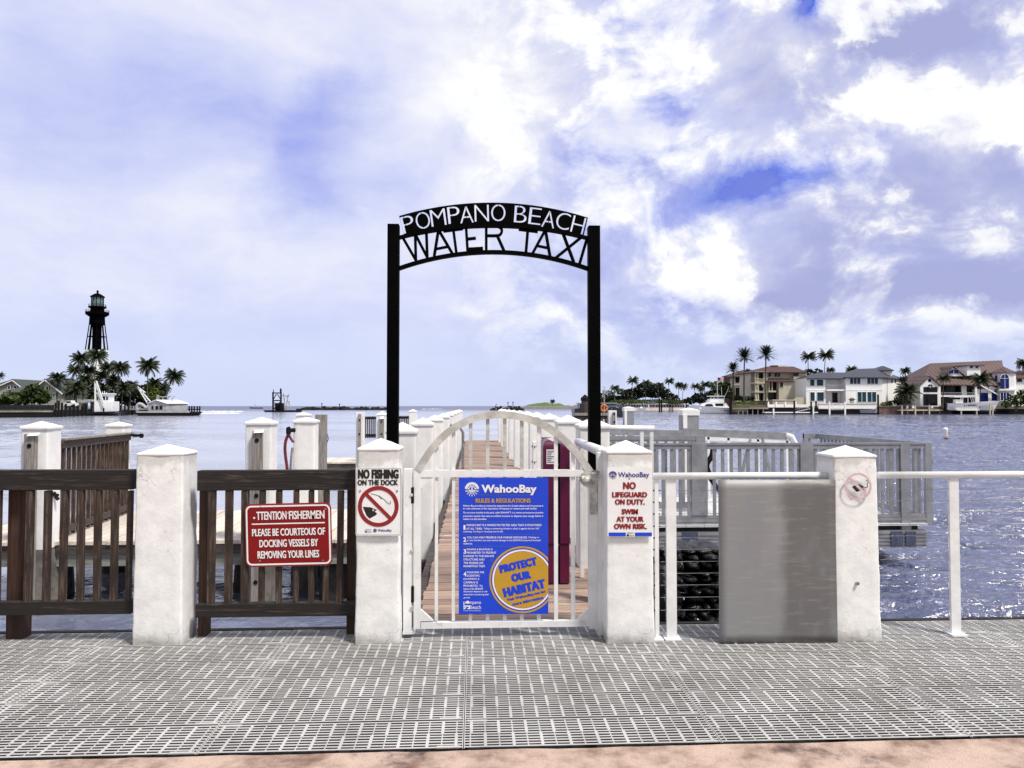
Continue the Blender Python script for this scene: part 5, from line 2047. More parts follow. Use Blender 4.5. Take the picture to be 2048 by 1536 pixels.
MB().lathe(L0, [(13.2 * u, lzp(600.5)), (12.6 * u, lzp(598.5)), (6.5 * u, lzp(594.5)), (2.0 * u, lzp(592.5)), (1.4 * u, lzp(591)), (2.4 * u, lzp(589.3)), (1.6 * u, lzp(587.6)), (.3 * u, lzp(586.5))], 16).build('roof', 'lighthouse_paint', lh)


def window(parent, px0, py0, px1, py1, Y, n=1, mat='glass_dark', frame='house_white', ft=.12):
    a, b = P(px0, py1, Y), P(px1, py0, Y)
    w = MB().box((a.x, Y - .06, a.z), (b.x, Y + .05, b.z)).build('window', mat, parent)
    if frame:
        mb = MB()
        for x in [a.x - ft / 2, b.x + ft / 2] + [a.x + (b.x - a.x) * i / n for i in range(1, n)]:
            mb.box((x - ft / 2, Y - .12, a.z - ft), (x + ft / 2, Y + .04, b.z + ft))
        for z in (a.z - ft / 2, b.z + ft / 2):
            mb.box((a.x - ft, Y - .13, z - ft / 2), (b.x + ft, Y + .03, z + ft / 2))
        mb.build('frame', frame, w)
    return w


def arch_window(parent, px0, py_top, px1, py_bot, Y, mat='glass_blue', frame='house_white', n=12):
    a, b = P(px0, py_bot, Y), P(px1, py_top, Y)
    r = (b.x - a.x) / 2
    zs = max(b.z - r, a.z)
    ry = b.z - zs
    ring = [(a.x + r - r * math.cos(math.pi * i / n), Y - .06, zs + ry * math.sin(math.pi * i / n)) for i in range(n + 1)]
    poly = [(a.x, Y - .06, a.z)] * (zs > a.z + .01) + ring + [(b.x, Y - .06, a.z)] * (zs > a.z + .01)
    w = MB().prism(poly, (0, .1, 0)).build('window', mat, parent)
    mb = MB()
    for p, q in zip(ring, ring[1:]):
        mb.bar((p[0], Y - .08, p[2]), (q[0], Y - .08, q[2]), .12)
    mb.bar((a.x + r, Y - .085, a.z), (a.x + r, Y - .085, b.z), .09)
    mb.bar((a.x, Y - .086, zs), (b.x, Y - .086, zs), .09)
    mb.build('frame', frame, w)
    return w


# two green roofed houses
def gable_house(label, gx0, gpx, gx1, gpy, gey, Y, dep, wing, wins, base=.5):
    """gable end facing the water, ridge running back, plus a wing to the left with its ridge along x"""
    root = thing('house', label, 'house', (Xp(gpx, Y), Y, base))
    a, b = Xp(gx0, Y), Xp(gx1, Y)
    ze, zp, xm = Zp(gey, Y), Zp(gpy, Y), Xp(gpx, Y)
    MB().prism([(a, Y, base), (b, Y, base), (b, Y, ze), (xm, Y, zp), (a, Y, ze)], (0, dep, 0)).build('wall', 'house_siding', root)
    mb = MB()
    o = .7
    for (xe, s) in ((a, -1), (b, 1)):
        e = Vector((xe + s * o, 0, ze - o * (zp - ze) / abs(xm - xe)))
        p = [Vector((xm, Y - .6, zp + .06)), Vector((e.x, Y - .6, e.z + .06)), Vector((e.x, Y + dep, e.z + .06)), Vector((xm, Y + dep, zp + .06))]
        mb.prism(p, (0, 0, .22))
    mb.build('roof', 'roof_green', root)
    mb = MB()
    for xe, s in ((a, -1), (b, 1)):
        mb.bar((xm, Y - .62, zp - .12), (xe + s * o, Y - .62, ze - .12 - o * (zp - ze) / abs(xm - xe)), .1, .3)
    mb.build('barge_board', 'house_white', root)
    if wing:
        wx0, rx, wy_e = wing
        x0, x1 = Xp(wx0, Y + 2), a + .2
        z_e = Zp(wy_e, Y + 2)
        MB().box((x0, Y + 2, base), (x1, Y + dep, z_e)).build('wall', 'house_siding', root)
        mb = MB()
        zr = zp - .05
        mb.prism([(x0 - .6, Y + 1.2, z_e - .2), (xm, Y + 1.2, z_e - .2), (xm, Y + 2 + dep * .45, zr), (Xp(rx, Y), Y + 2 + dep * .45, zr)], (0, 0, .2))
        mb.prism([(x0 - .6, Y + dep + .5, z_e - .2), (x0 - .6, Y + 1.2, z_e - .2), (Xp(rx, Y), Y + 2 + dep * .45, zr)], (0, 0, .18))
        mb.build('roof', 'roof_green', root)
    for w in wins:
        window(root, *w, Y, frame='house_white')
        x0, y0, x1, y1 = w
        for s0, s1 in ((x0 - 2.4, x0 - .8), (x1 + .8, x1 + 2.4)):
            MB().pbox(s0, y0 - .5, s1, y1 + .5, Y - .05, .1).build('shutter', 'roof_green', root)
    return root


gable_house('pale green sided house with a green roof, right of the two on the island', 60, 91, 122, 761, 784, 205, 14, (14, 56, 785),
            [(79.5, 772.5, 84, 780), (92.5, 772.5, 97, 780), (97.5, 788.5, 102, 796), (106.5, 786.5, 110, 796)])
gable_house('pale green sided house with a green roof, cut by the left edge of the photo', -6, 26, 44, 761.5, 775, 215, 14, (-60, -20, 785),
            [(16, 772, 20.5, 778.5), (28.5, 772, 33, 777)])
# garden fence, seawall and lawn
a, b = P(-60, 809, 176), P(108, 809, 180)
root = thing('garden_fence', 'long low dark blue fence in front of the green roofed houses', 'fence', ((a.x + b.x) / 2, 178, .6))
MB().bar((a.x, 176, 1.2), (b.x, 180, 1.2), .06, 1.15).build('panel', 'boat_navy', root)
for i in range(16):
    t = i / 15
    MB().box((a.x + (b.x - a.x) * t - .06, 176 + 4 * t - .12, .5), (a.x + (b.x - a.x) * t + .06, 176 + 4 * t - .031, 1.9)).build('post', 'boat_navy', root)
a, b = (Xp(-300, 157.5), 157.5), (Xp(106, 171), 171)
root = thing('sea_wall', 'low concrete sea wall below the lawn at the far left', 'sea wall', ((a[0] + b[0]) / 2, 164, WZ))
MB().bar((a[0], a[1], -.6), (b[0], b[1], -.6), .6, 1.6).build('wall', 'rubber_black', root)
MB().bar((a[0], a[1], .35), (b[0], b[1], .35), .9, .3).build('coping', 'seawall', root)

# trees and palms on the island
shrub([(66, 788, 26, 18), (50, 796, 18, 14), (86, 794, 16, 17), (70, 776, 18, 10)], 192, 'round dark green tree in front of the right green roofed house', 'foliage', 'round_tree', 'tree', size=.6, dens=14)
shrub([(20, 797, 24, 14), (34, 804, 14, 11), (4, 804, 14, 11)], 186, 'leafy banana like shrub at the far left below the cut off house', 'foliage', size=.8, dens=9)
shrub([(300, 790, 28, 17), (275, 784, 18, 14), (318, 797, 18, 11), (290, 776, 16, 9)], 236, 'bright green rounded sea grape tree behind the white crane boom', 'foliage_bright', 'sea_grape_tree', 'tree', size=.5, dens=14)
shrub([(316, 777, 16, 14), (304, 770, 10, 10), (325, 785, 9, 9)], 246, 'dark green bush below the two rightmost island palms', 'foliage_dark', size=.6, dens=13)
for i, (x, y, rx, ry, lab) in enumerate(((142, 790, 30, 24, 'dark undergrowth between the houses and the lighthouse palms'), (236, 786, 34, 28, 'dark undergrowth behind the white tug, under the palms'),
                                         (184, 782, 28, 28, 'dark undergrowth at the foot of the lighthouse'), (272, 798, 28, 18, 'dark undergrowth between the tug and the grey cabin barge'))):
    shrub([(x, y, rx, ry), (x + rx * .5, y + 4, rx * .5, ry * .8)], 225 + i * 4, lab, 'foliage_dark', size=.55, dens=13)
for a in ((115, 757, 114, 812, 205, 21, 'lone coconut palm right beside the right green roofed house'),
          (161, 719, 162, 812, 232, 24, 'tallest coconut palm left of the lighthouse tower'),
          (194, 712, 187, 806, 228, 26, 'coconut palm whose crown overlaps the black lighthouse legs'),
          (151, 741, 158, 812, 226, 20, 'coconut palm with a small crown below the tallest left one'),
          (177, 742, 172, 812, 230, 18, 'coconut palm in front of the white lighthouse base'),
          (216, 736, 212, 812, 236, 21, 'coconut palm just right of the lighthouse tower'),
          (240, 737, 232, 812, 226, 25, 'wide coconut palm at the right end of the lighthouse group'),
          (152, 778, 153, 818, 208, 28, 'low broad coconut palm left of the white tug'),
          (205, 782, 204, 818, 212, 22, 'low coconut palm right behind the white tug mast'),
          (247, 778, 243, 818, 216, 22, 'low coconut palm right of the white tug'),
          (128, 782, 130, 816, 214, 20, 'low coconut palm just right of the pale green house'),
          (226, 762, 224, 816, 240, 20, 'mid height coconut palm half hidden behind the wide right one'),
          (297, 733, 294, 806, 232, 27, 'tall coconut palm above the bright sea grape tree'),
          (349, 754, 333, 800, 234, 25, 'coconut palm leaning right at the tip of the island'),
          (309, 768, 312, 806, 240, 20, 'dark low palm between the two rightmost island palms'),
          (170, 760, 168, 814, 222, 20, 'mid height coconut palm left of the white lighthouse base'),
          (138, 766, 140, 814, 219, 18, 'small coconut palm between the lone one and the lighthouse group'),
          (204, 752, 200, 814, 234, 19, 'mid height coconut palm right against the white lighthouse base'),
          (262, 772, 260, 816, 226, 18, 'small coconut palm between the lighthouse group and the sea grape tree'),
          (186, 790, 186, 818, 206, 19, 'lowest coconut palm just left of the tug mast'),
          (325, 776, 322, 806, 242, 19, 'dark low palm right below the tip of the leaning one'),
          (-2, 752, -6, 812, 210, 12, 'palm leaf tip entering at the far left above the roof')):
    palm(*a, kind='coco')


# white tug
TY = 196.0
def hull(px0, px1, py0, py1, Y, beam, mat, root, name='hull', rake=.25, sheer=1.2, bow=1):
    """boat hull seen from the side; bow = +1 points right, -1 left"""
    a, b = P(px0, py1, Y), P(px1, py0, Y)
    L = b.x - a.x
    n = 14
    vs, fs = [], []
    for i in range(n + 1):
        t = i / n
        tt = t if bow > 0 else 1 - t
        hb = beam / 2 * (1 - max(0, (tt - .55) / .45) ** 2.2) * (.88 + .12 * min(1, tt * 4)) + .02
        zt = b.z + (tt ** 2) * sheer * (b.z - a.z) * .35
        x = a.x + L * t
        xt = x + (bow * rake * (b.z - a.z) * (tt ** 3))
        for (yy, zz, xx) in ((-hb, zt, xt), (-hb * .82, (zt + a.z) / 2, (x + xt) / 2), (-hb * .45, a.z - .4, x), (hb * .45, a.z - .4, x), (hb * .82, (zt + a.z) / 2, (x + xt) / 2), (hb, zt, xt)):
            vs.append((xx, Y + beam / 2 + yy, zz))
    for i in range(n):
        for j in range(6):
            k = (j + 1) % 6
            fs.append((i * 6 + j, (i + 1) * 6 + j, (i + 1) * 6 + k, i * 6 + k))
    fs += [tuple(range(6)), tuple(reversed(range(n * 6, n * 6 + 6)))]
    return MB().add(vs, fs).build(name, mat, root)


root = thing('tug', 'white work tug with a tall A frame mast and a black hull below the palms', 'boat', P(212, 831, TY))
hull(172, 243, 823.5, 831, TY, 6, 'boat_navy', root, sheer=.6)
MB().pbox(190, 803, 224, 824, TY + 1, 4).build('deckhouse', 'boat_white', root, bevel=.1)
MB().pbox(193, 788, 217, 803, TY + 1.4, 3.2).build('wheelhouse', 'boat_white', root, bevel=.1)
MB().pbox(191, 786.5, 219, 788.5, TY + 1.1, 3.8).build('wheelhouse_roof', 'boat_white', root)
for x0, x1 in ((194.5, 197), (199, 210.5), (212.5, 216)):
    window(root, x0, 793, x1, 800, TY + 1.4, frame=None)
window(root, 206, 816, 209, 824, TY + 1, frame=None)
mb = MB()
for p, q in (((190.5, 824), (190.5, 762)), ((190.5, 762), (207, 812)), ((192.5, 762), (207.5, 808))):
    mb.bar(P(*p, TY + .6), P(*q, TY + .6), .30)
for y in (770, 778, 786):
    mb.bar(P(190.5, y, TY + .6), P(190.5 + (y - 762) * .32, y, TY + .6), .16)
mb.build('a_frame', 'boat_white', root)
mb = MB()
for x, y0, y1 in ((205, 788, 783), (209, 788, 782), (213, 788, 784), (218, 803, 793), (222, 803, 794), (226, 812, 800)):
    mb.bar(P(x, y0, TY + 1.5), P(x, y1, TY + 1.5), .12)
for y in (794, 798, 803, 808, 812):
    mb.bar(P(217, y, TY + 1.4), P(227, y, TY + 1.4), .1)
mb.build('rails', 'boat_white', root)
root = thing('shelter', 'open pale roofed shelter left of the white tug', 'shelter', P(172, 822, 200))
MB().pprism([(156, 802.5), (172, 799), (190, 801.5), (190, 803.5), (156, 804.5)], 199, 5).build('roof', 'boat_grey', root)
for x in (159, 174, 187):
    MB().pbox(x - .6, 804, x + .6, 824, 199.4, .3).build('post', 'grey_wood', root)
MB().pbox(161, 806, 173, 822, 202, .2).build('back_wall', 'earth', root)

# grey cabin barge with a white boom
BGY = 194.0
root = thing('work_barge', 'flat dark barge carrying a grey cabin with a white roof and a white boom', 'barge', P(325, 832, BGY))
mb = MB()
a, b = P(270, 832, BGY), P(380, 823.5, BGY)
mb.prism([(a.x + .8, BGY, a.z), (b.x - 1, BGY, a.z), (b.x, BGY, b.z), (a.x, BGY, b.z)], (0, 9, 0))
mb.build('hull', 'rubber_black', root)
MB().pbox(272, 822.3, 379, 825.5, BGY - .15, .15).build('fender', 'boat_grey', root)
a = P(297, 823, BGY + 1)
x0, x1, xm_ = Xp(297, BGY + 1), Xp(333, BGY + 1), Xp(312, BGY + 1)
zb_, ze_, zp_ = Zp(823, BGY + 1), Zp(807.5, BGY + 1), Zp(801, BGY + 1)
MB().prism([(x0, BGY + 1, zb_), (x1, BGY + 1, zb_), (x1, BGY + 1, ze_), (xm_, BGY + 1, zp_), (x0, BGY + 1, ze_)], (3.4, 5, 0)).build('cabin', 'boat_grey', root)
mb = MB()
q0 = Vector((xm_, BGY + .6, zp_ + .05)); q1 = Vector((x1 + .25, BGY + .6, ze_ + .0)); q2 = Vector((x0 - .25, BGY + .6, ze_ + .0))
mb.prism([q0, q1, q1 + Vector((3.5, 5.6, 0)), q0 + Vector((3.5, 5.6, 0))], (0, 0, .12))
mb.prism([q2, q0, q0 + Vector((3.5, 5.6, 0)), q2 + Vector((3.5, 5.6, 0))], (0, 0, .12))
mb.build('cabin_roof', 'boat_white', root)
for w in ((303, 811.5, 307, 819), (311, 812, 317, 819), (319, 811.5, 325, 819)):
    window(root, *w, BGY + 1, frame=None)
mb = MB()
for p, q in (((275, 773.5), (294, 805)), ((277.5, 776), (301, 803)), ((275, 773.5), (291, 785)), ((283, 784), (291, 785))):
    mb.bar(P(*p, BGY + 2), P(*q, BGY + 2), .22)
for i in range(7):
    t = i / 7
    mb.bar(P(276 + 18 * t, 775 + 30 * t, BGY + 2), P(279 + 21 * t, 778 + 26 * t, BGY + 2), .10)
mb.build('boom', 'boat_white', root)
MB().tube([P(*p, BGY + 1.5) for p in catmull([(275, 822), (274, 813), (278, 808), (284, 809), (290, 814), (293, 818)], 4)], .42, 8).build('suction_pipe', 'boat_grey', root, smooth=True)
mb = MB()
for p, q in (((313, 793.5), (340, 793.5)), ((314, 801), (314, 793.5)), ((326, 801), (326, 793.5)), ((335, 802), (338, 793.5)), ((338, 793.5), (343, 791)), ((344, 802), (344, 796)), ((344, 796), (350, 792)), ((316, 800), (319, 793)), ((314, 791), (318, 791))):
    mb.bar(P(*p, BGY + 3.5), P(*q, BGY + 3.5), .22)
mb.build('roof_frame', 'boat_grey', root)
# pick-up on the quay
root = thing('parked_truck', 'small white pickup parked between the dark fence and the shelter', 'truck', P(139, 818, 203))
MB().pprism([(127, 812), (127, 806), (130, 805), (132.5, 801), (141, 801), (143, 805), (149, 806), (149.5, 812)], 203, 2).build('body', 'boat_white', root)
MB().pprism([(131.5, 805), (133, 802.3), (140.5, 802.3), (141.6, 805)], 202.93, .07).build('window', 'glass_dark', root)
for x in (131.5, 145):
    c = P(x, 812, 203)
    MB().tube([c + Vector((0, -.08, 0)), c + Vector((0, 2.1, 0))], .38, 12).build('wheel', 'rubber_black', root)
# pilings along the quay
PL = 'dark pilings along the island quay'
for i, (x, y0, y1, Y) in enumerate(((111, 806, 835, 172), (117, 802, 834, 174), (123.5, 806, 834, 175), (131, 808, 833, 178), (140, 812, 833, 180), (147.5, 809, 833, 182), (156, 811, 832, 184), (165, 812, 832, 186), (173, 810, 831, 188), (183, 811, 831, 190),
                                    (233, 812, 830, 202), (241, 810, 830, 204), (249.5, 806, 830, 206), (256.5, 806, 829, 208), (264, 812, 829, 210), (288, 815, 829, 212))):
    q = P(x, y1, Y)
    b = MB().lathe((q.x, Y, 0), [(.24, WZ - 1.2), (.24, Zp(y0, Y)), (.2, Zp(y0, Y) + .06)], 8).build('quay_piling', 'rubber_black')
    tag(b, '%s dark piling from the left along the island quay' % (ORD + ['twelfth', 'thirteenth', 'fourteenth', 'fifteenth', 'last'])[i].replace('nearest', 'first'), 'piling', PL)
q = P(250, 818, 209)
root = thing('quay_walkway', 'low timber walkway between the tug and the grey cabin barge', 'walkway', q)
MB().pbox(228, 817, 292, 820, 209, 2).build('deck', 'grey_wood', root)
MB().pbox(228, 812, 292, 813, 209.3, .1).build('rail', 'grey_wood', root)
root = thing('timber_breakwater', 'row of dark posts with two beams at the tip of the island', 'breakwater', P(380, 828, 236))
for x in (353, 359, 363, 371, 378, 383, 388, 394, 399):
    MB().pbox(x - 1.2, 812, x + 1.2, 829, 236, .4).build('post', 'rubber_black', root)
MB().pbox(350, 818, 400, 819.8, 235.7, .28).build('beam', 'rubber_black', root)
MB().pbox(350, 823, 400, 824.6, 235.7, .28).build('beam', 'rubber_black', root)

# ------------------------------------------------------------------ inlet: dredge, boats, rocks
DYY = 312.0
root = thing('dredge', 'black dredging barge with an open steel tower in the inlet', 'barge', P(560, 825, DYY))
mb = MB()
a, b = P(526, 825, DYY), P(596, 820.5, DYY)
mb.prism([(a.x + 1, DYY, a.z), (b.x - 1, DYY, a.z), (b.x, DYY, b.z), (a.x, DYY, b.z)], (0, 9, 0))
mb.build('hull', 'rubber_black', root)
mb = MB()
for dy in (0, 4):
    for x in (546, 562):
        mb.bar(P(x, 821, DYY + 1 + dy), P(x, 784, DYY + 1 + dy), .55)
    for y in (786, 801, 810):
        mb.bar(P(545, y, DYY + 1 + dy), P(563, y, DYY + 1 + dy), .45)
    for p, q in (((546, 800), (553, 788)), ((562, 800), (555, 788)), ((546, 820), (562, 802)), ((546, 803), (562, 820))):
        mb.bar(P(*p, DYY + 1 + dy), P(*q, DYY + 1 + dy), .3)
mb.bar(P(561.5, 786, DYY + 2), P(561.5, 777, DYY + 2), .6)
mb.bar(P(547, 786, DYY + 2), P(547, 779, DYY + 2), .25)
mb.build('tower', 'rubber_black', root)
MB().pbox(550, 806, 565, 822, DYY + 1.5, 3).build('winch_house', 'rubber_black', root)
mb = MB()
for p, q in (((564, 792), (577, 792)), ((575, 792), (572, 820)), ((577, 788), (577, 794)), ((570, 821), (568, 794)), ((577, 805), (582, 820)), ((574, 802), (580, 804)), ((567, 787), (567, 792))):
    mb.bar(P(*p, DYY + 2), P(*q, DYY + 2), .4)
mb.build('ladder_frame', 'boat_grey', root)
root = thing('fishing_boat', 'small low fishing boat out at sea left of the dredge', 'boat', P(512, 817.5, 680))
hull(498, 526, 814.5, 817.3, 680, 4, 'boat_grey', root, bow=-1)
MB().pbox(508, 811.5, 516, 814.6, 681, 2).build('cabin', 'boat_grey', root)
MB().pbox(510, 808.5, 510.5, 812, 681.5, .2).build('mast', 'rubber_black', root)


def rocks(px0, px1, pyt, pyb, Y, label, n, s):
    r = random.Random(int(px0))
    mb = MB()
    for i in range(n):
        t = r.random()
        c = P(px0 + (px1 - px0) * t, pyb, Y)
        c.y += r.uniform(-3, 3)
        h = (Zp(pyt, Y) - WZ) * (.4 + .6 * r.random()) * min(1, 6 * t + .15, 6 * (1 - t) + .3)
        z = WZ + h * r.random()
        q = s * r.uniform(.5, 1.2)
        vs = []
        for k in range(8):
            vs.append(Vector((c.x, c.y, z)) + Vector(((1 if k & 1 else -1), (1 if k & 2 else -1), (1 if k & 4 else -1) * .7)) * q * r.uniform(.5, .9))
        mb.add(vs, [(0, 2, 3, 1), (4, 5, 7, 6), (0, 1, 5, 4), (1, 3, 7, 5), (3, 2, 6, 7), (2, 0, 4, 6)])
    o = mb.build('rock_jetty', 'rock')
    return tag(o, label, 'jetty')


rocks(597, 790, 814.0, 820, 470, 'long low dark rock jetty between the dredge and the archway', 260, 1.3)
rocks(982, 1046, 812.5, 821, 420, 'short dark rock jetty beyond the end of the boardwalk', 110, 1.0)
for (x, y0, y1, Y, lab) in ((643.5, 806.5, 815, 470, 'taller marker post on the long rock jetty, nearer the dredge'), (679, 807.5, 815, 470, 'shorter marker post on the long rock jetty, nearer the archway'),
                            (1016, 804, 814, 430, 'left one of two thin marker posts on the short rock jetty'), (1026, 803.5, 814, 430, 'right one of two thin marker posts on the short rock jetty')):
    b = MB().pbox(x - .6, y0, x + .6, y1, Y, .4).pbox(x - 1.2, y0, x + 1.2, y0 + 2.2, Y - .1, .6).build('marker_post', 'rubber_black')
    tag(b, lab, 'marker')
b = MB()
b.bar(P(990, 815, 420), P(993, 808, 420), .35)
o = b.build('leaning_post', 'rubber_black')
tag(o, 'thin leaning post at the left end of the short rock jetty', 'post')
# breaking wave line by the island tip
mb = MB()
for (x0, x1, y, Y, n_) in ((398, 485, 819.2, 340, 60), (410, 470, 822.3, 255, 36), (850, 885, 814.5, 600, 16)):
    for i in range(n_):
        t = i / n_
        q = P(x0 + (x1 - x0) * t + rnd.uniform(-2, 2), 812, Y)
        r_ = rnd.uniform(.5, 1.5)
        yy = Y + rnd.uniform(-6, 6)
        vs = [(q.x + r_ * 1.6 * math.cos(k * 1.047), yy + r_ * math.sin(k * 1.047), WZ) for k in range(6)] + [(q.x, yy, WZ + rnd.uniform(.15, .42))]
        mb.add(vs, [(k, (k + 1) % 6, 6) for k in range(6)])
o = mb.build('sea_foam', 'boat_white', smooth=True)
o['kind'] = 'stuff'
o['label'] = 'white breaking foam on the water at the tip of the island'
o['category'] = 'foam'
# ------------------------------------------------------------------ right shore
# beach, hedge and thicket in the middle distance
a, b = P(1232, 812, 398), P(1372, 812, 398)
root = thing('beach_wall', 'long low grey wall behind the strip of sand', 'wall', ((a.x + b.x) / 2, 398, 0))
MB().pbox(1222, 808.5, 1378, 814.5, 398, .5).build('wall', 'seawall', root)
mb = MB()
for i in range(28):
    x = 1224 + i * 5.5
    mb.pbox(x, 809.5, x + 2.2, 814.2, 397.85, .14)
mb.build('piers', 'rock', root)
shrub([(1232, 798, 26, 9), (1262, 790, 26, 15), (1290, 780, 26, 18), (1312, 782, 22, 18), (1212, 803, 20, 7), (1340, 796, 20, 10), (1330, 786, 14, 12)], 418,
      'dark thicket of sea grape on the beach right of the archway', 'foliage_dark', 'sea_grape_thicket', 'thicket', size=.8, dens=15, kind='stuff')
shrub([(1300, 803, 76, 5), (1250, 804, 40, 5), (1350, 804, 30, 5)], 402, 'low reddish green hedge along the top of the beach wall', 'foliage', 'hedge', 'hedge', size=.5, dens=14, kind='stuff')
shrub([(1204, 793, 12, 9), (1220, 788, 12, 8), (1240, 783, 14, 7)], 412, 'bright green edge of the thicket nearest the archway', 'foliage', size=.6)
shrub([(1400, 796, 20, 12), (1382, 801, 16, 8), (1420, 792, 16, 12)], 330, 'dark round bush behind the bow of the white sport fishing boat', 'foliage_dark', size=.6, dens=14)
shrub([(1440, 772, 24, 13), (1455, 785, 20, 12), (1432, 790, 22, 12)], 262, 'dark bushy tree behind the flagpole', 'foliage', 'bushy_tree', 'tree', size=.55, dens=14)
shrub([(1488, 797, 34, 5.5), (1470, 796, 16, 6)], 240, 'clipped dark hedge in front of the red brown house', 'foliage_dark', 'hedge', 'hedge', size=.4)
shrub([(1490, 806, 26, 3.5), (1470, 807, 14, 3)], 229, 'low light green planting below the clipped dark hedge', 'foliage_bright', size=.3)
shrub([(1618, 754, 20, 18), (1606, 776, 10, 20), (1636, 748, 12, 12), (1612, 792, 10, 14)], 246, 'tall dark tree between the beige house and the white house', 'foliage_dark', 'dense_tree', 'tree', size=.6)
shrub([(1806, 800, 22, 12), (1832, 796, 16, 16), (1786, 806, 14, 6)], 229, 'dark shrubbery between the white house and the rust roofed house', 'foliage_dark', size=.45)
shrub([(1770, 808, 10, 5)], 226, 'small bright green shrub at the corner of the white house', 'foliage_bright', size=.3)
shrub([(1838, 760, 12, 16), (1828, 772, 10, 16)], 240, 'slim leafy tree at the left corner of the rust roofed house', 'foliage', 'slim_tree', 'tree', size=.5)
shrub([(2032, 800, 24, 15), (2048, 788, 18, 12), (2012, 808, 12, 8), (2060, 800, 20, 16)], 219, 'big leafy bush at the right edge beside the speedboat', 'foliage', 'bush', 'bush', size=.5)
b = shrub([(1704, 799, 6, 4)], 224, 'small round potted tree against the wall of the white house', 'foliage', 'potted_tree', 'tree', size=.25)
for a in ((1229, 778, 1229, 803, 400, 13, 'small lone coconut palm nearest the archway on the beach', 'wind'),
          (1265, 763, 1264, 800, 405, 15, 'slender coconut palm rising above the left slope of the beach thicket', 'wind'),
          (1292, 767, 1291, 800, 406, 11, 'coconut palm at the top of the dark beach thicket', 'wind'),
          (1317, 773, 1316, 806, 396, 12, 'low coconut palm in front of the right end of the thicket', 'wind'),
          (1338, 764, 1337, 806, 398, 13, 'tallest of the coconut palms right of the beach thicket', 'wind'),
          (1358, 771, 1357, 806, 394, 12, 'left palm of the close pair with a shared crown on the beach', 'coco'),
          (1367, 773, 1365, 806, 396, 12, 'right palm of the close pair with a shared crown on the beach', 'coco'),
          (1390, 774, 1389, 806, 390, 12, 'coconut palm just left of the white sport fishing boat bow', 'wind'),
          (1402, 778, 1401, 806, 392, 10, 'smallest coconut palm above the white sport fishing boat bow', 'coco'),
          (1410, 771, 1408, 806, 386, 14, 'coconut palm above the foredeck of the white sport fishing boat', 'wind'),
          (1105, 803, 1105, 812, 720, 7, 'tiny lone palm on the green dune inside the archway', 'coco'),
          (1466, 740, 1467, 800, 238, 20, 'shorter date palm at the left of the red brown house', 'date'),
          (1489, 716, 1488, 804, 232, 25, 'tall date palm in front of the red brown house', 'date'),
          (1532, 711, 1531, 804, 230, 26, 'tall date palm in front of the columns of the beige house', 'date'),
          (1496, 750, 1497, 800, 250, 15, 'low date palm half hidden behind the tall one by the red brown house', 'date'),
          (1616, 715, 1617, 790, 255, 20, 'left palm of the tall pair rising behind the white house', 'wind'),
          (1651, 712, 1648, 790, 252, 21, 'right palm of the tall pair rising behind the white house', 'wind'),
          (1661, 741, 1661, 790, 250, 12, 'small palm showing above the left roof of the white house', 'coco'),
          (1704, 741, 1704, 790, 262, 15, 'palm crown just showing above the middle roof of the white house', 'coco'),
          (1811, 743, 1811, 800, 250, 14, 'palm behind the right end of the white house', 'coco'),
          (1814, 784, 1812, 812, 222, 30, 'broad low palm filling the gap between the white house and the rust roofed house', 'coco'),
          (1806, 760, 1806, 810, 226, 13, 'thin palm over the broad low one beside the white house', 'coco'),
          (1887, 758, 1886, 814, 219, 18, 'palm in front of the white gabled wing of the rust roofed house', 'wind'),
          (1963, 760, 1960, 812, 219, 25, 'big palm in front of the porch of the rust roofed house', 'coco'),
          (2047, 728, 2046, 812, 232, 19, 'palm at the right edge beside the round tower', 'coco')):
    palm(*a[:7], kind=a[7])


def hip(mb, ex0, ex1, ye, Y0, Y1, rx0, rx1, yr, YR, th=.25, over=.8):
    """hip roof from pixel extents: eaves ex0..ex1 at ye on depth Y0 (front) to Y1 (back); ridge rx0..rx1 at yr on depth YR"""
    z, zr = Zp(ye, Y0), Zp(yr, YR)
    x0, x1 = Xp(ex0, Y0) - over * .3, Xp(ex1, Y0) + over * .3
    f0, f1 = Vector((x0, Y0 - over, z)), Vector((x1, Y0 - over, z))
    b0, b1 = Vector((x0, Y1 + over, z)), Vector((x1, Y1 + over, z))
    r0, r1 = Vector((Xp(rx0, YR), YR, zr)), Vector((Xp(rx1, YR), YR, zr))
    d = Vector((0, 0, -th))
    mb.add([f0, f1, b1, b0, r0, r1, f0 + d, f1 + d, b1 + d, b0 + d],
           [(0, 1, 5, 4), (1, 2, 5), (2, 3, 4, 5), (3, 0, 4), (6, 7, 1, 0), (7, 8, 2, 1), (8, 9, 3, 2), (9, 6, 0, 3), (9, 8, 7, 6)])


GZ = 1.4
# ---- red brown house, partly behind palms
hy = 262.0
root = thing('house', 'red brown house with a beige corner tower behind the date palms', 'house', (Xp(1490, hy), hy, GZ))
mb = MB().box((Xp(1474, hy), hy, GZ), (Xp(1532, hy), hy + 14, Zp(749, hy)))
mb.build('wall', 'house_brick', root)
MB().box((Xp(1468, hy), hy - 3, GZ), (Xp(1480.5, hy), hy + 4, Zp(752, hy))).build('corner_tower', 'house_beige', root)
mb = MB()
hip(mb, 1472, 1534, 749, hy, hy + 14, 1485, 1520, 739, hy + 7)
mb.build('roof', 'roof_tile', root)
mb = MB()
hip(mb, 1467, 1481.5, 752, hy - 3, hy + 4, 1473, 1476, 745.5, hy)
mb.build('tower_roof', 'roof_tile', root)
for w in ((1470.5, 754, 1478.5, 766), (1470.5, 775, 1479, 795)):
    window(root, *w, hy - 3, frame='house_beige')
MB().pbox(1467.5, 768.5, 1481, 770.5, hy - 3.3, .5).build('cornice', 'house_beige', root)
mb = MB()
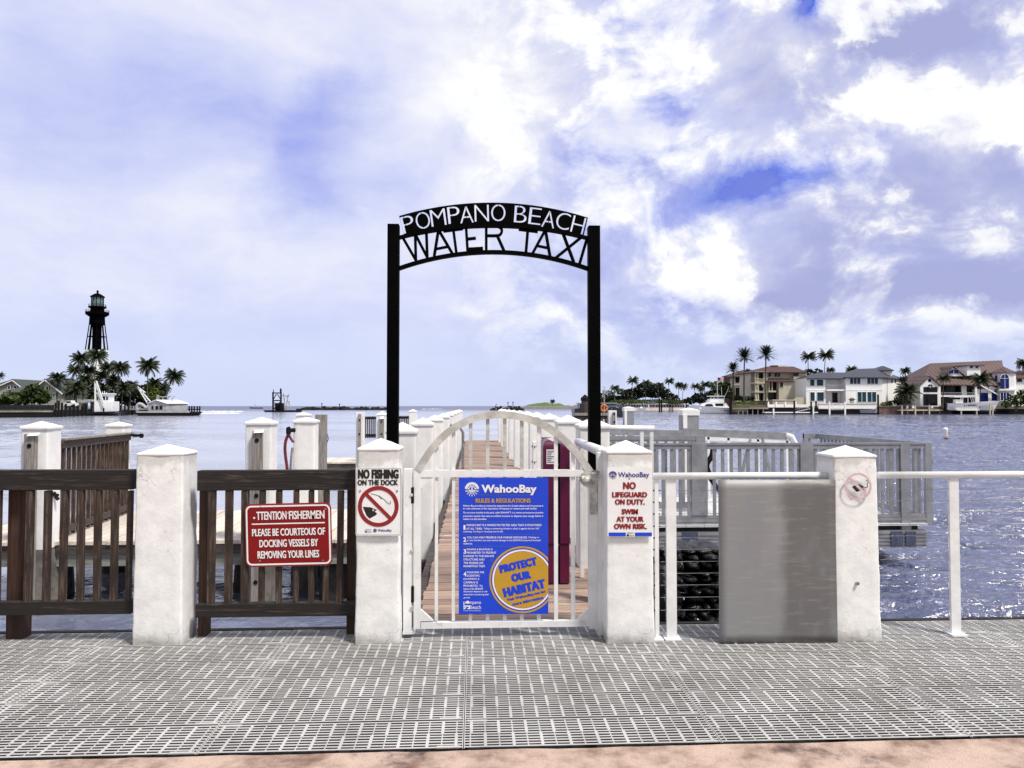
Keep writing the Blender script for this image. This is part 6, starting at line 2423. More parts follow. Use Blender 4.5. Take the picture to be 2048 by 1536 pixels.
for p, q in (((1490, 772), (1496, 772)), ((1490, 776), (1497, 776)), ((1497, 776), (1499, 784)), ((1504, 774), (1510, 774))):
    mb.bar(P(*p, hy - .1), P(*q, hy - .1), .16)
mb.build('trim', 'house_beige', root)

# ---- beige three storey house
hy = 238.0
root = thing('house', 'beige three storey house with columns and a brown tiled roof', 'house', (Xp(1560, hy), hy, GZ))
MB().box((Xp(1535, hy), hy + .2, GZ), (Xp(1586, hy), hy + 14, Zp(743, hy))).build('wall', 'house_beige', root)
MB().box((Xp(1585, hy), hy - 1.2, GZ), (Xp(1611, hy), hy + 13.8, Zp(743, hy))).build('side_bay', 'house_beige', root)
MB().box((Xp(1552.5, hy), hy - 2.2, GZ), (Xp(1585.5, hy), hy + .15, Zp(762, hy))).build('lower_block', 'house_beige', root)
MB().box((Xp(1508.5, hy), hy + 3, GZ), (Xp(1535.5, hy), hy + 13, Zp(744, hy))).build('loggia_wall', 'house_beige', root)
for y0, y1 in ((742, 744.6), (763.5, 767), (782, 785)):
    MB().box((Xp(1507.5, hy), hy - 1.4, Zp(y1, hy)), (Xp(1535.2, hy), hy + 3, Zp(y0, hy))).build('loggia_floor', 'house_beige', root)
for x in (1509.2, 1513.8, 1526.6, 1531.5):
    mb = MB()
    q = Xp(x, hy)
    for y0, y1, r_ in ((744.6, 763.5, .28), (767, 782, .33), (785, 801, .36)):
        mb.lathe((q, hy - .9, 0), [(r_ * 1.4, Zp(y1, hy)), (r_, Zp(y1 - 1.5, hy)), (r_ * .9, Zp(y0 + 1.5, hy)), (r_ * 1.4, Zp(y0, hy))], 10)
    mb.build('column', 'house_beige', root)
for x0, x1 in ((1514.5, 1526),):
    a0, a1 = P(x0, 784, hy - .95), P(x1, 767, hy - .95)
    r_ = (a1.x - a0.x) / 2
    mb = MB()
    n = 12
    prev = None
    for i in range(n + 1):
        t = math.pi * i / n
        pt = (a0.x + r_ - r_ * math.cos(t), hy - 1.0, a1.z - .55 * r_ - r_ * .75 + r_ * 1.2 * math.sin(t))
        if prev:
            mb.bar(prev, pt, .5, .45)
        prev = pt
    mb.build('arch', 'house_beige', root)
for w in ((1515, 747, 1525, 761), (1527.5, 747, 1531, 761), (1516, 769, 1525, 781), (1516, 787, 1526, 800), (1528, 787, 1534, 800)):
    window(root, *w, hy + 2.98, frame=None)
mb = MB()
for i in range(14):
    x = 1510 + i * 1.25
    mb.pbox(x, 758, x + .4, 763.5, hy - 1.2, .1)
mb.pbox(1509, 757.3, 1528, 758.2, hy - 1.25, .2)
mb.build('balustrade', 'house_beige', root)
for x0, y0, x1, y1, n in ((1536.5, 744.8, 1542, 753.2, 1), (1548.5, 744.8, 1560, 753.5, 2)):
    window(root, x0, y0, x1, y1, hy + .18, n, frame='house_beige')
for x0, y0, x1, y1, n in ((1587, 745, 1597, 752, 1), (1587.5, 764.5, 1607, 778, 2), (1587.5, 785, 1608, 799, 2)):
    window(root, x0, y0, x1, y1, hy - 1.22, n, frame=None)
window(root, 1559.5, 764.8, 1566, 774, hy - 2.22, frame='house_beige')
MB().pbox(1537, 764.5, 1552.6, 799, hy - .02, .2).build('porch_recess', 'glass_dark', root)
MB().pbox(1537, 781.2, 1552.4, 784.5, hy - 2, 2).build('balcony', 'house_beige', root)
for x in (1538.4, 1544.4):
    MB().pbox(x - .8, 764.5, x + .8, 781.2, hy - 1.9, .3).build('column', 'house_beige', root)
mb = MB()
hip(mb, 1507, 1612, 743, hy - 1, hy + 14, 1536, 1588, 731.5, hy + 7)
mb.build('roof', 'roof_tile', root)
mb = MB()
hip(mb, 1534.5, 1586.5, 761.5, hy - 2.2, hy + .1, 1540, 1580, 756, hy + .1, over=.5)
mb.build('lower_roof', 'roof_tile', root)
MB().pbox(1546, 730.5, 1556, 735, hy + 6, 3).build('chimney', 'house_brick', root)
MB().pbox(1556.5, 731.3, 1572, 735, hy + 6.5, 3).build('roof_parapet', 'house_beige', root)

# ---- white two storey house
hy = 226.0
root = thing('house', 'white two storey house with a dark slate roof and teal windows', 'house', (Xp(1710, hy), hy, GZ))
X = lambda px: Xp(px, hy)
MB().box((X(1617), hy + 1.5, GZ), (X(1656), hy + 14, Zp(755.5, hy))).build('wing_wall', 'house_white', root)
MB().box((X(1655.8), hy + 4, GZ), (X(1692.2), hy + 13.9, Zp(754.5, hy))).build('recess_wall', 'house_white', root)
xr_, yr_ = Xp(1809, hy + 16), hy + 16
MB().prism([(X(1692), hy, GZ), (X(1765), hy, GZ), (xr_, yr_, GZ), (X(1692), yr_, GZ)], (0, 0, Zp(753.5, hy) - GZ)).build('main_wall', 'house_white', root)
mb = MB()
mb.box((X(1616.8), hy + 1.42, Zp(780.2, hy)), (X(1656), hy + 1.5, Zp(778.8, hy)))
mb.box((X(1691.8), hy - .08, Zp(780.2, hy)), (X(1765.2), hy, Zp(778.4, hy)))
mb.build('string_course', 'house_white', root)
MB().box((X(1655.5), hy + .4, Zp(781, hy)), (X(1692), hy + 4.1, Zp(777.8, hy))).build('balcony', 'house_white', root)
mb = MB()
for i in range(20):
    x = X(1656.5) + (X(1691) - X(1656.5)) * i / 19
    mb.box((x - .025, hy + .45, Zp(777.8, hy)), (x + .025, hy + .5, Zp(769.5, hy)))
mb.box((X(1656), hy + .42, Zp(769.8, hy)), (X(1692), hy + .54, Zp(769, hy)))
mb.build('balcony_rail', 'boat_grey', root)
for w, n in (((1620.2, 759.2, 1628.4, 771.6), 1), ((1633.6, 759.2, 1646, 771.6), 1), ((1620.5, 784.5, 1629, 802), 1), ((1634, 784.5, 1647, 802), 1)):
    window(root, *w, hy + 1.5, n, 'glass_teal')
for w, n in (((1699.8, 756.3, 1720.3, 768), 3), ((1734.3, 756.3, 1755.5, 767.8), 3), ((1715, 784, 1732, 804), 2), ((1734.6, 784, 1752, 804), 2)):
    window(root, *w, hy, n, 'glass_teal')
for w, n in (((1681.5, 759, 1691, 777), 2), ((1664, 785, 1675, 805), 1), ((1682, 785, 1691, 805), 1)):
    window(root, *w, hy + 4, n, 'glass_dark')
for px in (1784, 1791):
    d_ = hy + 16 * (px - 1765) / 45
    MB().pbox(px - 1.1, 756.5, px + 1.1, 766, d_ - .3, .4).build('window', 'glass_dark', root)
mb = MB()
e = .9
zf_, zr_ = Zp(753.6, hy) + .02, Zp(734.5, hy + 9)
f0, f1 = Vector((X(1691) - .2, hy - e, zf_)), Vector((X(1766) + .5, hy - e, zf_))
b1, b0 = Vector((xr_ + 1.2, yr_ + e, zf_)), Vector((X(1691) - .2, yr_ + e, zf_))
r0, r1 = Vector((Xp(1712, hy + 9), hy + 8, zr_ - .3)), Vector((Xp(1752, hy + 9), hy + 9, zr_))
d = Vector((0, 0, -.3))
mb.add([f0, f1, b1, b0, r0, r1, f0 + d, f1 + d, b1 + d, b0 + d], [(0, 1, 5, 4), (1, 2, 5), (2, 3, 4, 5), (3, 0, 4), (6, 7, 1, 0), (7, 8, 2, 1), (8, 9, 3, 2), (9, 6, 0, 3), (9, 8, 7, 6)])
mb.build('roof', 'roof_slate', root)
mb = MB()
hip(mb, 1616, 1694, 755.6, hy + 1.2, hy + 13, 1638, 1700, 743.5, hy + 7)
mb.build('wing_roof', 'roof_slate', root)
mb = MB().box((Xp(1752, hy + 9), hy + 8, zr_ - 2.5), (Xp(1782, hy + 9), hy + 12, Zp(738.5, hy + 9)))
mb.build('cupola', 'house_white', root)
mb = MB()
hip(mb, 1750, 1785, 738.6, hy + 8, hy + 12, 1764, 1769, 730, hy + 10)
mb.build('cupola_roof', 'roof_slate', root)
MB().tube([P(1774.5, 757, hy + 3.2), P(1774.5, 804, hy + 3.2)], .07, 6).build('downpipe', 'boat_grey', root)

# ---- big house with the rust coloured metal roof
hy = 226.0
root = thing('house', 'big white house with a rust coloured metal roof, dormer and round tower', 'house', (Xp(1930, hy), hy, GZ))
MB().box((X(1856), hy + 3, GZ), (X(2002), hy + 16, Zp(770, hy))).build('main_wall', 'house_white', root)
z0, z1 = Zp(769, hy + 1), Zp(720.5, hy + 10)
mb = MB()
a0, a1 = Vector((X(1841.5), hy - .5, Zp(767, hy))), Vector((X(2011), hy - .5, Zp(769, hy)))
t0, t1 = Vector((Xp(1861.5, hy + 10), hy + 10, Zp(724.3, hy + 10))), Vector((Xp(2006, hy + 10), hy + 10, Zp(717.6, hy + 10)))
c0, c1 = Vector((X(1841.5) + 1, hy + 21, a0.z)), Vector((X(2011) + 1.5, hy + 21, a1.z))
d = Vector((0, 0, -.35))
mb.add([a0, a1, t1, t0, c0, c1, a0 + d, a1 + d, t1 + d, t0 + d, c0 + d, c1 + d],
       [(0, 1, 2, 3), (3, 2, 5, 4), (7, 6, 9, 8), (8, 9, 10, 11), (6, 7, 1, 0), (4, 5, 11, 10), (0, 4, 10, 6), (1, 7, 11, 5)])
mb.build('roof', 'roof_rust', root)
MB().add([a0, c0, t0], [(0, 2, 1)]).build('hip_end', 'roof_rust_plain', root)
MB().add([a1, c1, t1], [(0, 1, 2)]).build('hip_end', 'roof_rust_plain', root)
# front left gabled wing
wy = hy - 3
xl_, xm2, xr2 = Xp(1841, wy), Xp(1858.5, wy), Xp(1877.5, wy)
ze2, zp2 = Zp(768.5, wy), Zp(752, wy)
MB().prism([(xl_, wy, GZ), (xr2, wy, GZ), (xr2, wy, ze2), (xm2, wy, zp2), (xl_, wy, ze2)], (0, 8, 0)).build('wing_wall', 'house_white', root)
mb = MB()
for xe, s in ((xl_, -1), (xr2, 1)):
    e_ = Vector((xe + s * .5, wy - .5, ze2 - .5 * (zp2 - ze2) / abs(xm2 - xe)))
    mb.prism([(xm2, wy - .5, zp2 + .05), (e_.x, e_.y, e_.z + .05), (e_.x, wy + 8, e_.z + .05), (xm2, wy + 8, zp2 + .05)], (0, 0, .25))
mb.build('wing_roof', 'roof_rust', root)
MB().pbox(1847.2, 774, 1875, 784.2, wy - .06, .1).build('opening', 'glass_dark', root)
arch_window(root, 1854.4, 767.8, 1865.6, 776, wy - .03, mat='glass_dark')
MB().pbox(1846.8, 788, 1875, 811, wy - .06, .1).build('opening', 'glass_dark', root)
window(root, 1856.6, 757.6, 1861.8, 763.6, wy, frame=None)
# dormer
dy = hy + 1.5
xl_, xm2, xr2 = Xp(1893.5, dy), Xp(1906, dy), Xp(1927, dy)
zb2, zp2 = Zp(750.5, dy), Zp(731.5, dy)
MB().prism([(xl_, dy, zb2), (xr2, dy, zb2), (xm2, dy, zp2)], (0, 6, 0)).build('dormer', 'house_white', root)
mb = MB()
for xe, s in ((xl_, -1), (xr2, 1)):
    mb.prism([(xm2, dy - .5, zp2 + .08), (xe + s * .6, dy - .5, zb2 - .25), (xe + s * .6, dy + 6, zb2 - .25), (xm2, dy + 6, zp2 + .08)], (0, 0, .25))
mb.build('dormer_roof', 'roof_rust', root)
arch_window(root, 1896.5, 738.2, 1918, 747.8, dy - .02)
# lookout with round windows
ty = hy + 1
xa_, xb_ = Xp(1935.5, ty), Xp(1962.5, ty)
MB().prism([(xa_, ty, Zp(727.5, ty)), (xb_, ty, Zp(727.5, ty)), (xb_, ty + 5, Zp(727.5, ty)), (xa_, ty + 5, Zp(727.5, ty))], (0, 0, Zp(749.5, ty) - Zp(727.5, ty))).build('lookout', 'house_white', root)
for px in (1942.8, 1953.8):
    c = P(px, 733.3, ty)
    MB().tube([c + Vector((0, -.06, 0)), c + Vector((0, .05, 0))], 3.5 * ty / FPX, 16).build('round_window', 'glass_blue', root)
mb = MB()
hip(mb, 1933, 1967, 727.8, ty, ty + 5, 1948, 1951, 721, ty + 2.5, over=.6)
mb.build('lookout_roof', 'roof_rust', root)
# porch
py_ = hy - .2
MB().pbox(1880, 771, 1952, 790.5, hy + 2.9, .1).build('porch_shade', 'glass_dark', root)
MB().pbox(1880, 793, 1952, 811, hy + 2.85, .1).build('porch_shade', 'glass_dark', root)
MB().pbox(1878, 790.5, 1953, 793.5, hy - .2, 3.1).build('balcony', 'house_white', root)
mb = MB()
mb.pbox(1879, 785, 1951, 785.8, hy - .2, .1)
for i in range(30):
    x = 1879 + i * 2.48
    mb.pbox(x, 785.5, x + .35, 790.6, hy - .18, .06)
mb.build('balcony_rail', 'boat_grey', root)
for x in (1879.5, 1952.5):
    MB().pbox(x - 1.6, 769.5, x + 1.6, 811, hy - .3, .5).build('column', 'house_white', root)
MB().pbox(1923.5, 771.5, 1933, 790.4, hy + 1.2, .2).build('curtain', 'house_white', root)
# link wing between porch and tower
MB().box((Xp(1957, hy), hy + .5, GZ), (Xp(1992, hy), hy + 8, Zp(777, hy))).build('link_wall', 'house_white', root)
MB().pprism([(1966, 777.5), (1976, 768), (1994, 777.5)], hy + .2, 3).build('link_gable', 'house_white', root)
for w in ((1960.5, 785.5, 1976, 803), (1983.5, 782.5, 1993, 801)):
    window(root, *w, hy + .5, 1, 'glass_blue', frame=None)
mb = MB()
mb.bar(P(1957, 768, hy - .4), P(1997, 790, hy - .4), .25, .35)
mb.build('stair_beam', 'house_white', root)
# round tower
ty = hy - 1
tx, tr = Xp(2009.5, ty + 3), 21.6 * ty / FPX
MB().lathe((tx, ty + 3.2, 0), [(tr, GZ), (tr, Zp(743, ty))], 8, a0=R(22.5)).build('tower_wall', 'house_white', root)
MB().lathe((tx, ty + 3.2, 0), [(tr * 1.16, Zp(743.5, ty)), (tr * 1.16, Zp(742.6, ty)), (tr * .16, Zp(731, ty)), (.02, Zp(729.5, ty))], 8, a0=R(22.5)).build('tower_roof', 'roof_rust', root)
MB().pbox(1999, 778, 2033, 781, ty + 3.2 - tr - .25, .5).build('string_course', 'house_white', root)
fy = ty + 3.2 - tr * math.cos(R(22.5)) - .02
arch_window(root, 2001, 748, 2017.6, 777, fy)
window(root, 2001, 785, 2017.6, 801, fy, 3, 'glass_blue')
MB().pprism([(1990.8, 752), (1992.5, 749), (1994.5, 752), (1994.5, 776), (1990.8, 776)], fy + 1.6, .2).build('side_window', 'glass_blue', root)
MB().box((Xp(2030, hy), hy + 4, GZ), (Xp(2130, hy), hy + 14, Zp(754, hy))).build('rear_wall', 'house_white', root)
mb = MB()
hip(mb, 2022, 2132, 754, hy + 4, hy + 14, 2040, 2110, 738, hy + 9)
mb.build('rear_roof', 'roof_rust', root)
window(root, 2034, 748 + 8, 2044, 764, hy + 4, 1, 'glass_dark', frame=None)

# ---- sea walls and garden walls along the right shore
for (x0, x1, yt, yb, Y, mat, lab) in ((1500, 1637, 815.5, 831, 223, 'rubber_black', 'dark sea wall below the beige house'), (1637, 1757, 807.5, 818, 223.4, 'house_white', 'smooth white garden wall in front of the white house'),
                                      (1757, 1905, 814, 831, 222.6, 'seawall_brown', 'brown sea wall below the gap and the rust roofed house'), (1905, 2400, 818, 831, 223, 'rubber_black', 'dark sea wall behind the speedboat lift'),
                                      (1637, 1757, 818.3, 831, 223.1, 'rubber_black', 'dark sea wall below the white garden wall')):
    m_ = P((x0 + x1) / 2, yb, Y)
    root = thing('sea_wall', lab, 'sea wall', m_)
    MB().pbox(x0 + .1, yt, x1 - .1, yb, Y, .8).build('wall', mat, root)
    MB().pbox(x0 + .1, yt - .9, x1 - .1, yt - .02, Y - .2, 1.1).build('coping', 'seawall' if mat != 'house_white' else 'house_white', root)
root = thing('garden_wall', 'pale raised garden wall with a sloping end in front of the beige house', 'wall', P(1590, 812, 228))
MB().pprism([(1546, 812), (1546, 800.5), (1588, 800.5), (1593, 794.5), (1617, 794.5), (1617, 812)], 228, .5).build('wall', 'house_beige', root)
MB().pbox(1545.5, 799.6, 1588, 800.6, 227.8, .9).build('coping', 'house_white', root)
root = thing('balustrade', 'white balustrade with pointed posts on the dock below the beige house', 'balustrade', P(1565, 818, 224))
for x in (1537, 1552.5, 1571, 1592):
    mb = MB().pbox(x - 1.1, 806, x + 1.1, 817, 223.6, .5)
    c = P(x, 806, 223.85)
    mb.lathe((c.x, c.y, c.z), [(.24, 0), (.02, .5)], 6)
    mb.build('post', 'house_white', root)
for x0, x1 in ((1538.2, 1551.4), (1553.7, 1569.8), (1572.2, 1590.8), (1593.2, 1617)):
    MB().pbox(x0, 808.8, x1, 815.5, 223.8, .15).build('panel', 'house_white', root)
root = thing('boat_dock', 'long timber dock on short posts below the date palms', 'dock', P(1500, 829, 222))
MB().pbox(1466, 815.6, 1537, 818, 221.5, 2).build('deck', 'grey_wood', root)
for x in (1477, 1486, 1495, 1505.5, 1516, 1527):
    MB().pbox(x - .7, 818, x + .7, 830.5, 221.7, .3).build('post', 'grey_wood', root)
root = thing('floating_dock', 'low white edged floating dock with a ramp below the white house', 'dock', P(1600, 829, 219.5))
MB().pbox(1530, 824, 1636, 826, 219.5, 2.5).build('deck', 'house_white', root)
MB().pbox(1531, 826, 1635, 829.4, 219.7, 2).build('float', 'rubber_black', root)
MB().bar(P(1590, 824, 220.4), P(1622, 817, 221.6), 1.0, .12).build('ramp', 'boat_grey', root)
mb = MB()
mb.bar(P(1590, 818.5, 219.9), P(1622, 811, 221.1), .07)
for i in range(8):
    t = i / 7
    mb.bar(P(1590 + 32 * t, 824 - 7 * t, 219.9 + 1.2 * t), P(1590 + 32 * t, 818.5 - 7.5 * t, 219.9 + 1.2 * t), .06)
mb.build('ramp_rail', 'boat_grey', root)
root = thing('timber_dock', 'pale timber dock with white posts and chairs left of the speedboat', 'dock', P(1850, 829, 221))
MB().pbox(1800, 819.2, 1895, 821.4, 220.6, 1.8).build('deck', 'pale_plank', root)
for x in (1804.5, 1831, 1859):
    MB().pbox(x - 1.1, 810, x + 1.1, 829.5, 220.4, .3).build('post', 'house_beige', root)
for x in (1815.5, 1847.5, 1880):
    MB().pbox(x - .5, 821, x + .5, 829.5, 220.7, .15).build('ladder', 'grey_wood', root)
for i, x in enumerate((1815, 1826.5, 1864.5)):
    root = thing('deck_chair', ['white folding chair nearest the left post of the pale timber dock', 'white folding chair beside the middle post of the pale timber dock', 'white folding chair right of the third post of the pale timber dock'][i], 'chair', P(x, 819.2, 221.4))
    MB().pbox(x - 2, 811, x + 2, 816, 221.8, .08).build('backrest', 'house_white', root)
    MB().pbox(x - 2, 815.8, x + 2, 816.6, 221.2, .6).build('seat', 'house_white', root)
    for s in (-1.8, 1.6):
        MB().pbox(x + s, 816.5, x + s + .4, 819.2, 221.2, .5).build('leg', 'boat_grey', root)
# dock furniture below the white house
for i, (x, y0, y1, Y, mat) in enumerate(((1461.5, 797, 831, 219.5, 'rubber_black'), (1589, 801, 830, 219.3, 'rubber_black'), (1622.8, 803, 830, 219.3, 'rubber_black'), (1632.5, 802, 826, 220, 'rubber_black'),
                                         (1756.8, 789, 830, 219.5, 'rubber_black'), (1659.5, 803, 829, 219.5, 'house_white'), (1690.5, 803, 829, 219.5, 'house_white'), (1547.5, 817, 829, 219.2, 'house_white'), (1627, 812, 829, 219.2, 'house_white'))):
    w = 2.6 if i == 0 else 1.2
    o = MB().pbox(x - w, y0, x + w, y1 + 1, Y, .3).build('dock_piling', mat)
    tag(o, ['thick dark piling at the stern of the white sport fishing boat', 'dark piling in front of the pale sloping garden wall', 'dark piling at the top of the ramp, left of the white house',
            'short dark piling against the left corner of the white house', 'thin tall dark piling in front of the right end of the white house', 'left of two white lift posts below the balcony of the white house',
            'right of two white lift posts below the balcony of the white house', 'white piling at the left end of the floating dock', 'white piling at the right end of the floating dock'][i], 'piling')
root = thing('boat_lift', 'low empty boat lift frame between two white posts below the balcony', 'boat lift', P(1675, 822, 220))
MB().pbox(1661, 818.6, 1689, 820, 219.9, 2).build('platform', 'boat_grey', root)
for x in (1666, 1683):
    MB().pbox(x - .5, 806, x + .5, 818.6, 220, .1).build('guide_pole', 'house_white', root)
root = thing('dinghy', 'small grey hull hanging at the right end of the white garden wall', 'boat', P(1740, 824, 220))
hull(1726, 1757, 819.5, 823.5, 220, 2.2, 'boat_grey', root, rake=.6)
MB().pbox(1731, 818.8, 1752, 819.6, 220.3, 1.4).build('cover', 'boat_navy', root)

# ---- white sport fishing boat
SYY = 233.0
root = thing('sport_fishing_boat', 'white sport fishing boat with flybridge and outriggers, bow to the left', 'boat', P(1425, 828, SYY))
hull(1391, 1462, 815.5, 827, SYY, 5.5, 'boat_white', root, bow=-1, rake=.5, sheer=1.7)
MB().pprism([(1399, 815), (1410, 809), (1420, 803), (1448, 803), (1450, 818), (1399, 818)], SYY + .8, 3.8).build('cabin', 'boat_white', root)
MB().pprism([(1408.5, 812.5), (1413, 808.2), (1424, 808.2), (1427.5, 812.8)], SYY + .72, .1).build('windscreen', 'glass_dark', root)
MB().pbox(1431, 807, 1447, 812, SYY + .72, .1).build('side_window', 'glass_dark', root)
MB().pprism([(1419, 803), (1421.5, 797.5), (1447, 797.5), (1449, 803)], SYY + 1.2, 3).build('flybridge', 'boat_white', root)
MB().pbox(1420, 791.6, 1450, 793, SYY + 1, 3.4).build('hard_top', 'boat_white', root)
mb = MB()
for x in (1421.5, 1428, 1436, 1448.5):
    mb.bar(P(x, 798, SYY + 1.2), P(x, 792.5, SYY + 1.2), .12)
mb.build('supports', 'boat_white', root)
MB().pbox(1421.8, 793.4, 1447.5, 797.3, SYY + 1.8, .1).build('enclosure', 'glass_lens', root)
mb = MB()
for p, q in (((1450, 792), (1457.5, 775)), ((1443.5, 792), (1443, 774)), ((1430, 791), (1431, 787)), ((1436, 791.5), (1438, 788))):
    mb.bar(P(*p, SYY + 1.5), P(*q, SYY + 1.5), .09)
for i in range(10):
    x = 1388.5 + i * 1.9
    mb.bar(P(x, 813.5, SYY + 2.6), P(x, 809.6, SYY + 2.6), .06)
mb.bar(P(1388.5, 809.6, SYY + 2.6), P(1407, 808.6, SYY + 2.6), .08)
mb.build('rods_and_rails', 'boat_white', root)
MB().pprism([(1450, 818), (1450, 806), (1452, 806), (1461.5, 819)], SYY + 1, 3).build('cockpit', 'boat_white', root)
mb = MB()
for i in range(6):
    mb.pbox(1448 + i * 2, 820.4, 1449.2 + i * 2, 822.2, SYY + .35, .06)
mb.build('hull_marks', 'boat_navy', root)
# flag
root = thing('flag_pole', 'thin white flagpole flying a striped flag behind the sport fishing boat', 'flagpole', P(1434.5, 800, 250))
MB().tube([P(1434.5, 800, 250), P(1434.5, 752, 250)], .09, 6).build('pole', 'house_white', root)
mb1, mb2, mb3 = MB(), MB(), MB()
for s in range(7):
    y0, y1 = 754 + s * 1.05, 754 + (s + 1) * 1.05
    pts = []
    for i in range(11):
        t = i / 10
        x = 1434.8 + 13 * t
        sag = 2.6 * t + .7 * math.sin(t * 7)
        pts.append((P(x, y0 + sag, 250 + .3 * math.sin(t * 9)), P(x, y1 + sag, 250 + .3 * math.sin(t * 9))))
    for i in range(10):
        tgt = mb3 if (i < 4 and s < 4) else (mb1 if s % 2 == 0 else mb2)
        tgt.prism([pts[i][0], pts[i + 1][0], pts[i + 1][1], pts[i][1]], (0, .03, 0))
fl = mb1.build('flag', 'flag_red', root)
mb2.build('white_stripes', 'flag_white', fl)
mb3.build('canton', 'flag_blue', fl)

# ---- speedboat on the lift
BY_ = 218.5
root = thing('speedboat', 'white speedboat with a T top raised on a lift, bow to the right', 'boat', P(1950, 822, BY_))
hull(1898, 1996, 806.5, 817.5, BY_, 3.6, 'boat_white', root, bow=1, rake=1.1, sheer=1.3, name='hull')
MB().pbox(1912, 799, 1935, 808, BY_ + 1.2, 1.4).build('console', 'boat_white', root)
MB().pbox(1908, 793, 1950, 794.8, BY_ + .6, 2.4).build('hard_top', 'boat_white', root)
mb = MB()
for p, q in (((1921, 807), (1922, 794)), ((1925, 807), (1926, 794)), ((1944, 806), (1941, 794)), ((1948, 806), (1945, 794)), ((1936, 806), (1936, 794))):
    mb.bar(P(*p, BY_ + .7), P(*q, BY_ + .7), .12)
mb.build('top_frame', 'boat_white', root)
MB().pbox(1927, 797, 1937, 806, BY_ + 1.1, .1).build('windscreen', 'glass_dark', root)
MB().pprism([(1890, 806), (1897, 804.5), (1900, 812), (1897, 821), (1891, 822)], BY_ + 1, 1.2).build('outboard_motor', 'rubber_black', root)
mb = MB()
for i, (x, w) in enumerate(((1928, 1.8), (1932, 1.8), (1936, 2.2), (1939, 2.2), (1942, 2.2), (1945, 2.2), (1948, 2.0), (1951, 2.0))):
    pts = [(x, 812.6 - i * .12), (x + w, 812.5 - i * .12), (x + w - (.8 if i < 2 else .2), 809.6 - i * .12), (x + .6, 809.7 - i * .12)]
    mb.pprism(pts, BY_ - .06, .08)
mb.build('hull_marks', 'boat_navy', root)
mb = MB().strip(catmull([(1903, 814.6), (1930, 814.2), (1960, 812.4), (1990, 808.4)], 4), .9, BY_ - .05, .06)
mb.build('hull_stripe', 'boat_grey', root)
root = thing('boat_lift', 'white posts and cradle holding up the speedboat', 'boat lift', P(1955, 829, BY_))
MB().pbox(1915, 819.2, 1959, 821, BY_ - .1, 4).build('cradle', 'house_white', root)
MB().pbox(1893, 820.6, 1992, 821.6, BY_ + 3.9, .3).build('beam', 'grey_wood', root)
for x, t in ((1923, 821), (1954, 821), (1980.5, 808), (1986, 812)):
    MB().pbox(x - 1.0, t, x + 1.0, 831, BY_ - .05, .3).build('post', 'house_beige', root)

# ---- channel buoy, dark yacht, skiff, pilings off the beach
q = P(1891.5, 880, 55)
root = thing('marker_buoy', 'white regulatory buoy with an orange ring mark, alone on the right water', 'buoy', (q.x, 55, WZ))
MB().lathe((q.x, 55, WZ), [(.17, -.5), (.17, .12)], 14).build('waterline_band', 'rubber_black', root)
MB().lathe((q.x, 55, WZ), [(.155, .121), (.155, .66), (.15, .70)], 14).build('can', 'boat_white', root)
MB().lathe((q.x, 55, WZ), [(.175, .70), (.175, .76), (.10, .86), (.03, .88)], 14).build('cap', 'boat_white', root)
mb = MB()
ringface(mb, circ(q.x, 0, .11, 20), circ(q.x, 0, .075, 20), 55)
vs = []
for i in range(20):
    for r_ in (.11, .075):
        vs.append((q.x + r_ * math.cos(R(18 * i)), 55 - .158, WZ + .45 + r_ * 1.15 * math.sin(R(18 * i))))
mb = MB().add(vs, [(2 * i, (2 * i + 2) % 40, (2 * i + 3) % 40, 2 * i + 1) for i in range(20)])
mb.box((q.x - .07, 54.84, WZ + .18), (q.x + .07, 54.846, WZ + .26))
mb.build('orange_marks', 'orange', root)
yy_ = 95.0
root = thing('motor_yacht', 'dark hulled motor yacht with black windows behind the right archway upright', 'boat', P(1215, 831, yy_))
hull(1150, 1252, 817, 829.5, yy_, 4, 'boat_navy', root, bow=1, rake=.5)
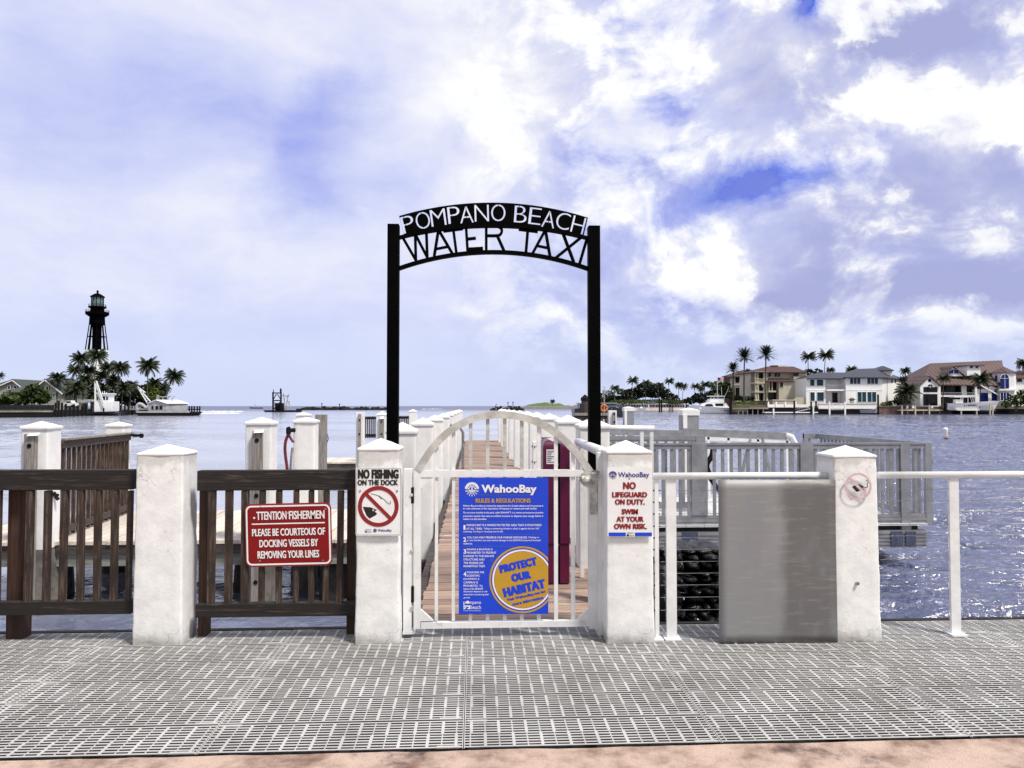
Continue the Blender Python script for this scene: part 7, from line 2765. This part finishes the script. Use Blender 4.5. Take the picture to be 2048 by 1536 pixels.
MB().pprism([(1160, 818), (1160, 806.5), (1232, 806.5), (1241, 817)], yy_ + .6, 2.6).build('cabin', 'boat_navy', root, bevel=.1)
MB().pprism([(1212, 816), (1216, 809), (1231, 809), (1239, 816)], yy_ + .54, .06).build('window', 'glass_lens', root)
MB().pbox(1158, 805.6, 1234, 807, yy_ + .4, 3).build('roof', 'boat_grey', root)
root = thing('lamp_post', 'slim dock lamp post rising behind the dark motor yacht', 'lamp post', P(1208, 826, 60))
MB().tube([P(1208.5, 828, 60), P(1208.5, 789, 60)], .07, 8, r2=.05).build('pole', 'grey_wood', root)
MB().lathe(P(1208.5, 789, 60), [(.07, 0), (.12, .08), (.17, .35), (.13, .36)], 8).build('lamp', 'boat_grey', root)
MB().lathe(P(1208.5, 779, 60), [(.03, 0), (.05, .25)], 6).build('finial', 'boat_grey', root)
root = thing('skiff', 'small white skiff with a person at the edge of the sand', 'boat', P(1284, 820.5, 330))
hull(1276, 1292, 817, 820.4, 330, 2.2, 'boat_white', root, bow=-1)
MB().pbox(1281, 813.6, 1285, 817.2, 330.7, .8).build('console', 'boat_white', root)
for i, (x, y0, y1, Y) in enumerate(((1319, 797, 823, 300), (1323, 799, 823, 303), (1338.5, 801, 823, 305), (1342, 803, 822, 306), (1345.5, 812, 822, 300), (1372, 803, 817, 330))):
    w = 1.6 if i < 2 else 1.0
    c = P(x, y1, Y)
    o = MB().lathe((c.x, Y, 0), [(w * Y / FPX, WZ - 1), (w * Y / FPX, Zp(y0, Y)), (.02, Zp(y0 - 1.5, Y))], 8).build('beach_piling', 'rubber_black')
    tag(o, ['left of the thick dark pile pair standing off the sand', 'right of the thick dark pile pair standing off the sand', 'left of the thin dark pile pair off the sand', 'right of the thin dark pile pair off the sand',
            'short dark stump right of the thin pile pair off the sand', 'dark piling at the right end of the sand, left of the sport fishing boat'][i], 'piling')
for i, x in enumerate((1297.5, 1370.5)):
    o = MB().pbox(x - 1.1, 806.5, x + 1.1, 815, 396.5, .6).build('beach_sign', 'house_white')
    tag(o, ['small white sign at the left part of the beach wall', 'small white sign at the right end of the beach wall'][i], 'sign')
